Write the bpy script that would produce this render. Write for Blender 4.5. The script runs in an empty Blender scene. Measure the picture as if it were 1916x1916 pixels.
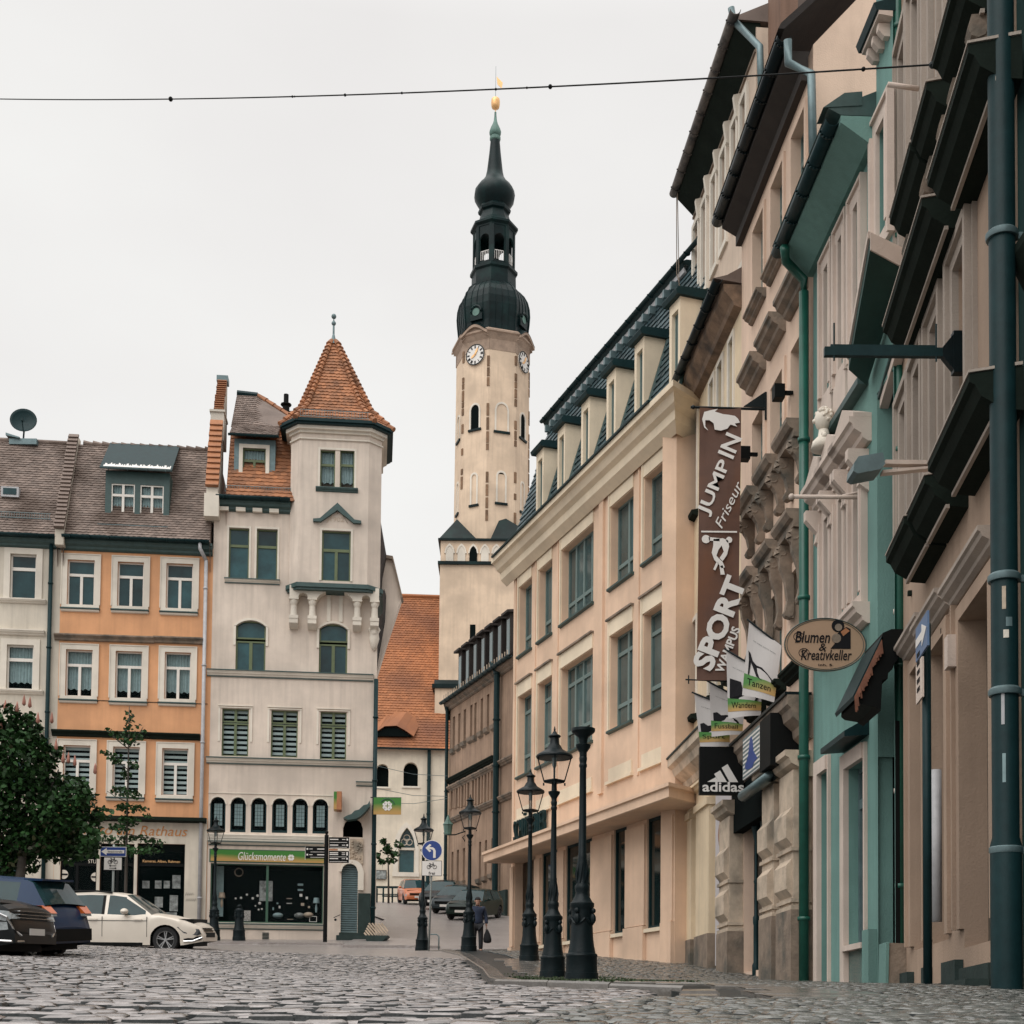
import bpy, math, random
import numpy as np
from mathutils import Vector, Matrix
R = random.Random(7)
pi = math.pi
S = bpy.context.scene
# ---------------- camera ----------------
F = 2600.0; PITCH = math.radians(2.6); ROLL = math.radians(0.55)
SH = 972 - F*math.tan(PITCH)*math.cos(ROLL)
fwd = Vector((0, math.cos(PITCH), math.sin(PITCH)))
up0 = Vector((0, -math.sin(PITCH), math.cos(PITCH)))
rgt = Vector((1, 0, 0))*math.cos(ROLL) + up0*math.sin(ROLL)
upv = up0*math.cos(ROLL) - Vector((1, 0, 0))*math.sin(ROLL)
cd = bpy.data.cameras.new('camera'); cam = bpy.data.objects.new('camera', cd); S.collection.objects.link(cam)
cam.matrix_world = Matrix(((rgt.x, upv.x, -fwd.x, 0), (rgt.y, upv.y, -fwd.y, 0), (rgt.z, upv.z, -fwd.z, 0), (0, 0, 0, 1)))
cd.sensor_width = 36; cd.lens = F/1916*36; cd.shift_y = SH/1916; cd.clip_end = 3000; cd.clip_start = .05
S.camera = cam
# ---------------- world, sun, exposure ----------------
SUN_EL, SUN_AZ = math.radians(52), math.radians(215)     # azimuth clockwise from +Y (behind, left)
w = bpy.data.worlds.new('World'); S.world = w; w.use_nodes = True
nt = w.node_tree; nt.nodes.clear()
N = nt.nodes.new; Lk = nt.links.new
out = N('ShaderNodeOutputWorld'); sky = N('ShaderNodeTexSky'); sky.sky_type = 'NISHITA'; sky.sun_disc = False
sky.sun_elevation = SUN_EL; sky.sun_rotation = SUN_AZ
bg1 = N('ShaderNodeBackground'); bg1.inputs[1].default_value = .05; Lk(sky.outputs[0], bg1.inputs[0])
tc = N('ShaderNodeTexCoord'); mp = N('ShaderNodeMapping'); mp.inputs['Scale'].default_value = (1, 1, 2.2)
Lk(tc.outputs['Generated'], mp.inputs[0])
nz = N('ShaderNodeTexNoise'); nz.inputs['Scale'].default_value = 1.7; nz.inputs['Detail'].default_value = 5; nz.inputs['Roughness'].default_value = .5
Lk(mp.outputs[0], nz.inputs[0])
cr = N('ShaderNodeValToRGB'); Lk(nz.outputs[0], cr.inputs[0])
cr.color_ramp.elements[0].position = .34; cr.color_ramp.elements[0].color = (.70, .68, .67, 1)
cr.color_ramp.elements[1].position = .7; cr.color_ramp.elements[1].color = (.79, .785, .765, 1)
sep = N('ShaderNodeSeparateXYZ'); Lk(tc.outputs['Generated'], sep.inputs[0])
mr = N('ShaderNodeMapRange'); mr.inputs['From Min'].default_value = .60; mr.inputs['From Max'].default_value = 1.0
mr.inputs['To Min'].default_value = 1.0; mr.inputs['To Max'].default_value = 2.2; Lk(sep.outputs[2], mr.inputs[0])
bg2 = N('ShaderNodeBackground'); Lk(cr.outputs[0], bg2.inputs[0]); Lk(mr.outputs[0], bg2.inputs[1])
ad = N('ShaderNodeMixShader'); ad.inputs[0].default_value = .93; Lk(bg1.outputs[0], ad.inputs[1]); Lk(bg2.outputs[0], ad.inputs[2]); Lk(ad.outputs[0], out.inputs[0])
sd = bpy.data.lights.new('sun', 'SUN'); sd.energy = 1.5; sd.angle = math.radians(60); sd.color = (1, .98, .95)
so = bpy.data.objects.new('sun', sd); S.collection.objects.link(so)
sv = Vector((math.sin(SUN_AZ)*math.cos(SUN_EL), math.cos(SUN_AZ)*math.cos(SUN_EL), math.sin(SUN_EL)))
so.rotation_euler = (-sv).to_track_quat('-Z', 'Y').to_euler(); so.location = (0, 0, 60)
S.view_settings.view_transform = 'Standard'; S.view_settings.look = 'None'; S.view_settings.exposure = 0.30; S.view_settings.gamma = 1
S.view_settings.use_curve_mapping = False

# ---------------- projection helpers (pixel of the 1916 photograph + depth -> world point) ----------------
def ray(px, py): return fwd + rgt*((px-958)/F) + upv*((958+SH-py)/F)
def pt(px, py, Y):
    d = ray(px, py); return d*(Y/d.y)
GK = [(-20, -.9), (0, -.165), (5, .048), (10, .26), (14, .45), (19.5, .66), (24.8, .91), (32.5, 1.6), (40, 2.27), (46, 2.55), (50, 3.1), (52, 3.3), (66, 5.3), (84, 7.7), (97, 9.0), (140, 11), (900, 30)]
def se(Y): return .05 if Y > 12.6 else (0.0 if Y < 9.8 else .05*(Y-9.8)/2.8)
def g(Y):
    for (a, b), (c, d) in zip(GK, GK[1:]):
        if Y <= c: return b+(d-b)*(Y-a)/(c-a)
    return GK[-1][1]
def hx(x, Y):      # the square rises a little to the left
    w_ = 0 if Y <= 8 or Y >= 48 else (Y-8)/7 if Y < 15 else 1 if Y < 27 else 1-.4*(Y-27)/7 if Y < 34 else .6*(48-Y)/14
    return .046*max(0, -x-1)*w_ if x > -16 else .69*w_
def gz(x, Y): return g(Y)+hx(x, Y)
def gp(px, py, extra=0.0):
    d = ray(px, py); k = d.z/d.y; Y = 1.5
    while Y < 200 and g(Y)+extra < k*Y: Y += .02
    return Vector((d.x/d.y*Y, Y, k*Y))
def onsurf(px, Y, extra=0.0):      # ground point at depth Y seen at column px
    x = (px-958)/F*Y
    for _ in range(5):
        z = gz(x, Y)+extra
        P = Vector((x, Y, z)); q = 958+F*rgt.dot(P)/fwd.dot(P); x += (px-q)/F*Y
    return Vector((x, Y, z))

# ---------------- objects ----------------
C = S.collection
def root(name, label=None, cat=None, loc=(0, 0, 0), rz=0.0, group=None, kind=None):
    o = bpy.data.objects.new(name, None); C.objects.link(o); o.location = loc; o.rotation_euler = (0, 0, rz); o.empty_display_size = .2
    return tag(o, label, cat, group, kind)
def tag(o, label=None, cat=None, group=None, kind=None):
    if label: o['label'] = label
    if cat: o['category'] = cat
    if group: o['group'] = group
    if kind: o['kind'] = kind
    return o
class MB:
    def __init__(s): s.v = []; s.f = []; s.mi = []; s.c = []; s.m = 0; s.cv = None; s.T = None
    def av(s, p):
        if s.T is not None: p = s.T @ Vector(p)
        s.v.append(tuple(p)); return len(s.v)-1
    def face(s, pts):
        i = [s.av(p) for p in pts]; s.f.append(i); s.mi.append(s.m); s.c.append(R.random() if s.cv is None else s.cv)
    def fi(s, idx): s.f.append(list(idx)); s.mi.append(s.m); s.c.append(R.random() if s.cv is None else s.cv)
    def box(s, x0, x1, y0, y1, z0, z1):
        if x0 > x1: x0, x1 = x1, x0
        if y0 > y1: y0, y1 = y1, y0
        if z0 > z1: z0, z1 = z1, z0
        i = [s.av(p) for p in ((x0, y0, z0), (x1, y0, z0), (x1, y1, z0), (x0, y1, z0), (x0, y0, z1), (x1, y0, z1), (x1, y1, z1), (x0, y1, z1))]
        for q in ((3, 2, 1, 0), (4, 5, 6, 7), (0, 1, 5, 4), (1, 2, 6, 5), (2, 3, 7, 6), (3, 0, 4, 7)): s.fi([i[k] for k in q])
        return s
    def extr(s, prof, x0, x1, caps=True):           # closed (y,z) profile run along x
        n = len(prof); a = [s.av((x0, y, z)) for y, z in prof]; b = [s.av((x1, y, z)) for y, z in prof]
        for k in range(n): s.fi([a[k], a[(k+1) % n], b[(k+1) % n], b[k]])
        if caps: s.fi(a[::-1]); s.fi(b)
        return s
    def prism(s, poly, y0, y1, caps=True):          # closed (x,z) polygon run along y
        n = len(poly); a = [s.av((x, y0, z)) for x, z in poly]; b = [s.av((x, y1, z)) for x, z in poly]
        for k in range(n): s.fi([a[k], b[k], b[(k+1) % n], a[(k+1) % n]])
        if caps: s.fi(a); s.fi(b[::-1])
        return s
    def prismz(s, poly, z0, z1):
        n = len(poly); a = [s.av((x, y, z0)) for x, y in poly]; b = [s.av((x, y, z1)) for x, y in poly]
        for k in range(n): s.fi([a[k], a[(k+1) % n], b[(k+1) % n], b[k]])
        s.fi(a[::-1]); s.fi(b); return s
    def lathe(s, prof, c=(0, 0, 0), n=16, ph=0.0, axis='z', caps=True):
        rings = []
        for r, z in prof:
            ring = []
            for k in range(n):
                t = ph+2*pi*k/n; x, y = r*math.cos(t), r*math.sin(t)
                p = (c[0]+x, c[1]+y, c[2]+z) if axis == 'z' else ((c[0]+x, c[1]+z, c[2]+y) if axis == 'y' else (c[0]+z, c[1]+x, c[2]+y))
                ring.append(s.av(p))
            rings.append(ring)
        for a, b in zip(rings, rings[1:]):
            for k in range(n): s.fi([a[k], a[(k+1) % n], b[(k+1) % n], b[k]])
        if caps: s.fi(rings[0][::-1]); s.fi(rings[-1])
        return s
    def ball(s, c, r, n=12, sz=1.0):
        m = max(5, n//2); s.lathe([(max(1e-4, r*math.sin(pi*k/m)), -r*sz*math.cos(pi*k/m)) for k in range(m+1)], c, n); return s
    def tube(s, pts, r, n=8, caps=True):
        pts = [Vector(p) for p in pts]; rs = r if isinstance(r, (list, tuple)) else [r]*len(pts); rings = []
        for k, p in enumerate(pts):
            d = (pts[min(k+1, len(pts)-1)]-pts[max(k-1, 0)]).normalized()
            a = Vector((0, 0, 1)) if abs(d.z) < .9 else Vector((1, 0, 0)); u = d.cross(a).normalized(); w_ = d.cross(u)
            rings.append([s.av(p+(u*math.cos(2*pi*j/n)+w_*math.sin(2*pi*j/n))*rs[k]) for j in range(n)])
        for a, b in zip(rings, rings[1:]):
            for j in range(n): s.fi([a[j], a[(j+1) % n], b[(j+1) % n], b[j]])
        if caps: s.fi(rings[0][::-1]); s.fi(rings[-1])
        return s
    def wall(s, u0, u1, z0, z1, holes=(), depth=.25, y=0.0):
        xs = sorted({u0, u1, *[max(u0, min(u1, h[k])) for h in holes for k in (0, 1)]})
        zs = sorted({z0, z1, *[max(z0, min(z1, h[k])) for h in holes for k in (2, 3)]})
        for a, b in zip(xs, xs[1:]):
            run = None
            for c, d in zip(zs, zs[1:]):
                mx, mz = (a+b)/2, (c+d)/2
                solid = not any(h[0] < mx < h[1] and h[2] < mz < h[3] for h in holes)
                if solid: run = c if run is None else run
                if run is not None and (not solid or d == zs[-1]):
                    e = c if not solid else d
                    s.face([(a, y, run), (b, y, run), (b, y, e), (a, y, e)]); run = None
        for h in holes:
            a, b, c, d = h[:4]; top = d; y1 = y+depth
            if len(h) > 4:
                kind, rise = h[4], h[5]; cv = arch(a, b, d-rise, rise, kind)
                for (p, q), (p2, q2) in zip(cv, cv[1:]):
                    s.face([(p, y, q), (p2, y, q2), (p2, y, d), (p, y, d)])
                    s.face([(p, y, q), (p, y1, q), (p2, y1, q2), (p2, y, q2)])
                top = d-rise
            else: s.face([(a, y, d), (a, y1, d), (b, y1, d), (b, y, d)])
            s.face([(a, y, c), (a, y1, c), (a, y1, top), (a, y, top)])
            s.face([(b, y, c), (b, y, top), (b, y1, top), (b, y1, c)])
            s.face([(a, y, c), (b, y, c), (b, y1, c), (a, y1, c)])
        return s
def arch(a, b, zs, rise, kind, n=10):
    m = (a+b)/2; w_ = (b-a)/2; o = []
    for k in range(n+1):
        t = -1+2*k/n
        if kind == 'point':
            r_ = (w_*w_+rise*rise)/(2*w_); h = math.sqrt(max(0, r_*r_-(abs(t)*w_+r_-w_)**2))
        else:
            r_ = (w_*w_+rise*rise)/(2*rise); h = math.sqrt(max(0, r_*r_-(t*w_)**2))-(r_-rise)
        o.append((m+t*w_, zs+h))
    o[0] = (a, zs); o[-1] = (b, zs); return o
def add(name, mb, mats, parent=None, smooth=False, label=None, loc=None):
    me = bpy.data.meshes.new(name); me.from_pydata(mb.v, [], mb.f)
    for m in (mats if isinstance(mats, (list, tuple)) else [mats]): me.materials.append(m)
    if mb.m or any(mb.mi): me.polygons.foreach_set('material_index', mb.mi)
    at = me.attributes.new('v', 'FLOAT', 'FACE'); at.data.foreach_set('value', mb.c)
    if smooth:
        me.polygons.foreach_set('use_smooth', [True]*len(me.polygons))
        if smooth == 'auto': me.set_sharp_from_angle(angle=math.radians(35))
    me.update(); o = bpy.data.objects.new(name, me); C.objects.link(o)
    if parent is not None: o.parent = parent
    if label: o['label'] = label
    if loc: o.location = loc
    return o
def inst(name, me, parent, loc=(0, 0, 0), rot=(0, 0, 0), sc=(1, 1, 1)):
    o = bpy.data.objects.new(name, me); C.objects.link(o); o.parent = parent; o.location = loc; o.rotation_euler = rot; o.scale = sc; return o
def copy_tree(o, parent=None):
    c = o.copy(); C.objects.link(c); c.parent = parent
    for ch in list(o.children): copy_tree(ch, c)
    return c

# ---------------- materials ----------------
def M(name, col, rough=.8, noise=.12, scale=1.2, bump=.15, bscale=30, metal=0.0, vary=0.0, spec=.5, streak=0.0, tint=None, trans=0.0, rvar=0.0, coat=0.0, orand=0.0):
    m = bpy.data.materials.new(name); m.use_nodes = True; t = m.node_tree; b = t.nodes['Principled BSDF']; n = t.nodes.new; L = t.links.new
    b.inputs['Roughness'].default_value = rough; b.inputs['Metallic'].default_value = metal; b.inputs['Specular IOR Level'].default_value = spec
    if coat: b.inputs['Coat Weight'].default_value = coat; b.inputs['Coat Roughness'].default_value = .06
    c = n('ShaderNodeTexCoord'); val = None
    def mul(a, bb):
        q = n('ShaderNodeMath'); q.operation = 'MULTIPLY'; L(a, q.inputs[0])
        if isinstance(bb, float): q.inputs[1].default_value = bb
        else: L(bb, q.inputs[1])
        return q.outputs[0]
    def rng(a, lo, hi, f0=.3, f1=.7):
        q = n('ShaderNodeMapRange'); L(a, q.inputs[0]); q.inputs[1].default_value = f0; q.inputs[2].default_value = f1; q.inputs[3].default_value = lo; q.inputs[4].default_value = hi; return q.outputs[0]
    if noise:
        x = n('ShaderNodeTexNoise'); x.inputs['Scale'].default_value = scale; x.inputs['Detail'].default_value = 8; x.inputs['Roughness'].default_value = .65
        L(c.outputs['Object'], x.inputs[0]); val = rng(x.outputs[0], 1-noise, 1+noise*.6)
        if rvar: L(rng(x.outputs[0], rough-rvar, rough+rvar), b.inputs['Roughness'])
    if streak:
        mp_ = n('ShaderNodeMapping'); mp_.inputs['Scale'].default_value = (3.5, 3.5, .22); L(c.outputs['Object'], mp_.inputs[0])
        x = n('ShaderNodeTexNoise'); x.inputs['Scale'].default_value = 1.5; x.inputs['Detail'].default_value = 6; L(mp_.outputs[0], x.inputs[0])
        s_ = rng(x.outputs[0], 1-streak, 1.0, .28, .55); val = s_ if val is None else mul(val, s_)
    if vary:
        x = n('ShaderNodeAttribute'); x.attribute_name = 'v'; s_ = rng(x.outputs['Fac'], 1-vary, 1+vary, 0, 1); val = s_ if val is None else mul(val, s_)
    if orand:
        x = n('ShaderNodeObjectInfo'); s_ = rng(x.outputs['Random'], 1-orand, 1+orand, 0, 1); val = s_ if val is None else mul(val, s_)
    if val is None: b.inputs['Base Color'].default_value = (*col, 1)
    else:
        v = n('ShaderNodeVectorMath'); v.operation = 'SCALE'; v.inputs[0].default_value = col; L(val, v.inputs['Scale'])
        if tint:
            mx = n('ShaderNodeMix'); mx.data_type = 'RGBA'; x = n('ShaderNodeTexNoise'); x.inputs['Scale'].default_value = scale*.6; x.inputs['Detail'].default_value = 6
            L(c.outputs['Object'], x.inputs[0]); L(rng(x.outputs[0], 0, 1, .5, .68), mx.inputs[0]); L(v.outputs[0], mx.inputs[6]); mx.inputs[7].default_value = (*tint, 1); L(mx.outputs[2], b.inputs['Base Color'])
        else: L(v.outputs[0], b.inputs['Base Color'])
    if bump:
        x = n('ShaderNodeTexNoise'); x.inputs['Scale'].default_value = bscale; x.inputs['Detail'].default_value = 6; L(c.outputs['Object'], x.inputs[0])
        bp = n('ShaderNodeBump'); bp.inputs['Strength'].default_value = bump; bp.inputs['Distance'].default_value = .02; L(x.outputs[0], bp.inputs['Height']); L(bp.outputs[0], b.inputs['Normal'])
    if trans:
        tr = n('ShaderNodeBsdfTransparent'); ms = n('ShaderNodeMixShader'); o_ = t.nodes['Material Output']
        fr = n('ShaderNodeLayerWeight'); fr.inputs[0].default_value = .5; p3 = n('ShaderNodeMath'); p3.operation = 'POWER'; p3.inputs[1].default_value = 4.0; L(fr.outputs['Facing'], p3.inputs[0]); q = n('ShaderNodeMath'); q.operation = 'ADD'; q.inputs[1].default_value = 1-trans; L(p3.outputs[0], q.inputs[0])
        L(q.outputs[0], ms.inputs[0]); L(tr.outputs[0], ms.inputs[1]); L(b.outputs[0], ms.inputs[2]); L(ms.outputs[0], o_.inputs[0])
    return m
def plaster(name, col, **k):
    a = dict(tint=tuple(c*.74+.01 for c in col), rough=.9, noise=.15, scale=.7, bump=.3, bscale=38, streak=.17, spec=.2); a.update(k); return M(name, col, **a)
m_white = plaster('plaster_pinkish_white', (.68, .585, .50))
m_offw = plaster('plaster_cream', (.62, .56, .47))
m_orange = plaster('plaster_orange', (.69, .36, .19), streak=.12)
m_trimw = plaster('trim_white', (.72, .66, .57), streak=.05)
m_peach = plaster('plaster_peach', (.74, .53, .385), streak=.07)
m_peach2 = plaster('trim_pale_peach', (.78, .66, .50), streak=.05)
m_tower = plaster('plaster_tower', (.70, .545, .405), streak=.14)
m_church = plaster('plaster_church', (.74, .655, .53), streak=.10)
m_brown = plaster('plaster_brown_grey', (.36, .25, .18), streak=.3, noise=.25)
m_yellow = plaster('plaster_pale_yellow', (.74, .60, .42), streak=.12)
m_pink = plaster('plaster_pale_pink', (.72, .54, .42), streak=.10)
m_tall = plaster('plaster_tall_house', (.62, .50, .40), streak=.15)
m_teal = plaster('plaster_teal', (.165, .30, .27), streak=.16)
m_tealtrim = plaster('trim_grey_white', (.62, .52, .45), streak=.12)
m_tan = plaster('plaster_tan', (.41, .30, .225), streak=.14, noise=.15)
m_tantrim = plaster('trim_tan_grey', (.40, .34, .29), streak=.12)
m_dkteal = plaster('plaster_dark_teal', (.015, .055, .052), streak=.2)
m_stone = M('weathered_stone', (.24, .185, .14), .85, .4, 3, .5, 22, tint=(.09, .085, .07))
m_stonelt = M('pale_worn_stone', (.52, .42, .32), .85, .3, 2.5, .4, 25, tint=(.22, .19, .15))
m_plinth = M('dark_plinth_stone', (.028, .045, .042), .7, .3, 3, .3, 25, spec=.2)
m_soffit = M('dark_soffit_with_shade', (.011, .017, .013), .8, .3, 2, .2, 20, spec=.08)  # near-black colour carries the deep shade under hoods and soffits
m_metal = M('dark_teal_metal', (.007, .027, .030), .48, .25, 6, .08, 60, spec=.18)
m_zinc = M('zinc_grey', (.13, .19, .20), .45, .25, 5, .08, 40, metal=.3)
m_zinclt = M('pale_zinc', (.42, .42, .43), .5, .2, 5, .05, 40)
m_iron = M('black_cast_iron', (.004, .010, .012), .42, .3, 8, .15, 40, spec=.2)
m_black = M('black_paint', (.005, .006, .006), .6, .1, 5, .0, spec=.12)
m_gpipe = M('green_painted_pipe', (.010, .095, .066), .42, .25, 4, .05, 30, streak=.25)
m_copper = M('dark_copper', (.003, .012, .013), .42, .4, 1.2, .15, 6, tint=(.006, .024, .023), spec=.16)
m_patina = M('patina_copper', (.10, .19, .16), .6, .4, 2, .1, 10)
m_gold = M('gilt_metal', (.85, .50, .22), .4, .15, 4, .0, metal=.4)
m_tileo = M('orange_roof_tile', (.33, .135, .058), .7, .22, 2.5, .2, 30, vary=.30, tint=(.17, .075, .035))
m_tileb = M('grey_brown_roof_tile', (.205, .155, .13), .75, .25, 1.3, .2, 30, vary=.25, tint=(.09, .06, .045))
m_tilech = M('church_roof_tile', (.35, .135, .055), .8, .2, .35, .2, 30, vary=.16, tint=(.19, .075, .038))
m_tiledk = M('dark_weathered_tile', (.028, .021, .018), .9, .3, 3, .2, 30, vary=.4)
m_slate = M('blue_green_slate', (.035, .07, .08), .45, .25, 4, .15, 30, vary=.35)
m_glass = M('dark_window_glass', (.019, .058, .066), .06, .5, 1.1, .03, 4, spec=.42, orand=.55)
m_glass2 = M('greyish_window_glass', (.065, .105, .105), .07, .5, .8, .03, 4, spec=.6, orand=.3)
m_clear = M('clear_glass', (.02, .045, .045), .04, 0, 1, 0, trans=.93, spec=.5)
m_lampgl = M('lantern_glass', (.55, .53, .50), .08, .2, 8, 0, trans=.95, spec=.3)
m_curt = M('sheer_curtain', (.25, .35, .36), .9, .2, 9, .0)
m_blind = M('blind_slat', (.34, .43, .43), .7, .1, 3, 0)
m_wframe = M('white_window_frame', (.72, .68, .62), .5, .06, 4, 0)
m_gframe = M('green_window_frame', (.105, .135, .06), .5, .2, 4, .05)
m_gframed = M('dark_green_frame', (.03, .09, .055), .5, .2, 4, .05)
m_sage = M('sage_window_frame', (.14, .20, .19), .5, .1, 4, 0)
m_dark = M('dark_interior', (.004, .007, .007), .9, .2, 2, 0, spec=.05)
m_text_w = M('white_print', (.70, .675, .64), .6, 0, 1, 0)
m_text_k = M('black_print', (.008, .008, .01), .7, 0, 1, 0, spec=.15)
m_sill = M('green_grey_sill', (.034, .072, .068), .5, .25, 5, .05)

# ---------------- facade buildings ----------------
class Bld:
    def __init__(s, name, label, cat, ax, aY, bx, bY, z0=None, group=None):
        A = onsurf(ax, aY); B = onsurf(bx, bY)
        s.A = A; s.ang = math.atan2(B.y-A.y, B.x-A.x); s.L = math.hypot(B.x-A.x, B.y-A.y); s.z0 = A.z if z0 is None else z0
        s.r = root(name, label, cat, (A.x, A.y, s.z0), s.ang, group); s.ex = Vector((math.cos(s.ang), math.sin(s.ang), 0)); s.ey = Vector((-math.sin(s.ang), math.cos(s.ang), 0))
        s.holes = []
    def uz(s, px, py, o=0.0):
        d = ray(px, py); t = (Vector((s.A.x, s.A.y, 0)).dot(s.ey)-o)/d.dot(s.ey); P = d*t
        return (P-Vector((s.A.x, s.A.y, 0))).dot(s.ex), P.z-s.z0
    def u(s, px, py, o=0.0): return s.uz(px, py, o)[0]
    def z(s, px, py, o=0.0): return s.uz(px, py, o)[1]
    def rect(s, xl, xr, yt, yb, o=0.0, atx=None):
        ax = xl if atx is None else atx; ym = (yt+yb)/2
        return s.u(xl, ym, o), s.u(xr, ym, o), s.z(ax, yb, o), s.z(ax, yt, o)
    def pnt(s, u, y, z): return Vector((s.A.x, s.A.y, s.z0))+s.ex*u+s.ey*y+Vector((0, 0, z))
    def gl(s, u, y=0.0):      # local ground height
        P = s.pnt(u, y, 0); return g(P.y)-s.z0
    def shell(s, u0, u1, z0, z1, depth, mat, dwin=.16, iz=None):
        mb = MB(); mb.wall(u0, u1, z0, z1, s.holes, dwin)
        a, b = u0+.005, u1-.005; t = z1-.01
        mb.face([(a, 0, z0), (a, 0, t), (a, depth, t), (a, depth, z0)]); mb.face([(b, 0, z0), (b, depth, z0), (b, depth, t), (b, 0, t)])
        mb.face([(a, depth, z0), (a, depth, t), (b, depth, t), (b, depth, z0)]); mb.face([(a, 0, t), (b, 0, t), (b, depth, t), (a, depth, t)])
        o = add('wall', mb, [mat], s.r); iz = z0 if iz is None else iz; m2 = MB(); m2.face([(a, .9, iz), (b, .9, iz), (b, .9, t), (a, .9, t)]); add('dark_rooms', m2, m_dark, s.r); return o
T3 = [(0, 1, .68, 1), (0, .5, 0, .68), (.5, 1, 0, .68)]
T2 = [(0, 1, .68, 1), (0, 1, 0, .68)]
def window(b, r, cells=T3, y=.16, bt=.045, fm=None, gm=None, deco=None, parent=None, name='window', fd=.06, label=None):
    u0, u1, z0, z1 = r[:4]; fm = fm or m_wframe; gm = gm or m_glass
    mb = MB(); W, H = u1-u0, z1-z0
    for c in cells:
        a, e, f, h = u0+c[0]*W, u0+c[1]*W, z0+c[2]*H, z0+c[3]*H
        t = min(bt, (e-a)*.3)
        mb.box(a, a+t, y-fd, y, f, h); mb.box(e-t, e, y-fd, y, f, h); mb.box(a+t, e-t, y-fd, y, f, f+t); mb.box(a+t, e-t, y-fd, y, h-t, h)
    o = add(name, mb, fm, parent or b.r, label=label)
    if parent is None or True:
        for c in cells:
            a, e, f, h = u0+c[0]*W+bt*.8, u0+c[1]*W-bt*.8, z0+c[2]*H+bt*.8, z0+c[3]*H-bt*.8
            p = MB(); p.face([(a, y-.02, f), (e, y-.02, f), (e, y-.02, h), (a, y-.02, h)])
            if parent is None: add('pane', p, m_clear if deco else gm, o)
            else: add('pane', p, m_clear if deco else gm, parent)
    if deco:
        mb = MB()
        if deco == 'sheer' or deco == 'half':
            n = int(W/.03); zt = z1-.03; zb = z0+(.18*H if deco == 'sheer' else .3*H)
            for k in range(n):
                a, e = u0+W*k/n, u0+W*(k+1)/n; ya, yb = y+.08+.02*math.sin(k*1.7), y+.08+.02*math.sin((k+1)*1.7)
                mb.face([(a, ya, zb+.03*math.sin(k*.9)), (e, yb, zb+.03*math.sin(k*.9+.9)), (e, yb, zt), (a, ya, zt)])
            add('curtain', mb, m_curt, o if parent is None else parent)
        elif deco == 'blind':
            k = z1-.05; lim = z0+.05
            while k > lim: mb.box(u0+.03, u1-.03, y+.03, y+.035, k-.1, k); k -= .19
            add('blind', mb, m_blind, o if parent is None else parent)
        elif deco == 'lead':
            a, e = u0+W*.24, u1-W*.24; mb.box(a, e, y+.01, y+.02, z0+H*.2, z1-H*.17); add('leaded_pane', mb, m_curt, o)
            q = MB()
            for i in range(1, 6): zz = z0+H*(.2+.105*i); q.box(a, e, y+.004, y+.009, zz-.006, zz+.006)
            for i in (1, 2): uu = a+(e-a)*i/3; q.box(uu-.006, uu+.006, y+.0, y+.004, z0+H*.2, z1-H*.17)
            add('glazing_bar', q, m_metal, o)
    return o
def ring(mb, u0, u1, z0, z1, w_, o, bottom=True, wt=None, y=0.0):
    wt = wt or w_
    mb.box(u0-w_, u0, y-o, y, z0-(wt if bottom else 0), z1+wt); mb.box(u1, u1+w_, y-o, y, z0-(wt if bottom else 0), z1+wt)
    mb.box(u0, u1, y-o, y, z1, z1+wt)
    if bottom: mb.box(u0, u1, y-o, y, z0-wt, z0)
def cprof(z, out, h, y=0.0):     # cornice section: top at z, hanging down h
    return [(y, z), (y-out, z), (y-out, z-h*.22), (y-out*.86, z-h*.3), (y-out*.78, z-h*.5), (y-out*.45, z-h*.68), (y-out*.4, z-h*.86), (y-out*.15, z-h), (y, z-h)]
def pipe(mb, x, y, z0, z1, r, n=10, step=2.4):
    mb.tube([(x, y, z0), (x, y, z1)], r, n); z = z0+step*.6
    while z < z1: mb.tube([(x, y, z-.03), (x, y, z+.03)], r*1.28, n); z += step
def gutter(mb, u0, u1, y, z, r):
    n = 8; pr = [(y+r*math.cos(pi+pi*k/n), z+r*math.sin(pi+pi*k/n)) for k in range(n+1)]
    pr += [(y+r*.88*math.cos(2*pi-pi*k/n), z+r*.88*math.sin(2*pi-pi*k/n)) for k in range(n+1)]
    mb.extr(pr, u0, u1); k = u0+.3
    while k < u1:
        for a in range(n): mb.box(k-.015, k+.015, y+(r+.012)*math.cos(pi+pi*(a+.2)/n)-.01, y+(r+.012)*math.cos(pi+pi*(a+.8)/n)+.01, z+(r+.012)*math.sin(pi+pi*(a+.5)/n)-.012, z+(r+.012)*math.sin(pi+pi*(a+.5)/n)+.012)
        k += .7
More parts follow.
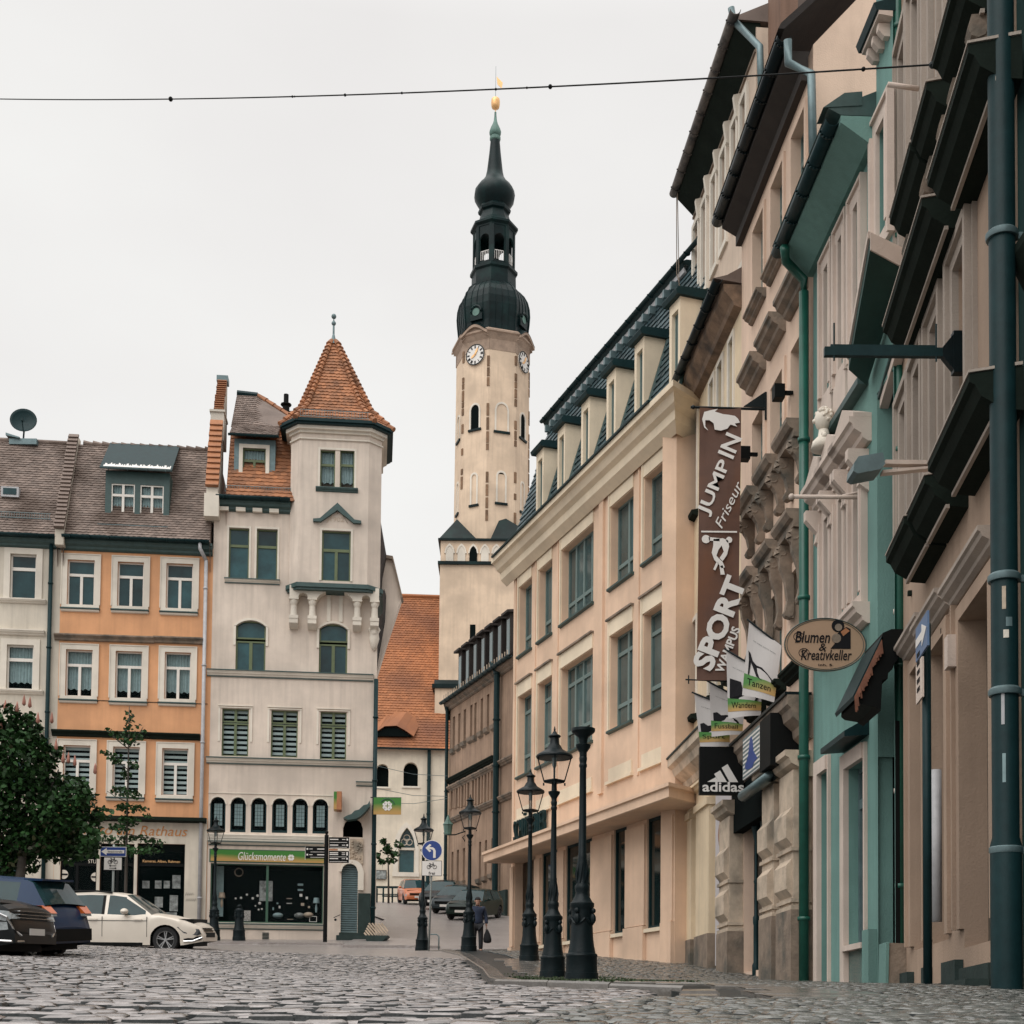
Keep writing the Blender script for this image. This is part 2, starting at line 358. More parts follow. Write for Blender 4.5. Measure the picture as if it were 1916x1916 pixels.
def tiles(mb, p00, p10, p11, p01, rows, cols, lift=.03, drop=.25):
    p00, p10, p11, p01 = map(Vector, (p00, p10, p11, p01)); nrm = (p10-p00).cross(p01-p00).normalized()
    def P(s_, t): return (p00*(1-s_)+p10*s_)*(1-t)+(p01*(1-s_)+p11*s_)*t
    for i in range(rows):
        t0, t1 = i/rows, min(1, (i+1.15)/rows); dt = 1/rows; off = .5/cols if i % 2 else 0
        wdt = ((p10-p00)*(1-t0)+(p11-p01)*t0).length; w0 = (p10-p00).length or 1; cc = max(1, round(cols*max(wdt, .01)/max(w0, (p11-p01).length)))
        for j in range(cc+(1 if off else 0)):
            a, b = max(0, (j)/cc-off), min(1, (j+1)/cc-off)
            if b-a < .001: continue
            jt = R.uniform(-.05, .05)*dt; L_ = lift*R.uniform(.8, 1.25)
            bl, bm, br = P(a, t0+dt*drop*.35+jt)+nrm*L_, P((a+b)/2, t0-dt*drop*.35+jt)+nrm*L_, P(b, t0+dt*drop*.35+jt)+nrm*L_
            tl, tr = P(a, t1)+nrm*.002, P(b, t1)+nrm*.002
            cv = R.random(); mb.cv = cv
            mb.face([bl, bm, br, tr, tl]); mb.cv = cv*.5
            mb.face([bl, bl-nrm*L_, bm-nrm*L_, bm]); mb.face([bm, bm-nrm*L_, br-nrm*L_, br])
    mb.cv = None
def text(s, w_, h_, parent, loc, mat, rot=(pi/2, 0, 0), shear=0.0, ext=.006, off=0.0, name='lettering', label=None, keep=False):
    cu = bpy.data.curves.new('t', 'FONT'); cu.body = s; cu.extrude = .02; cu.offset = off; cu.shear = shear; cu.resolution_u = 3; cu.align_x = 'CENTER'
    to = bpy.data.objects.new('t', cu); me = bpy.data.meshes.new_from_object(to); bpy.data.objects.remove(to)
    n = len(me.vertices); co = np.empty(n*3); me.vertices.foreach_get('co', co); co = co.reshape(-1, 3); lo, hi = co.min(0), co.max(0)
    sx = w_/max(1e-6, hi[0]-lo[0]); sy = h_/max(1e-6, hi[1]-lo[1])
    if keep: sx = sy = min(sx, sy)
    co = (co-(lo+hi)/2)*np.array((sx, sy, ext/max(1e-6, hi[2]-lo[2]))); me.vertices.foreach_set('co', co.ravel()); me.materials.clear(); me.materials.append(mat); me.update(); me.name = name
    o = bpy.data.objects.new(name, me); C.objects.link(o); o.parent = parent; o.location = loc; o.rotation_euler = rot
    if label: o['label'] = label
    return o
# =============== left row of houses ===============
def slope_roof(b, u0, u1, ye, ze, yr, zr, mat, rows, tw=.2, name='roof', back=4.0, lift=.03):
    mb = MB(); mb.face([(u0, ye, ze), (u1, ye, ze), (u1, yr, zr), (u0, yr, zr)]); mb.face([(u0, yr, zr), (u1, yr, zr), (u1, yr+back, zr-.3), (u0, yr+back, zr-.3)])
    mb.face([(u0, yr+back, zr-.3), (u1, yr+back, zr-.3), (u1, yr+back, ze-1), (u0, yr+back, ze-1)])
    for q in (u0, u1): mb.face([(q, ye, ze), (q, yr, zr), (q, yr+back, zr-.3), (q, yr+back, ze-1), (q, ye+.3, ze-1)])
    o = add(name, mb, mat, b.r); t = MB(); tiles(t, (u0, ye, ze), (u1, ye, ze), (u1, yr, zr), (u0, yr, zr), rows, max(2, int((u1-u0)/tw)), lift)
    tag(add('roof_tiles', t, mat, o), kind='stuff'); return o
def verge(b, u0, u1, ye, ze, yr, zr, n, mat, name='verge_tile', rise=.28, base=None):
    bm = MB(); bm.extr([(ye-.12, ze-.4), (ye-.12, ze+rise*.6), (yr, zr+rise*.6), (yr+.3, zr+rise*.6), (yr+.3, ze-.4)], u0+.03, u1-.03); add('parapet', bm, base or m_offw, b.r)
    t = MB(); dy, dz = (yr-ye)/n, (zr-ze)/n; L_ = math.hypot(dy, dz); ny, nz_ = -dz/L_, dy/L_
    t.extr([(ny*.05, nz_*.05), (ny*.05+dy*1.1, nz_*.05+dz*1.1), (ny*.12+dy*1.1, nz_*.12+dz*1.1), (ny*.19, nz_*.19)], u0, u1)
    me = add(name, t, mat, b.r, loc=(0, ye-.12, ze+rise*.55)); 
    for k in range(1, n): inst(name, me.data, b.r, (R.uniform(-.015, .015), ye-.12+dy*k, ze+rise*.55+dz*k))
def snowguard(b, u0, u1, y, z, h=.22):
    mb = MB(); mb.box(u0, u1, y-.01, y+.01, z+h-.02, z+h); mb.box(u0, u1, y-.01, y+.01, z, z+.02); k = u0
    while k < u1: mb.box(k-.006, k+.006, y-.006, y+.006, z, z+h); k += .09
    add('snow_guard', mb, m_zinc, b.r)
def shopbox(b, u0, u1, z0, z1, d=2.2, mat=None):
    mb = MB(); mb.face([(u0, d, z0), (u1, d, z0), (u1, d, z1), (u0, d, z1)]); mb.face([(u0, .2, z0), (u0, d, z0), (u0, d, z1), (u0, .2, z1)]); mb.face([(u1, .2, z0), (u1, d, z0), (u1, d, z1), (u1, .2, z1)])
    mb.face([(u0, .2, z0), (u1, .2, z0), (u1, d, z0), (u0, d, z0)]); mb.face([(u0, .2, z1), (u1, .2, z1), (u1, d, z1), (u0, d, z1)]); return add('shop_interior', mb, mat or m_dark, b.r)

# --- cream house at the left edge
b = Bld('cream_house', 'cream plastered house with brown tiled roof and dish, cut by the left picture edge', 'house', -70, 50.5, 97, 50.84)
ze = b.z(50, 1008); wins = [b.rect(19, 68, 1036, 1119), b.rect(12.5, 62.6, 1206, 1289), b.rect(11, 60, 1392, 1478)]
b.holes = [w_ for w_ in wins]+[b.rect(-10, 35, 1600, 1720)]
b.shell(0, b.L, -1, ze, 7, m_offw)
for k, r_ in enumerate(wins):
    window(b, r_, T2, deco='sheer' if k == 1 else None, bt=.06)
    mb = MB(); ring(mb, *r_, .22, .05, bottom=False); add('window_surround', mb, m_trimw, b.r)
    mb = MB(); mb.extr(cprof(r_[2]-.03, .16, .16), r_[0]-.4, r_[1]+.38); add('window_sill', mb, m_trimw, b.r)
    if k: mb = MB(); mb.extr(cprof(r_[3]+.55, .2, .2), r_[0]-.4, r_[1]+.38); add('window_hood', mb, m_trimw, b.r)
mb = MB(); mb.extr(cprof(ze, .3, .35), 0, b.L-.02); add('cornice', mb, m_sill, b.r)
window(b, b.holes[3], [(0, 1, 0, .75), (0, 1, .75, 1)], name='shop_window', fm=m_metal)
zr = b.z(60, 828, -1.7); slope_roof(b, 0, b.L-.12, -.35, ze, 1.7, zr, m_tileb, 40)
mb = MB(); gutter(mb, 0, b.L-.15, -.42, ze+.04, .1); add('gutter', mb, m_metal, b.r, True)
mb = MB(); mb.tube([(0, 1.72, zr+.05), (b.L-.15, 1.72, zr+.05)], .09, 8); add('ridge_tiles', mb, m_tileb, b.r)
snowguard(b, 0, b.L-.4, -.05, ze+.75)
u_, z_ = b.uz(22, 926, -.6); mb = MB(); mb.box(u_-.32, u_+.32, .3, .75, z_-.18, z_+.2); o = add('roof_light', mb, m_zinclt, b.r); mb = MB(); mb.box(u_-.24, u_+.24, .285, .3, z_-.1, z_+.14); add('pane', mb, m_glass, o)
mb = MB(); x_ = b.u(92, 1200, .1); pipe(mb, x_, -.12, -.2, ze-.1, .075); mb.tube([(x_, -.12, ze-.1), (x_-.05, -.3, ze+.02)], .07); add('downpipe', mb, m_metal, b.r, True)
cream = b
# satellite dish
P = b.pnt(b.u(44, 790, -1.6), 1.6, 0); zc = pt(44, 787, P.y).z
r0 = root('satellite_dish', 'round dark satellite dish on the ridge of the cream house', 'satellite dish', (P.x, P.y, pt(44, 828, P.y).z))
hz = zc-r0.location.z; mb = MB(); mb.T = Matrix.Translation((0, 0, hz)) @ Matrix.Rotation(math.radians(10), 4, 'Z') @ Matrix.Rotation(math.radians(78), 4, 'X')
mb.lathe([(.001, -.12), (.15, -.115), (.3, -.08), (.42, -.03), (.5, .03), (.5, .045), (.42, -.012), (.3, -.06), (.001, -.1)], (0, 0, 0), 28, caps=False); add('dish', mb, m_metal, r0, True)
mb = MB(); mb.tube([(0, 0, -.1), (0, .12, hz-.05)], .035); mb.tube([(0, 0, hz-.42), (.1, -.35, hz-.35), (.13, -.5, hz-.2)], .018); mb.box(.09, .17, -.56, -.46, hz-.24, hz-.14); add('mount', mb, m_metal, r0)
mb = MB(); mb.box(-.5, .55, -.1, .5, -.1, .12); mb.prism([(-.6, .2), (-.1, .1), (-.08, .14), (-.6, .3)], -.2, .4); add('base_frame', mb, m_zinc, r0)

# --- orange house
b = Bld('orange_house', 'orange plastered house with nine white framed windows and a photo shop below', 'house', 97, 50.84, 385, 51.39); og = b
wr = [b.rect(126, 177, 1047, 1131), b.rect(220, 269, 1051, 1134), b.rect(311, 361, 1054, 1138), b.rect(123, 173, 1215, 1302), b.rect(216, 266, 1218, 1306), b.rect(308, 357, 1220, 1308),
      b.rect(118, 169, 1394, 1482), b.rect(211, 261, 1397, 1485), b.rect(303, 352, 1400, 1488)]
ze = b.z(240, 1020); zs = b.z(240, 1530)
shop = [b.rect(112, 180, 1578, 1768), b.rect(186, 250, 1578, 1768), b.rect(256, 345, 1578, 1755)]
b.holes = wr+shop
b.shell(0, b.L, -1, ze, 7, m_orange, iz=zs-.9)
mb = MB(); zz = b.z(240, 1573)
mb.wall(.02, b.L-.02, -.8, zs, [(h[0]-.0, h[1]+.0, h[2], h[3]) for h in shop], .06, -.05)
add('shop_front', mb, m_offw, b.r)
decos = [None, None, None, 'sheer', 'sheer', 'sheer', 'blind', 'blind', 'blind']
for k, r_ in enumerate(wr):
    window(b, r_, T3, deco=decos[k], bt=.05)
    mb = MB(); ring(mb, *r_, .19, .05, bottom=False); ring(mb, r_[0]-.19, r_[1]+.19, r_[2], r_[3]+.19, .035, .075, bottom=False); mb.box(r_[0]-.19, r_[1]+.19, -.05, 0, r_[2]-.12, r_[2]); add('window_surround', mb, m_trimw, b.r)
    mb = MB(); mb.extr([(0, r_[2]-.12), (-.15, r_[2]-.13), (-.15, r_[2]-.17), (0, r_[2]-.19)], r_[0]-.22, r_[1]+.22); o = add('window_sill', mb, m_sill, b.r)
    mb = MB(); mb.extr([(0, r_[2]-.19), (-.11, r_[2]-.19), (-.08, r_[2]-.25), (0, r_[2]-.27)], r_[0]-.2, r_[1]+.2); add('sill_moulding', mb, m_trimw, b.r)
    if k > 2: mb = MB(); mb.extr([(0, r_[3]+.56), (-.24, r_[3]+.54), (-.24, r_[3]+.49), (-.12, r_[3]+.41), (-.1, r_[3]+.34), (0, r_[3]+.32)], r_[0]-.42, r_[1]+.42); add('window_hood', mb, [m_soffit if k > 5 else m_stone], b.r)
u_, z_ = b.uz(320, 1128); mb = MB(); mb.lathe([(.09, 0), (.05, .12)], (u_, .3, z_), 10); mb.tube([(u_, .3, z_-.2), (u_, .3, z_)], .01); add('lamp_shade', mb, m_trimw, b.r)
mb = MB(); zt = b.z(240, 1312); mb.box(.1, b.L-.1, -.02, 0, zt-.02, zt); add('string_course', mb, m_soffit, b.r)
mb = MB(); mb.extr(cprof(ze+.1, .3, .4), .02, b.L-.02); add('cornice', mb, m_sill, b.r)
zr = b.z(240, 836, -1.7); slope_roof(b, .1, b.L-.1, -.38, ze+.1, 1.7, zr, m_tileb, 40)
mb = MB(); gutter(mb, .1, b.L-.1, -.45, ze+.14, .1); add('gutter', mb, m_metal, b.r, True)
verge(b, -.17, .2, -.35, ze+.15, 1.75, zr+.1, 24, m_tileb)
mb = MB()
for k in range(14): u_ = .35+k*(b.L-.6)/14; mb.tube([(u_, 1.72, zr+.07), (u_+(b.L-.6)/14*1.1, 1.72, zr+.02)], [.11, .075], 8)
tag(add('ridge_tiles', mb, m_tileb, b.r), kind='stuff')
# dormer
def dormer(b, x0, x1, yt, yb, yrt, o=-.15):
    u0, z0_ = b.uz(x0, yb, o); u1, zt_ = b.uz(x1, yt, o); return u0, u1, z0_, zt_
u0, u1, z0_, zt_ = dormer(b, 196, 318, 886, 966, 838); y = .15
mb = MB(); wl = [b.rect(208, 252, 904, 963, -.15, 208), b.rect(262, 306, 907, 965, -.15, 262)]
mb.wall(u0, u1, z0_, zt_, wl, .1, y); mb.face([(u0, y, z0_), (u0, y+1.6, z0_), (u0, y+1.6, zt_), (u0, y, zt_)]); mb.face([(u1, y, z0_), (u1, y+1.6, z0_), (u1, y+1.6, zt_), (u1, y, zt_)]); mb.face([(u0, y+.5, z0_), (u1, y+.5, z0_), (u1, y+.5, zt_), (u0, y+.5, zt_)])
dm = add('dormer', mb, m_sill, b.r)
C4 = [(0, .5, .64, 1), (.5, 1, .64, 1), (0, .5, 0, .64), (.5, 1, 0, .64)]
for r_ in wl: window(b, r_, C4, y+.09, .045, deco='half', parent=dm)
mb = MB(); zrt = b.z(250, 836, -1.7)+.12; mb.extr([(y-.28, zt_), (y-.28, zt_+.05), (y+1.55, zrt), (y+1.55, zrt-.07)], u0-.16, u1+.12); add('dormer_roof', mb, m_metal, dm)
mb = MB(); n = 60
for k in range(n):
    a, e = u0-.05+(u1-u0+.1)*k/n, u0-.05+(u1-u0+.1)*(k+1)/n; h = .1+.12*abs(math.sin(k*1.3)+.5*math.sin(k*.37)); q = (zrt-zt_-.05)/1.83
    mb.face([(a, y-.27, zt_+.062), (e, y-.27, zt_+.062), (e, y-.27+h, zt_+.062+h*q), (a, y-.27+h, zt_+.062+h*q)])
add('bird_droppings', mb, m_text_w, dm)
mb = MB(); mb.box(u0-.05, u1+.05, y-.06, y, z0_-.18, z0_); add('dormer_apron', mb, m_tileo, dm)
mb = MB(); gutter(mb, u0-.16, u1+.12, y-.3, zt_+.02, .07); add('dormer_gutter', mb, m_zinc, dm)
snowguard(b, u0-.2, u1, -.12, ze+.42, .3)
mb = MB(); x_ = b.u(381, 1300, .1); mb.tube([(x_-.2, -.42, ze+.05), (x_-.2, -.42, ze-.15), (x_, -.14, ze-.5)], .07); pipe(mb, x_, -.14, -.1, ze-.5, .07, step=2.9); add('downpipe', mb, m_zinclt, b.r, True)
mb = MB(); mb.extr([(0, zs+.05), (-.45, zs), (-.45, zs-.12), (-.3, zs-.15), (0, zs-.16)], .3, b.L-.05); add('shop_cornice', mb, m_soffit, b.r)
u_, z_ = b.uz(262, 1554, .06); text('Foto am Rathaus', 3.75, .36, b.r, (u_-.15, -.065, z_), M('orange_lettering', (.52, .22, .07), .6, .1, 4, 0), shear=.25)
shopbox(b, .2, b.L-.6, .1, zs-.95, 2.4)
for r_, cells in ((shop[0], [(0, .45, 0, .8), (.45, 1, 0, .8), (0, 1, .8, 1)]), (shop[1], [(0, .5, 0, .8), (.5, 1, 0, .8), (0, 1, .8, 1)]), (shop[2], [(0, 1, 0, .78), (0, 1, .78, 1)])):
    window(b, r_, cells, .12, .05, m_black, m_clear, name='shop_window')
u_, z_ = b.uz(302, 1612, -.08); text('Kameras, Alben, Rahmen', 1.35, .11, b.r, (u_, .075, z_), m_gold)
u_, z_ = b.uz(178, 1612, -.08); text('STUHL', .5, .15, b.r, (u_, .075, z_), m_trimw); u_, z_ = b.uz(124, 1610, -.08); text('STIFT', .4, .14, b.r, (u_, .075, z_), m_trimw)
for x, y_ in ((119, 1636), (179, 1641)):
    u_, z_ = b.uz(x, y_, -.08); mb = MB(); mb.lathe([(.17, -.004), (.17, .004)], (u_, .07, z_), 20, axis='y'); o = add('round_sticker', mb, m_trimw, b.r); mb = MB(); mb.box(u_-.15, u_+.15, .05, .06, z_-.03, z_+.03); add('sticker_print', mb, m_text_k, o)
mph = M('poster_photo', (.28, .30, .29), .5, .8, 6, 0, 30)
for x, y_, w_, h_ in ((273, 1655, .26, .28), (296, 1655, .24, .3), (312, 1655, .22, .28), (297, 1688, .3, .4), (280, 1700, .3, .35), (325, 1690, .3, .6), (330, 1650, .3, .5), (318, 1712, .5, .2)):
    u_, z_ = b.uz(x, y_, -.5); mb = MB(); mb.box(u_-w_/2, u_+w_/2, .5, .52, z_-h_/2, z_+h_/2); add('displayed_picture', mb, mph, b.r)
for k, (x, y_, w_) in enumerate(((351, 1673, .16), (353, 1684, .2))):
    u_, z_ = b.uz(x, y_, .06); mb = MB(); q = -w_/2
    while q < w_: mb.tube([(u_+q, -.054, z_-.05), (u_+q+.04, -.054, z_+.06), (u_+q+.07, -.054, z_-.03)], .006, 4); q += .075
    add('graffiti_scrawl', mb, m_text_k, b.r)

# --- white corner house with turret
b = Bld('corner_house', 'pinkish white corner house with orange tiled pointed turret and the date 1902', 'house', 385, 51.39, 698, 52.0); wh = b
ut = b.u(545, 900); ze = b.z(460, 948)
top2 = [b.rect(428, 466, 987, 1082), b.rect(480, 519, 989, 1084)]
ar = [b.rect(441, 497, 1160, 1254), b.rect(597, 650, 1166, 1260)]
bl = [b.rect(415, 465, 1325, 1414), b.rect(507, 557, 1328, 1416), b.rect(599, 648, 1331, 1420)]
six = [b.rect(x, x+29, 1491+k*.8, 1556+k*.7) for k, x in enumerate((393, 431, 469.5, 509, 547, 585))]
sh = b.rect(393, 605, 1617, 1727, atx=500); up = b.rect(642, 679, 1531, 1566); dr = b.rect(638, 669, 1616, 1745)
b.holes = top2+[(*r_, 'seg', .22) for r_ in ar]+bl+[(*r_, 'round', .27) for r_ in six]+[sh, (*up, 'round', .36), (*dr, 'round', .3)]
b.shell(0, b.L, -1, ze, 8, m_white, iz=sh[3]+.1)
GT = [(0, 1, .62, 1), (0, .5, .0, .62), (.5, 1, .0, .62)]
for k, r_ in enumerate(top2+ar+bl):
    if k < 2: window(b, r_, [(0, 1, .66, 1), (0, 1, 0, .66)], fm=m_gframe, bt=.05)
    elif k < 4: window(b, r_, [(0, 1, .64, 1), (0, .5, 0, .6), (.5, 1, 0, .6)], fm=m_gframe, bt=.06)
    else: window(b, r_, [(0, .5, .72, 1), (.5, 1, .72, 1), (0, .5, 0, .7), (.5, 1, 0, .7)], fm=m_gframe, deco='blind', bt=.05)
    mb = MB()
    if k < 2: ring(mb, *r_, .07, .03, bottom=False)
    elif k < 4:
        cv = arch(r_[0], r_[1], r_[3]-.22, .22, 'seg'); cv2 = arch(r_[0]-.09, r_[1]+.09, r_[3]-.22, .31, 'seg')
        for (a, c), (a2, c2), (d, e), (d2, e2) in zip(cv, cv[1:], cv2, cv2[1:]): mb.prism([(a, c+.003), (a2, c2+.003), (d2, e2), (d, e)], -.05, 0)
        mb.box(r_[0]-.09, r_[0]-.003, -.04, 0, r_[3]-.95, r_[3]-.22); mb.box(r_[1]+.003, r_[1]+.09, -.04, 0, r_[3]-.95, r_[3]-.22)
    else:
        mb.box(r_[0]-.14, r_[1]+.14, -.05, 0, r_[3]+.09, r_[3]+.13); mb.box(r_[0]-.14, r_[1]+.14, -.04, 0, r_[3]+.02, r_[3]+.05)
        for s_ in (-1, 1):
            q = r_[0]-.1 if s_ < 0 else r_[1]+.1; mb.box(q-.035, q+.035, -.03, 0, r_[2]+.55, r_[3]+.02)
    add('window_surround', mb, m_trimw, b.r)
for r_ in six:
    window(b, r_, [(0, 1, 0, 1)], fm=m_metal, deco='lead', bt=.05, y=.14)
    mb = MB(); cv = arch(r_[0], r_[1], r_[3]-.27, .27, 'round'); cv2 = arch(r_[0]-.05, r_[1]+.05, r_[3]-.27, .32, 'round')
    for (a, c), (a2, c2), (d, e), (d2, e2) in zip(cv, cv[1:], cv2, cv2[1:]): mb.prism([(a, c+.003), (a2, c2+.003), (d2, e2), (d, e)], -.04, 0)
    add('arch_moulding', mb, m_trimw, b.r)
    mb = MB(); mb.box(r_[0], r_[1], .0, .12, r_[2], r_[2]+.09); add('window_sill', mb, m_metal, b.r)
def corn(b, x0, x1, yp, o, h, mat, name='cornice', dx=0):
    u0, u1 = b.u(x0, yp), b.u(x1, yp); z = b.z((x0+x1)/2, yp); mb = MB(); mb.extr(cprof(z-.05, o*.8, h*.75), u0+.01, u1-.01); o1 = add(name, mb, m_trimw, b.r); mb = MB(); mb.extr([(-.001, z), (-o, z-.02), (-o, z-.055), (-.001, z-.05)], u0, u1); mb.extr([(-.001, z-h*.75-.05), (-o*.25, z-h*.75-.05), (-o*.25, z-h*.75-.08), (-.001, z-h*.75-.08)], u0+.01, u1-.01); add(name+'_lead', mb, mat, o1); return o1
corn(b, 387, 699, 1257, .18, .26, m_sill, 'string_course'); corn(b, 386, 700, 1420, .18, .24, m_sill, 'string_course')
corn(b, 388, 622, 1562, .10, .3, m_trimw, 'ledge'); corn(b, 390, 606, 1575, .18, .12, m_sill, 'ledge'); corn(b, 666, 700, 1462, .12, .15, m_sill, 'ledge')
corn(b, 420, 524, 1083, .14, .16, m_sill, 'window_sill'); corn(b, 388, 606, 1728, .14, .2, m_sill, 'window_sill')
mb = MB(); q = b.z(500, 1485); mb.box(b.u(390, 1485), b.u(623, 1490), -.025, 0, q-.03, q); add('string_course', mb, m_trimw, b.r)
# main roof: lower steep orange part, upper brown part
zr1 = b.z(460, 803, -1.1); slope_roof(b, .45, ut+.4, -.3, ze+.18, 1.1, zr1, m_tileo, 20, .22)
mb = MB(); mb.extr(cprof(ze+.18, .3, .4), .0, ut); add('eaves_cornice', mb, m_sill, b.r)
mb = MB()
k = .2
while k < ut-.3: mb.box(k, k+.35, -.2, -.05, ze-.24, ze-.1); k += .62
add('cornice_blocks', mb, m_trimw, b.r)
mb = MB(); gutter(mb, .1, ut, -.4, ze+.24, .11); add('gutter', mb, m_metal, b.r, True)
snowguard(b, .4, ut, -.12, ze+.5, .25)
zr2 = b.z(440, 738, -3.0); mb = MB()
uA, uB, uC = .45, b.u(482, 742, -3), ut+.6
mb.face([(uA, 1.0, zr1), (uC, 1.0, zr1), (uC, 2.2, zr1+.55), (uB, 3.0, zr2-.05), (uA, 3.0, zr2)]); mb.face([(uA, 3, zr2), (uB, 3, zr2), (uB, 7, zr1-2), (uA, 7, zr1-2)]); mb.face([(uB, 3, zr2), (uC, 2.2, zr1+.55), (uC, 7, zr1-2), (uB, 7, zr1-2)])
o = add('upper_roof', mb, m_tileb, b.r); t = MB(); tiles(t, (uA, 1.0, zr1), (uB, 1.0, zr1), (uB, 3, zr2), (uA, 3, zr2), 17, 10); tiles(t, (uB, 1.0, zr1), (uC, 1.0, zr1), (uC, 2.2, zr1+.55), (uB, 3, zr2), 17, 9)
tag(add('roof_tiles', t, m_tileb, o), kind='stuff')
mb = MB(); mb.tube([(uA, 3, zr2+.05), (uB, 3, zr2)], .12, 6); add('ridge_capping', mb, m_metal, b.r)
mb = MB()
for k in range(7): a = k/7; e = (k+1.15)/7; mb.tube([(uB+(uC-uB)*a, 3-.8*a, zr2+(zr1+.6-zr2)*a), (uB+(uC-uB)*e, 3-.8*e, zr2+(zr1+.55-zr2)*e)], [.1, .14], 7)
add('ridge_tiles', mb, m_tileo, b.r)
u_, z_ = b.uz(534, 775, -3.5); mb = MB(); mb.box(u_-.55, u_+.35, 3.5, 4.2, z_-2, z_+.15); mb.lathe([(.14, z_+.15), (.14, z_+.45), (.22, z_+.5), (.22, z_+.55), (.1, z_+.6), (.1, z_+.95)], (u_, 3.8, 0), 10); add('chimney', mb, m_black, b.r)
# stepped fire gable on the left
verge(b, -.28, .2, -.32, b.z(368, 922, .3), .85, b.z(371, 800, -.9), 12, m_tileo, base=m_trimw)
q0, q1 = b.z(372, 800, -.9), b.z(372, 776, -.9); mb = MB(); mb.box(-.3, .2, .8, 1.9, q0-.5, q1+.1); mb.box(-.34, .24, .74, 1.9, q1+.1, q1+.18); add('gable_block', mb, m_trimw, b.r); mb = MB(); mb.box(-.32, .22, -.5, .3, ze-.6, b.z(368, 925, .3)); add('gable_block', mb, m_trimw, b.r)
verge(b, -.22, .14, 1.3, q1+.1, 2.3, b.z(381, 724, -2.3), 14, m_tileo)
mb = MB(); q = b.z(381, 722, -2.3); mb.box(-.26, .18, 2.1, 2.6, q+.15, q+.38); add('gable_cap', mb, m_zinc, b.r)
# roof dormer
y = .25; r_ = b.rect(454, 497, 838, 908, -y); u0, u1 = b.u(438, 860, -y), b.u(515, 860, -y); zt_ = b.z(470, 822, -y); z0_ = b.z(470, 916, -y)
mb = MB(); mb.wall(u0, u1, z0_, zt_, [r_], .12, y); mb.face([(u0, y, z0_), (u0, y+1.6, z0_), (u0, y+1.6, zt_), (u0, y, zt_)]); mb.face([(u1, y, z0_), (u1, y+1.6, z0_), (u1, y+1.6, zt_), (u1, y, zt_)]); mb.face([(u0, y+.6, z0_), (u1, y+.6, z0_), (u1, y+.6, zt_), (u0, y+.6, zt_)]); dm = add('dormer', mb, m_zinc, b.r)
window(b, r_, T3, y+.12, .045, m_gframe, deco='sheer', parent=dm); mb = MB(); ring(mb, *r_, .14, .05, y=y); add('window_surround', mb, m_trimw, dm)
mb = MB(); mb.extr([(y-.35, zt_), (y-.35, zt_+.06), (1.3, zr1+.28), (1.3, zr1+.1)], u0-.15, u1+.1); add('dormer_roof', mb, m_tileb, dm); t = MB(); tiles(t, (u0-.15, y-.35, zt_+.06), (u1+.1, y-.35, zt_+.06), (u1+.1, 1.3, zr1+.28), (u0-.15, 1.3, zr1+.28), 8, 9); tag(add('dormer_tiles', t, m_tileb, dm), kind='stuff')
mb = MB(); gutter(mb, u0-.2, u1+.15, y-.38, zt_+.02, .07); add('dormer_gutter', mb, m_metal, dm)
# turret: three visible wall faces, brackets, pointed roof
ua, ub, uc, ud = b.u(543, 950, .1), b.u(560, 950, .55), b.u(689, 950, .55), b.u(713, 950, .1)
zb, zt = b.z(626, 1094, .5), b.z(626, 800, .5)
tw = [b.rect(599, 627, 841, 912, .55), b.rect(636, 663, 841.5, 913, .55)]; tm = b.rect(602, 656, 992, 1086, .55)
mb = MB(); mb.wall(ub, uc, zb, zt, tw+[tm], .16, -.55)
for p, q in (((ua, -.1), (ub, -.55)), ((uc, -.55), (ud, -.1)), ((ud, -.1), (ud, 3.2)), ((ud, 3.2), (ua, 3.2)), ((ua, 3.2), (ua, -.1))): mb.face([(p[0], p[1], zb), (q[0], q[1], zb), (q[0], q[1], zt), (p[0], p[1], zt)])
mb.face([(ub, 0, zb), (uc, 0, zb), (uc, 0, zt), (ub, 0, zt)]); mb.face([(ua, -.1, zb), (ub, -.55, zb), (uc, -.55, zb), (ud, -.1, zb), (ud, 3.2, zb), (ua, 3.2, zb)])
tur = add('turret', mb, m_white, b.r)
for r_ in tw: window(b, r_, [(0, 1, .62, 1), (0, 1, 0, .62)], -.4, .045, m_gframe, deco='sheer', parent=tur)
window(b, tm, GT, -.4, .055, m_gframe, parent=tur)
mb = MB(); ring(mb, tw[0][0], tw[1][1], tw[0][2], tw[0][3], .08, .03, bottom=False, y=-.55); ring(mb, *tm, .08, .03, bottom=False, y=-.55); add('window_surround', mb, m_trimw, tur)
mb = MB(); mb.extr(cprof(tw[0][2], .13, .16, -.55), tw[0][0]-.15, tw[1][1]+.15); add('window_sill', mb, m_sill, tur)
def poly(o): return [(ua-o, -.1-o*.4), (ub-o*.4, -.55-o), (uc+o*.4, -.55-o), (ud+o, -.1-o*.4), (ud+o, 2.3+o*.4), (uc+o*.4, 2.9+o), (ub-o*.4, 2.9+o), (ua-o, 2.3+o*.4)]
mb = MB(); mb.prismz(poly(.12), zb-.16, zb+.0); mb.prismz(poly(.06), zb-.25, zb-.16); add('ledge', mb, m_sill, tur)
mb = MB(); q = b.z(626, 823, .5); mb.prismz(poly(.06), q-.05, q); mb.prismz(poly(.08), zt-.28, zt-.18); mb.prismz(poly(.2), zt-.18, zt-.05); add('turret_moulding', mb, m_trimw, tur)
mb = MB(); mb.prismz(poly(.34), zt-.05, zt+.02); mb.prismz(poly(.42), zt+.02, zt+.14); add('turret_gutter', mb, m_metal, tur)
cx_, cy_ = b.u(623, 700, -1.1), 1.1; za = b.z(623, 640, -1.1); zm = b.z(623, 765, -.2)
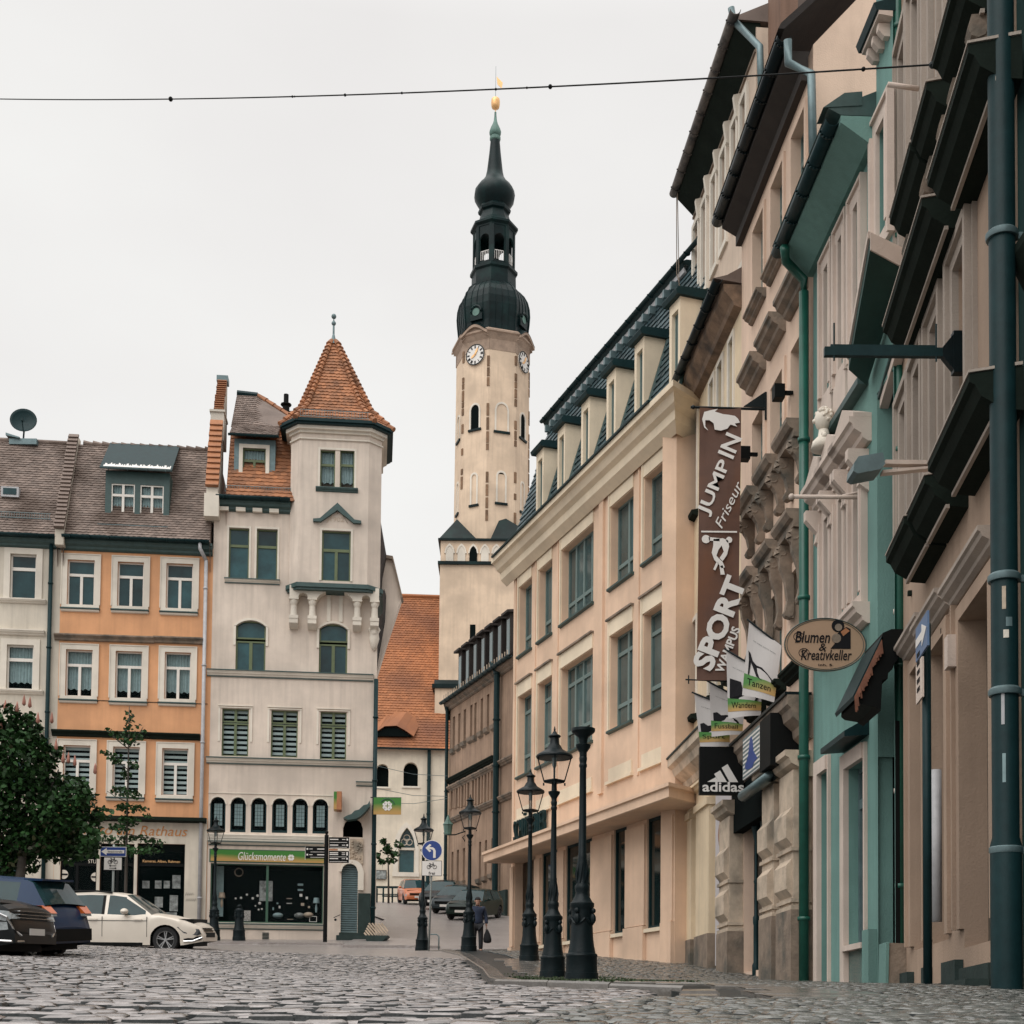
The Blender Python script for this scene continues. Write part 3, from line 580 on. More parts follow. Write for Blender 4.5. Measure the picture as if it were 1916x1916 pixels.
P0, P2 = poly(.38), [(cx_+(x-cx_)*.05, cy_+(y_-cy_)*.05) for x, y_ in poly(0)]; P1 = [(cx_+(x-cx_)*.74, cy_+(y_-cy_)*.74) for x, y_ in poly(.05)]
mb = MB(); t = MB(); z0_ = zt+.12
for k in range(8):
    a, e = P0[k], P0[(k+1) % 8]; a1, e1 = P1[k], P1[(k+1) % 8]; a2, e2 = P2[k], P2[(k+1) % 8]
    q = [((*a, z0_), (*e, z0_), (*e1, zm), (*a1, zm)), ((*a1, zm), (*e1, zm), (*e2, za), (*a2, za))]
    for f_ in q: mb.face(f_)
    if k in (0, 1, 2, 3, 7):
        tiles(t, *q[0], 5, 13 if k == 1 else 5, .035); tiles(t, *q[1], 21, 11 if k == 1 else 4, .035)
trf = add('turret_roof', mb, m_tileo, b.r); tag(add('roof_tiles', t, m_tileo, trf), kind='stuff')
mb = MB()
for k in (0, 1, 2, 3, 7):
    for (a, za_), (e, ze_), n in (((P0[k], z0_), (P1[k], zm), 4), ((P1[k], zm), (P2[k], za), 17)):
        for j in range(n):
            p = Vector((*a, za_)).lerp(Vector((*e, ze_)), j/n); q = Vector((*a, za_)).lerp(Vector((*e, ze_)), (j+1.2)/n); o_ = Vector((p.x-cx_, p.y-cy_, 0)).normalized()*.04; mb.tube([p+o_*1.8, q+o_*.4], [.105, .07], 7)
add('hip_tiles', mb, m_tileo, trf)
mb = MB(); mb.lathe([(.2, za-.12), (.1, za+.05), (.04, za+.3), (.035, za+.85)], (cx_, cy_, 0), 12); mb.ball((cx_, cy_, b.z(622, 605, -1.1)), .09); mb.tube([(cx_, cy_, za+.8), (cx_, cy_, b.z(622, 596, -1.1))], .02); mb.ball((cx_, cy_, b.z(622, 592, -1.1)), .1); add('finial', mb, m_zinc, trf)
mb = MB(); qz = zt+.2; mb.box(ub, uc, -.93, -.91, qz+.24, qz+.26); mb.box(ub, uc, -.93, -.91, qz, qz+.02); k = ub
while k < uc: mb.box(k-.006, k+.006, -.926, -.914, qz, qz+.26); k += .1
add('snow_guard', mb, m_zinc, trf)
# pediment with date
x0, z0_ = b.uz(586, 975, .6); x1 = b.u(676, 975, .6); zp = b.z(631, 942, .6); xm = (x0+x1)/2
mb = MB(); mb.prism([(x0, z0_-.03), (x0+.28, z0_-.03), (xm, zp-.28), (x1-.28, z0_-.03), (x1, z0_-.03), (x1, z0_+.07), (x1-.25, z0_+.1), (xm, zp), (x0+.25, z0_+.1), (x0, z0_+.07)], -.69, -.55); add('pediment', mb, m_sill, tur)
text('1902', .5, .17, tur, (xm, -.56, z0_+.12), m_stonelt); mb = MB(); mb.tube([(xm-.38, -.56, z0_), (xm-.1, -.56, z0_+.42), (xm, -.56, z0_+.34), (xm+.1, -.56, z0_+.42), (xm+.38, -.56, z0_)], .014, 5); add('date_scroll', mb, m_stonelt, tur)
# brackets + arcade under the turret
zc0, zc1 = b.z(626, 1124, .2), b.z(626, 1097, .45)
bx = [b.u(x, 1140, .2) for x in (550, 584.5, 668.5, 701)]
mb = MB()
segs = [(bx[0]+.16, bx[1]-.16, .19), (bx[1]+.16, bx[2]-.16, .34), (bx[2]+.16, bx[3]-.16, .19)]
for a, e, rs in segs:
    cv = arch(a, e, zc0, rs, 'round' if rs < .3 else 'seg', 12)
    for (p, q), (p2, q2) in zip(cv, cv[1:]): mb.face([(p, -.42, q), (p2, -.42, q2), (p2, -.42, zc1), (p, -.42, zc1)]); mb.face([(p, -.42, q), (p, 0, q), (p2, 0, q2), (p2, -.42, q2)])
for k in range(4): mb.box(bx[k]-.16, bx[k]+.16, -.42, 0, zc0, zc1)
add('arcade', mb, m_trimw, tur)
for k, x in enumerate(bx):
    mb = MB(); mb.box(x-.18, x+.18, -.44, -.02, zc0-.06, zc0-.003); mb.lathe([(.09, zc0-.28), (.15, zc0-.16), (.15, zc0-.06)], (x, -.28, 0), 12); mb.lathe([(.14, zc0-.66), (.13, zc0-.6), (.115, zc0-.35), (.12, zc0-.28)], (x, -.28, 0), 12)
    mb.box(x-.17, x+.17, -.42, 0, zc0-.78, zc0-.66); mb.extr([(0, zc0-.78), (-.4, zc0-.78), (-.4, zc0-.95), (-.2, zc0-1.08), (0, zc0-1.1)], x-.16, x+.16); add('bracket', mb, m_trimw, b.r, 'auto')
mb = MB(); q = (bx[1]+bx[2])/2
for s_ in (-.3, .15): mb.box(q+s_, q+s_+.14, -.05, 0, zc0-.75, zc0+.25)
add('relief_panel', mb, m_trimw, b.r)
# shop window with goods
shopbox(b, sh[0]-.1, sh[1]+.1, sh[2]-.05, sh[3]+.05, 2.2)
u0, u1, z0_, z1_ = sh; window(b, sh, [(0, .5, 0, 1), (.5, 1, 0, 1)], .16, .045, m_gframed, m_clear, name='shop_window')
mb = MB(); zs0, zs1 = b.z(500, 1614), b.z(500, 1592); mb.box(u0-.05, u1+.05, -.03, .0, zs0-.02, zs1+.03); o = add('shop_sign', mb, m_gframed, b.r)
mg = bpy.data.materials.new('green_gold_print'); mg.use_nodes = True; t_ = mg.node_tree; c_ = t_.nodes.new('ShaderNodeTexCoord'); s_ = t_.nodes.new('ShaderNodeSeparateXYZ'); r_ = t_.nodes.new('ShaderNodeValToRGB'); n_ = t_.nodes.new('ShaderNodeTexNoise'); a_ = t_.nodes.new('ShaderNodeMath'); a_.operation = 'MULTIPLY_ADD'; a_.inputs[1].default_value = .55
n_.inputs['Scale'].default_value = 1.2; t_.links.new(c_.outputs['Object'], n_.inputs[0]); t_.links.new(c_.outputs['Generated'], s_.inputs[0]); t_.links.new(n_.outputs[0], a_.inputs[0]); t_.links.new(s_.outputs[2], a_.inputs[2]); t_.links.new(a_.outputs[0], r_.inputs[0])
r_.color_ramp.elements[0].position = .45; r_.color_ramp.elements[0].color = (.42, .25, .07, 1); r_.color_ramp.elements[1].position = .9; r_.color_ramp.elements[1].color = (.03, .17, .015, 1); t_.links.new(r_.outputs[0], t_.nodes['Principled BSDF'].inputs['Base Color'])
mb = MB(); mb.box(u0, u1, -.045, -.031, zs0+.02, zs1); add('sign_board', mb, mg, o)
text('Glücksmomente', 1.75, .3, o, ((u0+u1)/2-.2, -.05, (zs0+zs1)/2), m_text_w, shear=.2)
def clover(mb, cx, cz, y, s_):
    for a in range(4):
        t = pi/4+a*pi/2; ex, ez = math.cos(t), math.sin(t)
        for s2 in (-1, 1):
            px_, pz_ = cx+s_*(.62*ex-.2*s2*ez), cz+s_*(.62*ez+.2*s2*ex); mb.lathe([(s_*.3, -.003), (s_*.3, .003)], (px_, y, pz_), 10, axis='y')
        mb.prism([(cx+s_*.12*ex, cz+s_*.12*ez), (cx+s_*(.55*ex-.45*ez), cz+s_*(.55*ez+.45*ex)), (cx+s_*(.55*ex+.45*ez), cz+s_*(.55*ez-.45*ex))], y-.0035, y+.0035)
mb = MB(); clover(mb, (u0+u1)/2+.87, (zs0+zs1)/2-.02, -.05, .13); add('clover_mark', mb, m_text_w, o)
RR = random.Random(3); mg_items = [m_text_w, m_curt, mph, m_gold, m_stonelt, m_zinclt]
def item(nm, x, y_, mbf, mat, o_=-.6): u_, z_ = b.uz(x, y_, o_); mb = MB(); mbf(mb, u_, z_); add(nm, mb, mat, b.r, 'auto')
for x, y_ in ((441, 1681), (451, 1680), (462, 1674), (473, 1681), (482, 1676), (447, 1695), (478, 1695), (486, 1690), (484, 1702), (490, 1701)): item('pendant_bulb', x, y_, lambda mb, u_, z_: mb.ball((u_, .6, z_), RR.uniform(.03, .062)), m_text_w)
item('poster', 498, 1667, lambda mb, u_, z_: mb.box(u_-.25, u_+.24, .6, .62, z_-.38, z_+.38), mph)
for x, y_, w_, h_, k in ((562, 1655, .2, .07, 1), (562, 1665, .2, .06, 1), (563, 1675, .1, .1, 0), (574, 1680, .08, .09, 0), (566, 1692, .12, .1, 4), (541, 1681, .2, .02, 4), (541, 1690, .2, .02, 0), (543, 1720, .22, .02, 4), (523, 1697, .06, .09, 0), (511, 1700, .05, .1, 1), (519, 1690, .06, .05, 1), (578, 1697, .07, .07, 4), (592, 1702, .05, .12, 1)):
    item('boxed_gift', x, y_, lambda mb, u_, z_: mb.box(u_-w_/2, u_+w_/2, .6, .7, z_-h_/2, z_+h_/2), mg_items[k])
for x, y_, k in ((520, 1713, 1), (560, 1713, 2), (577, 1712, 4)): item('cushion', x, y_, lambda mb, u_, z_: mb.ball((u_, .6, z_), .2, 12, .55), mg_items[k])
item('patterned_cushion', 462, 1714, lambda mb, u_, z_: mb.box(u_-.14, u_+.14, .5, .6, z_-.2, z_+.2), M('dotted_fabric', (.45, .43, .4), .9, .9, 18, 0))
def fr(mb, u_, z_): mb.box(u_-.14, u_+.14, .5, .51, z_-.11, z_-.09); mb.box(u_-.14, u_+.14, .5, .51, z_+.09, z_+.11); mb.box(u_-.14, u_-.12, .5, .51, z_-.09, z_+.09); mb.box(u_+.12, u_+.14, .5, .51, z_-.09, z_+.09)
item('picture_frame', 586, 1720, fr, m_text_w)
def lmp(mb, u_, z_): mb.lathe([(.13, 0), (.10, .2)], (u_, .6, z_), 14); mb.lathe([(.03, -.35), (.05, -.2), (.02, 0)], (u_, .6, z_), 8)
item('table_lamp', 592, 1690, lmp, m_curt); item('table_lamp', 415, 1680, lmp, m_stonelt)
item('wreath', 447, 1632, lambda mb, u_, z_: mb.tube([(u_+.15*math.cos(k*pi/8), .6, z_+.15*math.sin(k*pi/8)) for k in range(17)], .025, 5), m_stone)
item('side_curtain', 410, 1665, lambda mb, u_, z_: mb.box(u_-.16, u_+.16, .62, .66, z_-1, z_+.9), m_curt)
u_, z_ = b.uz(497, 1751); mb = MB()
for k in range(5): mb.box(u_-.12, u_+.12, -.02, -.004, z_-.12+k*.052, z_-.09+k*.052)
add('vent_grille', mb, m_metal, b.r)
# corner porch
mb = MB(); mb.face([(up[0]-.1, .8, up[2]-.2), (up[1]+.2, .8, up[2]-.2), (up[1]+.2, .8, up[3]+.2), (up[0]-.1, .8, up[3]+.2)]); add('porch_recess', mb, m_dark, b.r)
u0, z0_ = b.uz(640, 1616); u1, z1_ = b.uz(680, 1570); mb = MB(); mb.box(u0, u1, -.06, -.004, z0_, z1_)
for k in range(46): q, q2 = R.uniform(u0+.05, u1-.05), R.uniform(z0_+.05, z1_-.05); mb.ball((q, -.07, q2), R.uniform(.02, .05), 6)
add('carved_relief', mb, m_stonelt, b.r)
mb = MB(); zz = dr[2]
while zz < dr[3]: mb.extr([(.14, zz), (.11, zz+.02), (.11, zz+.06), (.14, zz+.08)], dr[0], dr[1]); zz += .085
tag(add('roller_shutter', mb, m_zinc, b.r), kind='stuff')
mb = MB(); mb.box(dr[0]-.15, b.L-.2, -.35, .1, b.gl(5)-.2, dr[2]-.12); mb.box(dr[0]-.05, b.L-.25, -.18, .1, dr[2]-.12, dr[2]-.01); add('door_step', mb, m_plinth, b.r)
mb = MB(); mb.box(dr[1]+.02, b.L-.12, -.12, -.004, dr[2]-.2, b.z(680, 1672)); add('porch_plinth', mb, m_plinth, b.r)
mb = MB(); cv = arch(dr[0], dr[1], dr[3]-.3, .3, 'round'); cv2 = arch(dr[0]-.08, dr[1]+.22, dr[3]-.3, .45, 'round')
for (a, c), (a2, c2), (d, e), (d2, e2) in zip(cv, cv[1:], cv2, cv2[1:]): mb.prism([(a, c+.003), (a2, c2+.003), (d2, e2), (d, e)], -.1, 0)
mb.box(dr[1]+.003, dr[1]+.22, -.1, 0, dr[2]+1.6, dr[3]-.3); add('door_arch', mb, m_trimw, b.r)
mb = MB(); p = [b.uz(x, y_) for x, y_ in ((643, 1534), (650, 1530), (658, 1527), (664, 1521), (672, 1519), (680, 1511), (688, 1509), (692, 1502), (692, 1512), (684, 1522), (676, 1530), (666, 1536), (652, 1538))]
mb.prism(p, -.55, -.004); add('scalloped_canopy', mb, m_sill, b.r)
mb = MB(); mb.tube([(b.u(636, 1715), -.05, b.z(636, 1712)), (b.u(625, 1718), -.25, b.z(625, 1718))], .015); mb.ball((b.u(628, 1722), -.28, b.z(628, 1722)), .05); add('bell_pull', mb, m_iron, b.r)
mb = MB(); x_ = b.L-.02; pipe(mb, x_, -.1, -.1, b.z(697, 1272), .085); add('downpipe', mb, m_metal, b.r, True)
u_, z_ = b.uz(633, 1500, .4); r0 = root('light_box_sign', 'small green and red boxed sign sticking out beside the six arched windows', 'sign', b.pnt(u_, 0, z_), b.ang)
mb = MB(); mb.box(-.05, .13, -.7, -.12, -.34, .34); add('sign_box', mb, m_tileo, r0); mb = MB(); mb.T = Matrix.Rotation(pi/2, 4, 'Z'); mb.box(-.68, -.14, .051, .06, -.31, .31); add('sign_face', mb, mg, r0); mb = MB(); mb.box(-.16, -.052, -.69, -.13, -.33, .33); add('sign_front', mb, mg, r0); mb = MB(); mb.tube([(.03, -.2, 0), (.03, 0, 0)], .03); add('sign_arm', mb, m_iron, r0)
# statue on the corner
u_, z_ = b.uz(700, 1190, .1); mb = MB(); mb.lathe([(.02, -.55), (.12, -.4), (.2, -.1), (.17, .1), (.24, .25), (.15, .4), (.05, .5)], (u_, -.05, z_), 9); mb.ball((u_, -.15, z_+.1), .12); add('corner_carving', mb, m_trimw, b.r, True)
# --- house behind with cream gable
P = onsurf(702, 66); r0 = root('gable_house', 'house behind the corner house showing a cream gable and dark eaves', 'house', (P.x, P.y, P.z))
def loc(px, py, Y): q = pt(px, py, Y)-Vector((P.x, P.y, P.z)); return (q.x, q.z)
mb = MB(); mb.prism([loc(x, y_, 66) for x, y_ in ((680, 1700), (702, 1700), (702, 1272), (724, 1200), (752, 1117), (735, 1042), (722, 1038), (700, 1100), (680, 1100))], 0, .5); add('gable_wall', mb, m_white, r0)
mb = MB(); mb.prism([loc(x, y_, 65.8) for x, y_ in ((690, 1150), (690, 960), (712, 975), (723, 1040), (715, 1080), (712, 1125), (722, 1112), (720, 1160), (706, 1240), (703, 1265), (690, 1265))], -1, .0); add('dark_eaves', mb, m_tiledk, r0)
mb = MB(); mb.prism([loc(x, y_, 65.8) for x, y_ in ((722, 1038), (735, 1040), (753, 1116), (750, 1120), (734, 1046), (722, 1044))], -.2, .6); add('verge', mb, m_stone, r0)
# =============== church ===============
b = Bld('church_nave', 'cream church nave with a big orange tiled roof and pointed window', 'church', 660, 97, 830, 97.5)
ze = b.z(760, 1402); got = b.rect(745, 777, 1548, 1632); ra = [b.rect(704, 727, 1429, 1472), b.rect(755, 782, 1426, 1471)]
b.holes = [(*got, 'point', 1.5)]+[(*r_, 'round', .45) for r_ in ra]; b.shell(0, b.L, -2, ze, 18, m_church, .6)
for r_ in ra: 
    mb = MB(); mb.box(r_[0], r_[1], .5, .55, r_[2], r_[3]); add('window', mb, m_dark, b.r); mb = MB(); mb.box(r_[0]-.1, r_[1]+.15, -.1, 0, r_[2]-.12, r_[2]); add('window_sill', mb, m_trimw, b.r)
mb = MB(); mb.box(got[0], got[1], .5, .55, got[2], got[3]); wn = add('window', mb, m_glass, b.r)
mb = MB(); cv = arch(got[0], got[1], got[3]-1.5, 1.5, 'point'); cv2 = arch(got[0]-.35, got[1]+.25, got[3]-1.5, 1.9, 'point')
for (a, c), (a2, c2), (d, e), (d2, e2) in zip(cv, cv[1:], cv2, cv2[1:]): mb.prism([(a, c), (a2, c2), (d2, e2), (d, e)], -.06, 0)
mb.box(got[0]-.35, got[0], -.06, 0, got[2], got[3]-1.5); mb.box(got[1], got[1]+.25, -.06, 0, got[2], got[3]-1.5); mb.box(got[0]-.4, got[1]+.3, -.1, 0, got[2]-.3, got[2]); add('window_surround', mb, m_trimw, b.r)
mb = MB(); xm = (got[0]+got[1])/2; zz = got[3]-1.5
mb.box(got[0], got[1], .36, .46, zz-.05, zz+.12); [mb.box(x-.04, x+.04, .36, .46, got[2], zz) for x in (got[0]+.04, got[1]-.04)]
for a in (0, 2.1, 4.2): mb.tube([(xm+.2*math.sin(a)+.22*math.cos(t*pi/6), .4, zz+.62+.2*math.cos(a)+.22*math.sin(t*pi/6)) for t in range(13)], .035, 5)
add('tracery', mb, m_trimw, wn)
zr = b.z(780, 1118, -9); mb = MB(); mb.face([(0, -.4, ze), (b.L+1, -.4, ze), (b.L+1, 9, zr), (0, 9, zr)]); mb.face([(0, 9, zr), (b.L+1, 9, zr), (b.L+1, 18, ze), (0, 18, ze)]); mb.face([(0, -.4, ze), (0, 9, zr), (0, 18, ze)])
rf = add('roof', mb, m_tilech, b.r); t = MB(); tiles(t, (1.5, -.4, ze), (b.L+.8, -.4, ze), (b.L+.8, 9, zr), (1.5, 9, zr), 62, 22, .05); tag(add('roof_tiles', t, m_tilech, rf), kind='stuff')
mb = MB(); mb.tube([(0, 9, zr+.1), (b.L+1, 9, zr+.1)], .16, 6); add('ridge', mb, m_tilech, rf)
q = [b.uz(x, y_, .1) for x, y_ in ((696, 1377), (706, 1371), (720, 1362), (742, 1361), (756, 1368), (771, 1378))]
mb = MB(); mb.prism(q, -.1, 1.2); add('eyebrow_dormer', mb, m_dark, rf)
q2 = [b.uz(x, y_, .2) for x, y_ in ((690, 1376), (706, 1368), (720, 1359), (742, 1358), (757, 1366), (774, 1378))]; mb = MB(); k = [(x, -.25, z) for x, z in q2]; far = [(x+(.1+1.2*i), 3.6, z+3.2) for i, (x, z) in enumerate(q2)]
for a in range(5): mb.face([k[a], k[a+1], (q2[a+1][0]+1.4, 3.4+.1*a, q2[3][1]+2.9), (q2[a][0]+1.4, 3.4, q2[3][1]+2.9)])
add('dormer_tiles', mb, m_tilech, rf)
mb = MB(); gutter(mb, 0, b.L, -.5, ze, .12); add('gutter', mb, m_metal, b.r); mb = MB(); pipe(mb, b.u(802, 1500, .1), -.15, 0, ze, .13); add('downpipe', mb, m_metal, b.r)
u_, z_ = b.uz(712, 1637); P = b.pnt(u_, -.1, z_); r0 = root('notice_board', 'small framed picture board on the church wall behind the sapling', 'notice board', P, b.ang)
mb = MB(); mb.box(-.42, .42, -.04, 0, -.32, .32); add('board', mb, m_text_k, r0); mb = MB(); mb.box(-.38, .38, -.05, -.041, -.28, .28); add('print', mb, mph, r0)
# =============== tower ===============
TY = 103.0; tp = pt(912.5, 1600, TY); r0 = root('clock_tower', 'tall cream octagonal church tower with dark copper onion dome, clock and gold ball', 'tower', (tp.x, TY, 9.2))
def tz(py, Y=TY): return pt(922, py, Y).z-9.2
s1 = TY/F; PH = math.radians(-5.7)
def octa(prof, mat, name, n=8, smooth=False, parent=None, D=0.0):
    mb = MB(); mb.lathe([(w_*s1*1.0, tz(y_, TY+D)) for w_, y_ in prof], (0, 0, 0), n, PH-pi/2); return add(name, mb, mat, parent or r0, smooth)
def offx(px, Y): return (px-918.5)/F*Y
mb = MB(); fy = -3.8; zb1 = tz(1055, TY+fy); zl = tz(1282, TY+fy); xl, xr = offx(824, TY+fy), 3.75
mb.box(xl, xr, fy, 3.8, zl, zb1); mb.box(xl-.25, xr+.1, fy-.12, 3.8, -4, zl); mb.box(xl+.03, xr-.03, fy+.04, 3.8, zb1, tz(1012, TY+fy)); add('square_base', mb, m_tower, r0)
mb = MB(); mb.box(xl-.15, xr+.15, fy-.2, 3.9, zb1-.1, zb1+.12); mb.box(xl-.45, xr+.2, fy-.3, 3.9, zl-.3, zl+.0); mb.extr([(fy-.3, zl), (fy, zl+.35), (fy+.1, zl+.35), (fy+.1, zl)], xl-.3, xr); add('base_ledge', mb, m_copper, r0)
for k, x in enumerate((842, 864.5, 887, 909, 931)):
    xx = offx(x, TY+fy); mb = MB(); cv = arch(xx-.28, xx+.28, tz(1036, TY+fy), .55, 'point'); mb.prism([(xx-.28, tz(1052, TY+fy)), (xx+.28, tz(1052, TY+fy))]+cv[::-1], fy-.015, fy+.035); add('niche', mb, m_dark if k == 2 else m_trimw, r0)
    mb = MB(); mb.box(xx-.33, xx+.33, fy-.1, fy+.03, tz(1054, TY+fy)-.05, tz(1053, TY+fy)+.05); add('niche_sill', mb, m_copper, r0)
    mb = MB(); cv2 = arch(xx-.38, xx+.38, tz(1036, TY+fy), .72, 'point')
    for (a, c), (a2, c2), (d, e), (d2, e2) in zip(cv, cv[1:], cv2, cv2[1:]): mb.prism([(a, c), (a2, c2), (d2, e2), (d, e)], fy-.05, fy+.03)
    add('niche_moulding', mb, m_trimw, r0)
zc = tz(1012, TY+fy)
for sx in (-1, 1):
    x0_, x1_ = (xl-.15, -.9) if sx < 0 else (.0, xr+.1); mb = MB(); ax = offx(856, TY) if sx < 0 else offx(938, TY); ap = tz(985 if sx > 0 else 992, TY)
    mb.face([(x0_, fy-.15, zc), (x1_, fy-.15, zc), (ax, -2.2, ap)]); mb.face([(x0_, fy-.15, zc), (ax, -2.2, ap), (x0_, 0, zc)]); mb.face([(x1_, fy-.15, zc), (x1_, 0, zc), (ax, -2.2, ap)]); add('corner_roof', mb, m_copper, r0)
mb = MB(); mb.box(xl-.15, xr+.12, fy-.17, 3.9, zc-.02, zc+.12); mb.extr([(fy-.15, zc+.12), (-2.3, zc+.5), (-2.3, zc)], xl, xr); add('parapet_cap', mb, m_copper, r0)
mb = MB(); u_ = offx(887.5, TY+fy); mb.box(u_-.2, u_+.2, fy-.02, fy+.03, tz(1198, TY+fy), tz(1169, TY+fy)); add('slit_window', mb, m_dark, r0)
octa([(72, 1020), (71.5, 900), (70.5, 760), (70, 662), (70, 645)], m_tower, 'shaft', D=-2.6)
tf = lambda py: tz(py, TY-2.6)
Rv = 70*s1; ap = Rv*math.cos(pi/8)
mq = M('brown_quoin_stone', (.20, .12, .07), .9, .4, 3, .3, 20, vary=.3); mb = MB()
for k in (-1, 0, 1, 2):
    t = PH+k*pi/4; x, y_ = math.sin(t), -math.cos(t); z = tz(1000); R_ = 71.5*s1
    while z < tf(668):
        h = R.uniform(.45, 1.1)
        if R.random() < .68: mb.T = Matrix.Translation((R_*x, R_*y_, 0)) @ Matrix.Rotation(t, 4, 'Z'); mb.box(-.1, .1, -.04, .1, z, z+h*.85)
        z += h; R_ = (71.5-1.5*(z-tz(1000))/(tz(668)-tz(1000)))*s1
add('quoin_stones', mb, mq, r0)['kind'] = 'stuff'
def faceitem(k, fn, name, mat, parent=r0, smooth=False):
    mb = MB(); mb.T = Matrix.Rotation(PH+(k+.5)*pi/4, 4, 'Z'); fn(mb); return add(name, mb, mat, parent, smooth)
apz = lambda py: (70+1.5*(py-660)/350)*s1*math.cos(pi/8)
for k, yt, yb, w_, kind, dk in ((-1, 752, 800, .34, 'point', 1), (0, 752, 806, .42, 'point', 0), (-2, 758, 806, .3, 'point', 0), (1, 757, 806, .34, 'point', 2), (-1, 883, 942, .2, 'round', 0), (0, 881, 940, .28, 'round', 1), (-2, 885, 945, .2, 'round', 1), (1, 888, 945, .2, 'round', 0)):
    a = apz((yt+yb)/2); zt_, z0_ = tf(yt), tf(yb); hh = w_*1.1 if kind == 'point' else w_
    cv = arch(-w_, w_, zt_-hh-.1, hh+.0, kind); cv2 = arch(-w_-.13, w_+.13, zt_-hh-.1, hh+.15, kind)
    def f(mb):
        for (p, c), (p2, c2), (d, e), (d2, e2) in zip(cv, cv[1:], cv2, cv2[1:]): mb.prism([(p, c), (p2, c2), (d2, e2), (d, e)], -a-.07, -a+.05)
        for s_ in (-1, 1): mb.box(s_*w_, s_*(w_+.13), -a-.07, -a+.05, z0_, zt_-hh-.1)
    o = faceitem(k, f, 'window', m_trimw)
    faceitem(k, lambda mb: mb.prism([(-w_, z0_), (w_, z0_)]+cv[::-1], -a-.012, -a+.03), 'louvres' if dk else 'blind_panel', m_dark if dk else m_tower, o)
    faceitem(k, lambda mb: mb.box(-w_-.2, w_+.2, -a-.14, -a+.03, z0_-.16, z0_), 'window_sill', m_copper, o)
for k in (-1, 1):
    zc_ = tf(661 if k < 0 else 661); a = ap+.03
    o = faceitem(k, lambda mb: mb.lathe([(.74, -a-.10), (.74, -a+.02)], (0, 0, zc_), 36, axis='y'), 'clock_face', m_text_w)
    def num(mb):
        for h in range(12):
            t = h*pi/6; old = mb.T; mb.T = old @ Matrix.Translation((0, 0, zc_)) @ Matrix.Rotation(t, 4, 'Y')
            n = (2, 1, 2, 3, 2, 1, 2, 3, 3, 2, 1, 2)[h]
            for j in range(n): xx = (j-(n-1)/2)*.065; mb.box(xx-.02, xx+.02, -a-.12, -a-.10, .47, .68)
            mb.T = old
    faceitem(k, num, 'numerals', m_text_k, o)['kind'] = 'stuff'
    def rim(mb): mb.tube([(.75*math.sin(q*pi/18), -a-.1, zc_+.75*math.cos(q*pi/18)) for q in range(37)], .04, 6)
    faceitem(k, rim, 'clock_rim', m_iron, o)
    for ang, L_ in ((28, .55), (-125, .42)):
        def hand(mb): mb.T = mb.T @ Matrix.Translation((0, 0, zc_)) @ Matrix.Rotation(math.radians(ang), 4, 'Y'); mb.prism([(-.04, -.12), (.04, -.12), (.08, L_*.6), (0, L_), (-.08, L_*.6)], -a-.16, -a-.13)
        faceitem(k, hand, 'clock_hand', m_gold, o)
mst = M('pinkish_stone_cornice', (.33, .24, .18), .85, .3, 2, .3, 20)
octa([(70.6, 652), (70.6, 632), (73, 628), (76, 622), (79, 620), (79, 617), (74, 613), (66, 611)], mst, 'cornice', D=-2.8)
for k in (-3, -1, 1, 3):
    def f(mb):
        n = 14; W_ = 1.12
        for j in range(n):
            x, x2 = -W_+2*W_*j/n, -W_+2*W_*(j+1)/n; h = lambda q: .62*math.cos(q/W_*pi/2)**1.3
            z, z2 = tf(632)+h(x), tf(632)+h(x2); mb.face([(x, -ap-.02, tf(655)), (x2, -ap-.02, tf(655)), (x2, -ap-.02, z2), (x, -ap-.02, z)])
            for o_, dz, th in ((-.22, .0, .16), (-.42, .16, .2)): mb.prism([(x, z+dz), (x2, z2+dz), (x2, z2+dz+th), (x, z+dz+th)], -ap+o_, -ap+.4)
    faceitem(k, f, 'curved_gable', mst)
    def f2(mb):
        n = 14; W_ = 1.15; h = lambda q: .62*math.cos(q/W_*pi/2)**1.3
        for j in range(n): x, x2 = -W_+2*W_*j/n, -W_+2*W_*(j+1)/n; mb.face([(x, -ap-.44, tf(632)+h(x)+.38), (x2, -ap-.44, tf(632)+h(x2)+.38), (x2*.6, -ap+.5, tf(632)+h(x2)+1.0), (x*.6, -ap+.5, tf(632)+h(x)+1.0)])
    faceitem(k, f2, 'gable_capping', m_copper)
dome = [(67, 655), (66, 642), (66, 628), (68, 611), (69, 597), (68, 583), (64.5, 570), (58, 559), (50, 551), (43, 546)]
dm = octa(dome, m_copper, 'dome')
octa([(43, 548), (43, 540), (42.5, 520), (46, 517), (46, 512), (41, 509)], m_copper, 'drum')
mb = MB()
for k in range(8):
    for j in range(4):
        t = PH+(k+j/4)*pi/4-pi/2; cc = math.cos(pi/8)/math.cos((j/4-.5)*pi/4) if j else 1
        mb.tube([(w_*s1*cc*math.cos(t)*1.005, w_*s1*cc*math.sin(t)*1.005, tz(y_)) for w_, y_ in dome], .035 if j else .07, 4)
add('standing_seams', mb, m_copper, dm)
for k in (-1, 1):
    def f(mb): mb.box(-.5, .5, -ap-.06, -ap+.8, tf(595), tf(583)); mb.tube([(.42*math.cos(q*pi/8), -ap-.12, tf(580)+.42*math.sin(q*pi/8)) for q in range(9)], .09, 6)
    o = faceitem(k, f, 'round_dormer', m_copper)
    faceitem(k, lambda mb: mb.lathe([(.3, -ap-.09), (.3, -ap+.4)], (0, 0, tf(580)), 18, axis='y'), 'porthole', m_patina, o)
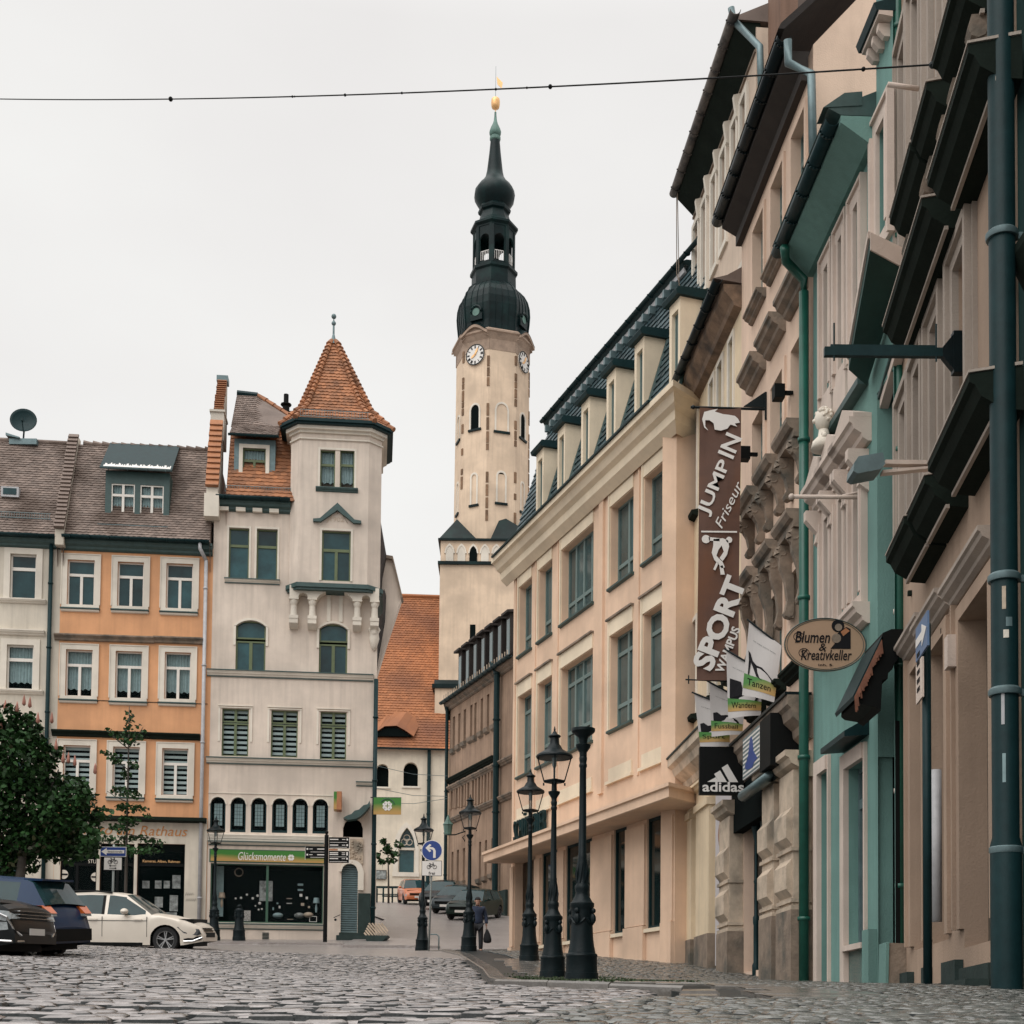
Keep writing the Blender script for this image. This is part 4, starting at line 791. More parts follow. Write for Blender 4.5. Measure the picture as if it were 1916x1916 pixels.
# open lantern stage
Rl = 40*s1; mb = MB(); zl0, zl1, zs_ = tz(509), tz(440), tz(478)
for k in range(8):
    t = PH+k*pi/4; mb.T = Matrix.Rotation(t, 4, 'Z'); mb.box(-.17, .17, -Rl-.02, -Rl+.18, zl0, zl1)
    mb.T = Matrix.Rotation(t+pi/8, 4, 'Z'); A_ = Rl*math.cos(pi/8); w_ = Rl*math.sin(pi/8); cv = arch(-w_*.62, w_*.62, tz(462), .28, 'round')
    for (p, c), (p2, c2) in zip(cv, cv[1:]): mb.prism([(p, c), (p2, c2), (p2, zl1), (p, zl1)], -A_, -A_+.15)
    for s_ in (-1, 1): mb.box(s_*w_*.62, s_*w_, -A_, -A_+.1, zl0, zl1)
    mb.box(-w_*.62, w_*.62, -A_, -A_+.1, zl0, tz(505))
lan = add('lantern_stage', mb, m_copper, r0)
mb = MB()
for k in range(8):
    mb.T = Matrix.Rotation(PH+(k+.5)*pi/4, 4, 'Z'); w_ = Rl*math.sin(pi/8)*.56; y0 = -Rl*math.cos(pi/8)+.05
    mb.box(-w_, w_, y0, y0+.03, tz(487), tz(487)+.04); [mb.box(-w_+2*w_*j/5-.015, -w_+2*w_*j/5+.015, y0, y0+.03, tz(503), tz(487)) for j in range(6)]
add('railing', mb, m_text_w, lan)
octa([(41, 440), (41, 437), (46, 434), (46, 430), (38, 427), (32, 418), (28.5, 408), (27, 402), (31, 400), (32, 396), (30, 392), (28, 390)], m_copper, 'upper_cornice', 8)
octa([(27, 391), (33, 384), (38, 376), (39.5, 368), (38, 359), (32, 350), (24, 342), (18, 333), (15.5, 322), (14, 310), (11, 285), (9, 264)], m_copper, 'onion_dome', 16, 'auto')
octa([(9, 264), (10.5, 262), (10.5, 257), (8.5, 255)], m_patina, 'spire_ring', 12); octa([(8, 255), (11, 252), (11.5, 247), (9, 240), (5, 232), (3, 225), (2, 215), (2, 210)], m_patina, 'small_onion', 12, True)
octa([(.8, 215), (.8, 200)], m_gold, 'rod', 6); octa([(1, 204), (7, 202), (8.3, 197), (8.5, 191), (8, 186), (6, 184), (1, 183)], m_gold, 'gold_ball', 16, True)
octa([(.5, 184), (.3, 124)], m_zinc, 'weather_rod', 6)
mb = MB(); mb.prism([(offx(920, TY), tz(143)), (offx(932, TY), tz(155)), (offx(930, TY), tz(165)), (offx(922, TY), tz(158))], -.02, .02); add('weather_vane', mb, m_gold, r0)

# =============== grey brown school building up the street ===============
b = Bld('brown_building', 'weathered brown building with narrow windows climbing the side street', 'building', 838, 79, 950, 70)
ze = b.z(838, 1323); 
rows = []
for xa, xb, yt, yb in ((800, 820, 1545, 1830), (848, 868, 1515, 1795), (897, 918, 1480, 1765), (955, 976, 1440, 1725), (993, 1013, 1420, 1710), (1050, 1071, 1380, 1675), (1105, 1127, 1345, 1640), (1165, 1188, 1305, 1610)):
    rows.append((680+xa/4.79, 680+xb/4.79, 1020+yt/4.79, 1020+yb/4.79))
for xc in (1070, 1130, 1200, 1270, 1325, 1400, 1475, 1550):
    t = (xc-1070)/480; rows.append((680+(xc-13)/6.39, 680+(xc+13)/6.39, 1400+(470-t*240)/6.39, 1400+(730-t*90)/6.39))
for xa, xb, yt, yb in ((1050, 1075, 1245, 1600), (1115, 1140, 1220, 1590), (1187, 1212, 1200, 1585), (1380, 1405, 1125, 1560), (1450, 1476, 1105, 1530), (1528, 1555, 1080, 1500)):
    rows.append((680+xa/6.39, 680+xb/6.39, 1400+yt/6.39, 1400+yb/6.39))
rr = [b.rect(*r_) for r_ in rows]; b.holes = rr; b.shell(0, b.L+1.5, -3, ze, 8, m_brown, .2)
for k, r_ in enumerate(rr):
    window(b, r_, [(0, 1, 0, 1)], .22, .05, m_stone, m_glass if k > 7 else m_glass)
    if k < 8 or k > 15: mb = MB(); mb.extr([(0, r_[2]), (-.2, r_[2]-.04), (-.15, r_[2]-.25), (0, r_[2]-.35)], r_[0]-.12, r_[1]+.12); add('window_sill', mb, m_stone, b.r)
    else:
        mb = MB(); mb.extr(cprof(r_[3]+.5, .3, .3), r_[0]-.35, r_[1]+.35); add('window_hood', mb, m_soffit, b.r); mb = MB(); ring(mb, *r_, .18, .08, bottom=False); add('window_surround', mb, m_brown, b.r)
for yp, x in ((1533, 844), (1452+22, 841)): 
    q = b.z(x, yp); mb = MB(); mb.extr(cprof(q, .25, .3), 0, b.L+1.4); add('string_course', mb, m_stone, b.r)
mb = MB(); mb.extr(cprof(ze+.1, .35, .4), -.1, b.L+1.4); add('cornice', mb, m_stone, b.r); mb = MB(); gutter(mb, -.2, b.L+1.3, -.5, ze+.15, .13); add('gutter', mb, m_metal, b.r)
mb = MB(); k = 0
while k < b.L+1: mb.box(k, k+.05, -.42, -.38, ze+.2, ze+.55); k += .38
add('snow_guard', mb, m_stonelt, b.r)
zr = ze+3.2; slope_roof(b, -.1, b.L+1.4, -.4, ze+.15, 3, zr, m_tiledk, 22, .3)
for k in range(7):
    u0 = 1.1+k*1.28; zt_ = b.z(877+k*12.2, 1222-k*8.3, .0); h0 = ze+.35; zt_ = ze+2.75
    mb = MB(); mb.box(u0, u0+.62, .1, 2.4, h0, zt_); dmr = add('dormer', mb, m_tiledk, b.r); mb = MB(); mb.extr([(-.15, zt_), (-.15, zt_+.12), (2.5, zt_+.5), (2.5, zt_+.3)], u0-.16, u0+.78); add('dormer_roof', mb, m_tiledk, dmr)
    mb = MB(); mb.box(u0+.1, u0+.52, .08, .099, h0+.3, zt_-.25); add('pane', mb, m_glass2, dmr)
mb = MB(); pipe(mb, .05, -.2, -2, ze, .1); add('downpipe', mb, m_metal, b.r)
u_ = b.u(936, 1500); mb = MB(); pipe(mb, u_, -.25, -2, b.z(936, 1260), .16); mb.tube([(u_, -.25, b.z(936, 1265)), (u_-.5, -.4, b.z(926, 1246))], .11); add('downpipe', mb, m_metal, b.r)
mb = MB(); mb.box(.3, b.L, -.14, -.004, -2, b.z(948, 1665)); add('plinth', mb, m_plinth, b.r)

# =============== peach building ===============
b = Bld('peach_building', 'long peach coloured building with slate mansard roof, dormers and a shop canopy', 'building', 955, 42.5, 1262, 31.8); pb = b
def r5(*a): return b.rect(*a)
W3 = [r5(972, 994.7, 1113, 1236.7), r5(1008.7, 1032.7, 1075.8, 1205), r5(1051.5, 1110, 1025.7, 1163.7), r5(1143, 1185, 943, 1095.6), r5(1206, 1254, 887, 1046.5)]
W2 = [r5(970, 994, 1313, 1458), r5(1007, 1032, 1284.8, 1436), r5(1050, 1108.5, 1248, 1408), r5(1142, 1183.5, 1189.8, 1367), r5(1204, 1251, 1147, 1333.8)]
def lv(w_):       # one level per storey
    a, c = np.mean([x[2] for x in w_]), np.mean([x[3] for x in w_]); return [(x[0], x[1], a, c) for x in w_]
W3, W2 = lv(W3), lv(W2); GF = [r5(1013, 1042, 1601, 1752), r5(1058, 1107, 1583, 1754), r5(1148, 1172, 1553, 1761), r5(1210, 1241.6, 1530, 1755)]
qz0, qz1 = np.mean([x[2] for x in GF]), np.mean([x[3] for x in GF]); GF = [(x[0], x[1], qz0, qz1) for x in GF]; ent = r5(963, 1001, 1604, 1800); ent = (ent[0], ent[1], -1, qz1)
print('peach', [round(x, 2) for x in (b.L, W3[0][2], W3[0][3], W2[0][2], W2[0][3], qz0, qz1)])
ztop = np.mean([b.z(962, 1078), b.z(1258, 775)]); b.holes = W3+W2+GF+[ent]; b.shell(0, b.L, -2.2, ztop, 9, m_peach, .26)
def sashes(n, top=True):
    o = []
    for k in range(n):
        a, e = k/n, (k+1)/n; o += [(a, e, 0, .25), (a, e, .25, .80 if top else 1)]
        if top: o.append((a, e, .80, 1))
    return o
for k, r_ in enumerate(W3+W2):
    n = 4 if k % 5 == 2 else 2; window(b, r_, sashes(n, k > 4), .26, .05, m_sage, m_glass2)
    mb = MB(); q = r_[3]
    mb.box(r_[0]-.02, r_[1]+.02, -.035, 0, q+.02, q+.42); mb.box(r_[0]-.1, r_[0]-.02, -.05, 0, r_[2], q+.42); add('lintel_band', mb, m_peach2, b.r)
    mb = MB(); mb.box(r_[0]-.14, r_[1]+.06, -.1, 0, q+.42, q+.47); add('drip_mould', mb, m_stone, b.r)
    mb = MB(); mb.extr([(.25, r_[2]), (-.09, r_[2]-.02), (-.09, r_[2]-.07), (0, r_[2]-.1)], r_[0]-.08, r_[1]+.06); add('window_sill', mb, m_sill, b.r)
    if k > 4: mb = MB(); q = W2[0][2]-1.32; mb.box(r_[0]-.02, r_[1]+.02, -.035, 0, q, q+.32); mb.box(r_[0]-.15, r_[1]+.08, -.08, 0, q-.08, q); add('apron_band', mb, m_peach2, b.r)
zb = qz1+.75
for x in (953+12, 1002, 1044, 1128, 1195):
    u_ = b.u(x, 1200); mb = MB(); mb.box(u_-.02, u_+.06, -.035, 0, zb+.4, ztop-.3); add('pilaster_edge', mb, m_peach, b.r)
mb = MB(); u_ = b.u(1127, 1200); mb.box(u_-.14, u_+.14, -.07, 0, zb+.3, ztop-.3); add('pilaster', mb, m_peach, b.r)
# chamfered corner piece
M0 = Matrix.Translation((b.A.x, b.A.y, b.z0)) @ Matrix.Rotation(b.ang, 4, 'Z')
Aw = b.pnt(b.L, 0, 0); Bw = Vector((4.16, 32.3, b.z0)); ang2 = math.atan2(Bw.y-Aw.y, Bw.x-Aw.x); L2 = math.hypot(Bw.x-Aw.x, Bw.y-Aw.y); Tc = M0.inverted() @ Matrix.Translation(Aw) @ Matrix.Rotation(ang2, 4, 'Z')
mb = MB(); mb.T = Tc; mb.box(0, L2, 0, .4, -2.4, ztop); add('corner_wall', mb, m_peach, b.r)
# cornice along both
def bothcorn(prof, name, mat, st=-.45):
    # profile sweep with mitre at the bend: world direction offset
    mb = MB(); n0 = Vector((0, -1, 0)); n1 = (Tc.to_3x3() @ Vector((0, -1, 0))); mit = (n0+n1).normalized(); mit /= mit.dot(n0)
    c0, c1, c2 = Vector((st, 0, 0)), Vector((b.L, 0, 0)), Tc @ Vector((L2+.2, 0, 0))
    rings = [[mb.av(c+d*(-y)+Vector((0, 0, z-(c.z if c is c2 else 0)))) for y, z in prof] for c, d in ((c0, n0), (c1, mit), (c2, n1))]
    n = len(prof)
    for p, q in zip(rings, rings[1:]):
        for k in range(n): mb.fi([p[k], p[(k+1) % n], q[(k+1) % n], q[k]])
    mb.fi(rings[0]); mb.fi(rings[-1][::-1]); return add(name, mb, mat, b.r)
zc_ = np.mean([b.z(928, 1053, .6), b.z(1231, 718, .6)])
bothcorn([(0, ztop-.25), (0, zc_), (-.6, zc_), (-.6, zc_-.14), (-.5, zc_-.17), (-.42, zc_-.34), (-.3, zc_-.42), (-.28, zc_-.62), (-.08, zc_-.8), (-.06, ztop-.25)], 'cornice', m_peach2)
mb = MB(); mb.box(-.3, b.L-.2, -.66, -.5, zc_, zc_+.05); add('roof_edge', mb, m_metal, b.r)
# canopy
zq1 = np.mean([b.z(920, 1587, 1.0), b.z(1213, 1472, 1.0)]); 
bothcorn([(0, zq1-.0), (-1.0, zq1-.04), (-1.0, zq1-.12), (-.94, zq1-.14), (-.94, zq1-.34), (-.9, zq1-.36), (0, zq1-.33)], 'canopy', m_peach, .12)
mb = MB()
for r_ in GF: pass
m_shopgl = M('dark_shop_glass', (.008, .018, .018), .05, .6, .9, .02, 4, spec=.6)
for k, r_ in enumerate(GF): window(b, r_, [(0, 1, 0, 1)], .10, .07, m_metal, m_shopgl, name='shop_window', fd=.05)
for r_ in GF: mb = MB(); mb.box(r_[0]-.1, r_[1]+.1, -.08, .3, qz0-.09, qz0-.0); add('window_sill', mb, m_peach2, b.r)
pc = sorted([(0, ent[0]), (ent[1], GF[0][0]), (GF[0][1], GF[1][0]), (GF[1][1], GF[2][0]), (GF[2][1], GF[3][0]), (GF[3][1], b.L)])
for a, e in pc: 
    if e-a > .3: mb = MB(); mb.box(a+.03, e-.03, -.06, -.003, qz0+.1, zq1-.45); mb.box(a+.01, e-.01, -.1, -.003, -2.2, qz0+.08); add('pillar', mb, m_peach, b.r)
mb = MB(); mb.face([(ent[0], 1.6, -1), (ent[1], 1.6, -1), (ent[1], 1.6, qz1), (ent[0], 1.6, qz1)]); add('entrance_recess', mb, m_tall, b.r)
u0, z0_ = b.uz(964, 1552, .07); u1 = b.u(1023.5, 1530, .07); text('SCHÜTTELLER', u1-u0, .78, b.r, ((u0+u1)/2, -.1, (b.z(966, 1552, .07)+b.z(1022, 1530, .07))/2), m_metal, ext=.08)
u_, z_ = b.uz(1283, 992); mb = MB(); mb.T = Tc; mb.tube([(L2*.7, -.1, z_-.25), (L2*.7, -.2, z_), (L2*.7, -.08, z_+.25)], .02); add('wall_hook', mb, m_iron, b.r)
# mansard + dormers
ye, yr_ = -.15, 1.1; zr = np.mean([b.z(1045, 782, -yr_), b.z(1285, 497, -yr_)]); ub = b.u(1036, 790, -1.1)
mb = MB(); mb.face([(-.1, ye, zc_), (b.L+.3, ye, zc_), (b.L+.3, yr_, zr), (ub-.2, yr_, zr)]); mb.face([(ub-.2, yr_, zr), (b.L+.3, yr_, zr), (b.L+.3, 8, zr), (ub-.2, 8, zr)]); mb.face([(-.1, ye, zc_), (ub-.2, yr_, zr), (ub-.2, 8, zr), (-.1, 8, zc_)])
rf = add('mansard_roof', mb, m_slate, b.r); t = MB(); tiles(t, (-.1, ye, zc_), (b.L+.2, ye, zc_), (b.L+.2, yr_, zr), (ub-.2, yr_, zr), 22, 48, .04, .1); tag(add('slates', t, m_slate, rf), kind='stuff')
uq = b.u(1284, 500, -1.0); mb = MB(); mb.extr([(yr_-.2, zr-.0), (yr_-.24, zr+.06), (yr_-.1, zr+.14), (yr_+.3, zr+.18), (yr_+.3, zr-.3), (yr_-.02, zr-.3)], ub-.35, uq); add('roof_crest', mb, m_metal, rf)
mb = MB(); gutter(mb, ub-.4, b.L+1.2, yr_-.26, zr+.1, .07); add('upper_gutter', mb, m_metal, rf)
mb = MB(); k = ub
while k < uq-.2: mb = MB(); mb.box(k, k+.1, yr_-.3, yr_-.05, zr-.42, zr-.22); add('eaves_block', mb, m_zinc, rf); k += .42
mb = MB(); mb.box(ub, uq, yr_-.16, yr_-.03, zr-.2, zr-.003); add('eaves_fascia', mb, m_zinclt, rf)
dz1 = zc_+2.35
for xf0, xf1 in ((1003.5, 1017), (1043, 1057), (1087, 1102.7), (1135, 1152), (1187, 1205), (1252, 1272)):
    ym = 870 if xf0 < 1100 else 740; u0, u1 = b.u(xf0, ym, .1), b.u(xf1, ym, .1); y = -.1; W_ = u1-u0
    mb = MB(); r_ = (u0+.22*W_, u1-.18*W_, zc_+.15, dz1-.25); mb.wall(u0, u1, zc_-.02, dz1, [r_], .15, y)
    for q in (u0, u1): mb.face([(q, y, zc_-.02), (q, yr_+.4, zc_-.02), (q, yr_+.4, dz1), (q, y, dz1)])
    dmr = add('dormer', mb, m_peach2, b.r); window(b, r_, [(0, .5, 0, 1), (.5, 1, 0, 1)], y+.15, .05, m_sage, m_glass, parent=dmr)
    mb = MB(); mb.extr([(y-.12, dz1), (y-.16, dz1+.1), (y-.1, dz1+.18), (yr_+.3, dz1+.3), (yr_+.3, dz1)], u0-.1, u1+.1); add('dormer_roof', mb, m_metal, dmr)
    mb = MB(); mb.extr([(y-.08, dz1+.19), (y-.08, dz1+.2), (yr_, dz1+.31), (yr_, dz1+.3)], u0-.05, u1+.05); add('roof_sheet', mb, m_zinclt, dmr)
    mb = MB(); q = u1+.02; mb.tube([(q+.03, ye-.02, zc_+.05), (q+.03, yr_*.75, zc_+(zr-zc_)*.78)], .05, 5); add('valley_flashing', mb, m_sill, dmr)
# =============== right hand row ===============
# --- tall house behind
b = Bld('tall_house', 'tall cream house with high weathered gutter rising behind the yellow house', 'house', 1293, 33.2, 1412, 27.35)
ze = np.mean([b.z(1262, 388, .45), b.z(1360, 75, .45)]); cols = [(1300.5, 1309), (1316, 1323.5), (1334, 1342), (1351, 1360), (1372, 1380.5), (1388.6, 1398)]
zt0, zb0 = b.z(1305, 419), b.z(1305, 577); rr = [(b.u(a, 450), b.u(e, 450), zb0, zt0) for a, e in cols]+[(b.u(a, 650), b.u(e, 650), zb0-3.6, zt0-3.6) for a, e in cols]
b.holes = rr; b.shell(0, b.L, -1, ze, 7, m_tall)
for k, r_ in enumerate(rr):
    window(b, r_, T3, fm=m_stone, gm=m_glass2); mb = MB(); ring(mb, *r_, .14, .06); add('window_surround', mb, m_trimw, b.r)
mb = MB(); mb.box(0, b.L, -.04, -.001, zt0+.35, zt0+.4); add('string_course', mb, m_stone, b.r)
for k in range(5):
    u_ = (rr[k][1]+rr[k+1][0])/2; mb = MB(); mb.extr([(0, zt0+.35), (-.16, zt0+.3), (-.1, zt0-.15), (0, zt0-.2)], u_-.06, u_+.06); add('console', mb, m_trimw, b.r)
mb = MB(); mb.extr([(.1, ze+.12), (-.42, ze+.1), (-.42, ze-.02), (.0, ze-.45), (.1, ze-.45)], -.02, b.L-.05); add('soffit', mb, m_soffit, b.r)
mw = M('rusted_gutter', (.15, .13, .115), .7, .5, 5, .3, 30, tint=(.03, .03, .03)); mb = MB(); gutter(mb, -.02, b.L+.3, -.5, ze+.1, .11); add('gutter', mb, mw, b.r, True)
mb = MB(); mb.extr([(-.55, ze+.16), (-.4, ze+.2), (2.5, ze+1.6), (2.5, ze+.1), (-.4, ze+.12)], -.05, b.L); add('roof', mb, m_tileb, b.r)
mb = MB(); q = [(1368, 15), (1372, 38), (1422, 88), (1424, 170)]; ps = []
for k, (x, y_) in enumerate(q): o_ = (.5, .45, .1, .1)[k]; u_, z_ = b.uz(x, y_, o_); ps.append((u_, -o_, z_))
mb.tube(ps, .07, 10); add('downpipe', mb, m_zinc, b.r, True)
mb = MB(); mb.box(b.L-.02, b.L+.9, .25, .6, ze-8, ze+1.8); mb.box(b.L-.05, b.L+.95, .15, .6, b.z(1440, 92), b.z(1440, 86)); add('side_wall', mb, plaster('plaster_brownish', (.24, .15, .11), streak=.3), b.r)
mb = MB(); mb.tube([b_ for b_ in [(.1, -.45, ze+.05), (.16, -.45, ze-2.0), (.3, -.1, ze-3.6)]], .012, 5); mb.tube([(.2, -.45, ze+.05), (.22, -.4, ze-2.5), (.34, -.1, ze-3.6)], .01, 5); add('loose_wires', mb, m_stone, b.r)
# --- pale yellow house
b = Bld('yellow_house', 'narrow pale yellow house with decaying rusty eaves between peach and pink houses', 'house', 1292, 32.2, 1385, 27.4)
ze = np.mean([b.z(1383, 443, .45), b.z(1275, 704, .45)]); cols = [(1297, 1305.5), (1329, 1336.5), (1344, 1353), (1365, 1373)]
zz = [(b.z(1299, 965), b.z(1299, 785)), (b.z(1299, 1340), b.z(1299, 1165))]; rr = [(b.u(a, 800), b.u(e, 800), *q) for q in zz for a, e in cols]
zc = np.mean([b.z(1240, 1431, .6), b.z(1309, 1360, .6)])
u1, u2, u3, u4 = [b.u(x, 1700) for x in (1281, 1307, 1316, 1345)]; b.holes = rr+[(b.u(1309, 1700)-.0, b.u(1317, 1700), .1, zc-.95), (u4, b.L-.35, .0, zc-.9)]
b.shell(0, b.L, -1, ze, 7, m_yellow)
for r_ in rr:
    window(b, r_, T3, fm=m_sage, gm=m_glass); mb = MB(); ring(mb, *r_, .1, .04, bottom=False); add('window_surround', mb, m_trimw, b.r)
    mb = MB(); mb.extr([(0, r_[2]), (-.16, r_[2]-.03), (-.14, r_[2]-.12), (0, r_[2]-.16)], r_[0]-.1, r_[1]+.1); add('window_sill', mb, m_soffit, b.r)
for h in b.holes[-2:]: mb = MB(); mb.box(h[0], h[1], .14, .16, h[2], h[3]); add('shop_door', mb, m_dark, b.r)
mr_ = M('peeling_wooden_eaves', (.22, .145, .095), .85, .5, 3, .5, 15, tint=(.06, .045, .035))
mb = MB(); mb.extr([(0, ze), (-.38, ze), (-.36, ze-.14), (-.2, ze-.32), (-.16, ze-.42), (0, ze-.48)], -.02, b.L+.02); add('eaves_moulding', mb, mr_, b.r)
mb = MB(); gutter(mb, -.05, b.L+.05, -.5, ze+.08, .1); add('gutter', mb, m_iron, b.r, True)
mb = MB(); mb.extr([(-.58, ze+.12), (-.3, ze+.2), (.2, ze+.5), (.2, ze+.02)], 0, b.L); add('roof', mb, m_tileb, b.r)
mb = MB(); mb.extr(cprof(zc, .6, .85), -.15, b.L+.02); add('shop_cornice', mb, m_stonelt, b.r); mb = MB(); mb.box(-.17, b.L, -.63, -.1, zc+.002, zc+.04); add('cornice_lead', mb, m_metal, b.r)
for a, e, o_, m_ in ((.0, .25, .12, m_yellow), (b.u(1283, 1700), b.u(1306, 1700), .16, m_yellow), (b.u(1318, 1700), b.u(1343, 1700), .2, m_yellow)):
    mb = MB(); mb.box(a, e, -o_, -.002, .55, zc-.85); mb.box(a-.04, e+.04, -o_-.06, -.002, zc-1.45, zc-1.3); mb.extr(cprof(zc-.85, o_+.14, .25), a-.08, e+.08); pl = add('pilaster', mb, m_, b.r)
    mb = MB(); mb.box(a-.03, e+.03, -o_-.03, -.002, -.6, .55); add('pilaster_base', mb, m_stone, pl)
for a, e, sx in ((u4+.1, b.L-.4, 0),): mb = MB(); mb.box(a, e, -.1, -.06, -.15, zc-1.2); add('poster_board', mb, M('grey_white_board', (.50, .47, .48), .6, .08, 2, 0), b.r)
mb = MB(); mb.lathe([(.35, -.02), (.35, 0)], ((u4+b.L-.3)/2, -.1, zc-2.2), 20, axis='y'); add('round_poster', mb, m_tileo, b.r)
# --- pale pink house with consoles
b = Bld('pink_house', 'pale pink house with rows of dark scrolled consoles and three thin shopfront columns', 'house', 1385, 27.4, 1522, 22.2); pk = b
ze = np.mean([b.z(1480, 60, .42), b.z(1345, 440, .42)]); uc_ = [b.u(x, y_) for x, y_ in ((1502, 300), (1461, 420), (1428, 520), (1405, 560))]
f4 = (b.z(1461, 478), b.z(1461, 315)); f3 = (b.z(1455, 873), b.z(1455, 712)); f2 = (b.z(1492, 1250), b.z(1492, 1065)); uf = [4.36, 2.93, 1.5]
print('pink', b.L, ze, f4, f3, f2, [round(x, 2) for x in uc_+uf])
rr = [(u_-.42, u_+.42, *q) for q in (f4, f3, f2) for u_ in uf]; zc = np.mean([b.z(1471, 1304, .4), b.z(1367, 1400, .4)])
dd = (b.u(1392, 1650), b.u(1455, 1650), .05, zc-1.15); b.holes = rr+[dd]; b.shell(0, b.L, -1, ze, 8, m_pink, .2)
mb = MB(); mb.face([(dd[0]-.1, .7, 0), (dd[1]+.1, .7, 0), (dd[1]+.1, .7, dd[3]+.1), (dd[0]-.1, .7, dd[3]+.1)]); add('shop_recess', mb, m_dark, b.r)
mb = MB(); mb.extr([(.0, ze-8), (.0, ze), (4.5, ze+5), (9, ze), (9, ze-8)], b.L-.32, b.L+.0); add('gable_wall', mb, m_pink, b.r)
for i, r_ in enumerate(rr):
    window(b, r_, T3, .2, fm=m_sage, gm=m_glass2); fl = i//3; uu = (r_[0]+r_[1])/2
    mb = MB(); ring(mb, *r_, .16 if fl else .1, .04, bottom=False); add('window_surround', mb, m_pink, b.r)
    if fl == 0:
        mb = MB(); mb.extr(cprof(r_[2], .2, .18), uu-.55, uu+.55); add('window_sill', mb, m_stone, b.r)
    if fl == 1: mb = MB(); mb.extr(cprof(r_[3]+.95, .32, .34), uu-.56, uu+.56); add('window_hood', mb, m_stone, b.r)
    if fl in (1, 2):
        zt = r_[2] if fl == 1 else r_[3]+.8; 
        mb = MB(); mb.extr([(0, zt), (-.36, zt), (-.36, zt-.07), (-.3, zt-.16), (-.24, zt-.18), (-.24, zt-.3), (0, zt-.32)], uu-.52, uu+.52); add('console_shelf', mb, m_stone, b.r)
        H = .7 if fl == 1 else 1.25
        for s_ in (-.4, .4):
            mb = MB(); q = [(0, zt-.32), (-.24, zt-.32), (-.27, zt-.4), (-.24, zt-.32-.3*H), (-.15, zt-.32-.5*H), (-.11, zt-.32-.75*H), (-.15, zt-.32-.9*H), (-.09, zt-.32-H), (0, zt-.32-H)]
            mb.extr(q, uu+s_-.07, uu+s_+.07)
            mb.tube([(uu+s_, -.2+.07*math.cos(k), zt-.44+.06*math.sin(k)) for k in np.linspace(0, 6, 8)], .08, 7); mb.tube([(uu+s_-.08, -.09, zt-.32-H*.93), (uu+s_+.08, -.09, zt-.32-H*.93)], .08, 8); add('scroll_console', mb, m_stone, b.r)
    if fl == 2: mb = MB(); mb.extr(cprof(r_[2], .22, .2), uu-.6, uu+.6); add('window_sill', mb, m_soffit, b.r)
mb = MB(); mb.extr([(.1, ze+.1), (-.4, ze+.1), (-.4, ze-.04), (-.12, ze-.2), (-.12, ze-.4), (.1, ze-.4)], -.02, b.L-.3); add('soffit', mb, M('dark_brown_soffit', (.035, .028, .024), .8, .3, 2, .1, 20), b.r)
mb = MB(); gutter(mb, -.1, b.L-.02, -.48, ze+.14, .12); add('gutter', mb, m_iron, b.r, True)
mb = MB(); mb.extr([(-.6, ze+.2), (-.55, ze+.3), (4.5, ze+5.2), (4.5, ze+5.1), (-.5, ze+.2)], 0, b.L+.06); add('roof', mb, m_tiledk, b.r)
mb = MB(); ps = []
for x, y_, o_ in ((1474, 75, .48), (1475, 118, .45), (1518, 138, .14), (1522, 310, .14)): u_, z_ = b.uz(x, y_, o_); ps.append((u_, -o_, z_))
mb.tube(ps, .07, 10); add('downpipe', mb, m_zinc, b.r, True)
# crack and patches on gable side
mb = MB(); q = [(b.L+.004, 1.0, ze-.2), (b.L+.004, 1.4, ze-.28), (b.L+.004, 1.9, ze-.2), (b.L+.004, 2.6, ze-.22)]; mb.tube(q, .02, 4); add('wall_crack', mb, m_stone, b.r)
mb = MB(); mb.extr(cprof(zc, .42, .7), -.02, b.L-.02); add('shop_cornice', mb, m_stone, b.r); mb = MB(); mb.box(-.05, b.L-.02, -.46, -.02, zc+.002, zc+.05); add('cornice_lead', mb, m_iron, b.r)
mb = MB(); mb.box(dd[0]-.2, dd[1]+.15, -.2, -.004, zc-1.55, zc-.71); add('fascia', mb, m_dark, b.r)
for a, e, o_ in ((b.u(1371, 1650), b.u(1391, 1650), .28), (b.u(1457, 1650), b.u(1480, 1650), .3), (b.u(1491, 1650), b.L-.1, .3)):
    zt = zc-.9; mb = MB(); mb.box(a, e, -o_, -.004, .9, zt-.3); mb.extr(cprof(zt, o_+.16, .42), a-.1, e+.1)
    for q in (zt-.9, 1.7): mb.extr([(-o_-.002, q), (-o_-.1, q-.12), (-o_-.1, q-.5), (-o_-.002, q-.62)], a+.06, e-.06); mb.box(a-.03, e+.03, -o_-.04, -.004, q-.72, q-.66)
    mb.box(a-.03, e+.03, -o_-.04, -.004, .86, .93); pl = add('pilaster', mb, m_stonelt, b.r); mb = MB(); mb.box(a-.04, e+.04, -o_-.05, -.004, -.4, .86); add('pilaster_base', mb, m_stone, pl)
for x in (1413, 1429, 1446):
    u_ = b.u(x, 1650); mb = MB(); mb.lathe([(.075, -.2), (.075, .15), (.05, .2), (.05, .9), (.062, .95), (.062, 1.05), (.035, 1.1), (.03, dd[3]-1.5), (.05, dd[3]-1.45), (.03, dd[3]-1.4), (.03, dd[3]-.7), (.09, dd[3]-.45), (.1, dd[3]-.2)], (u_, .02, 0), 10); add('shopfront_column', mb, m_metal, b.r, True)
mb = MB(); u_ = b.u(1401, 1680); mb.tube([(u_, .6, 1.1), (u_, .52, 1.2), (u_, .52, 1.6), (u_, .6, 1.7)], .025); add('door_handle', mb, m_gold, b.r)
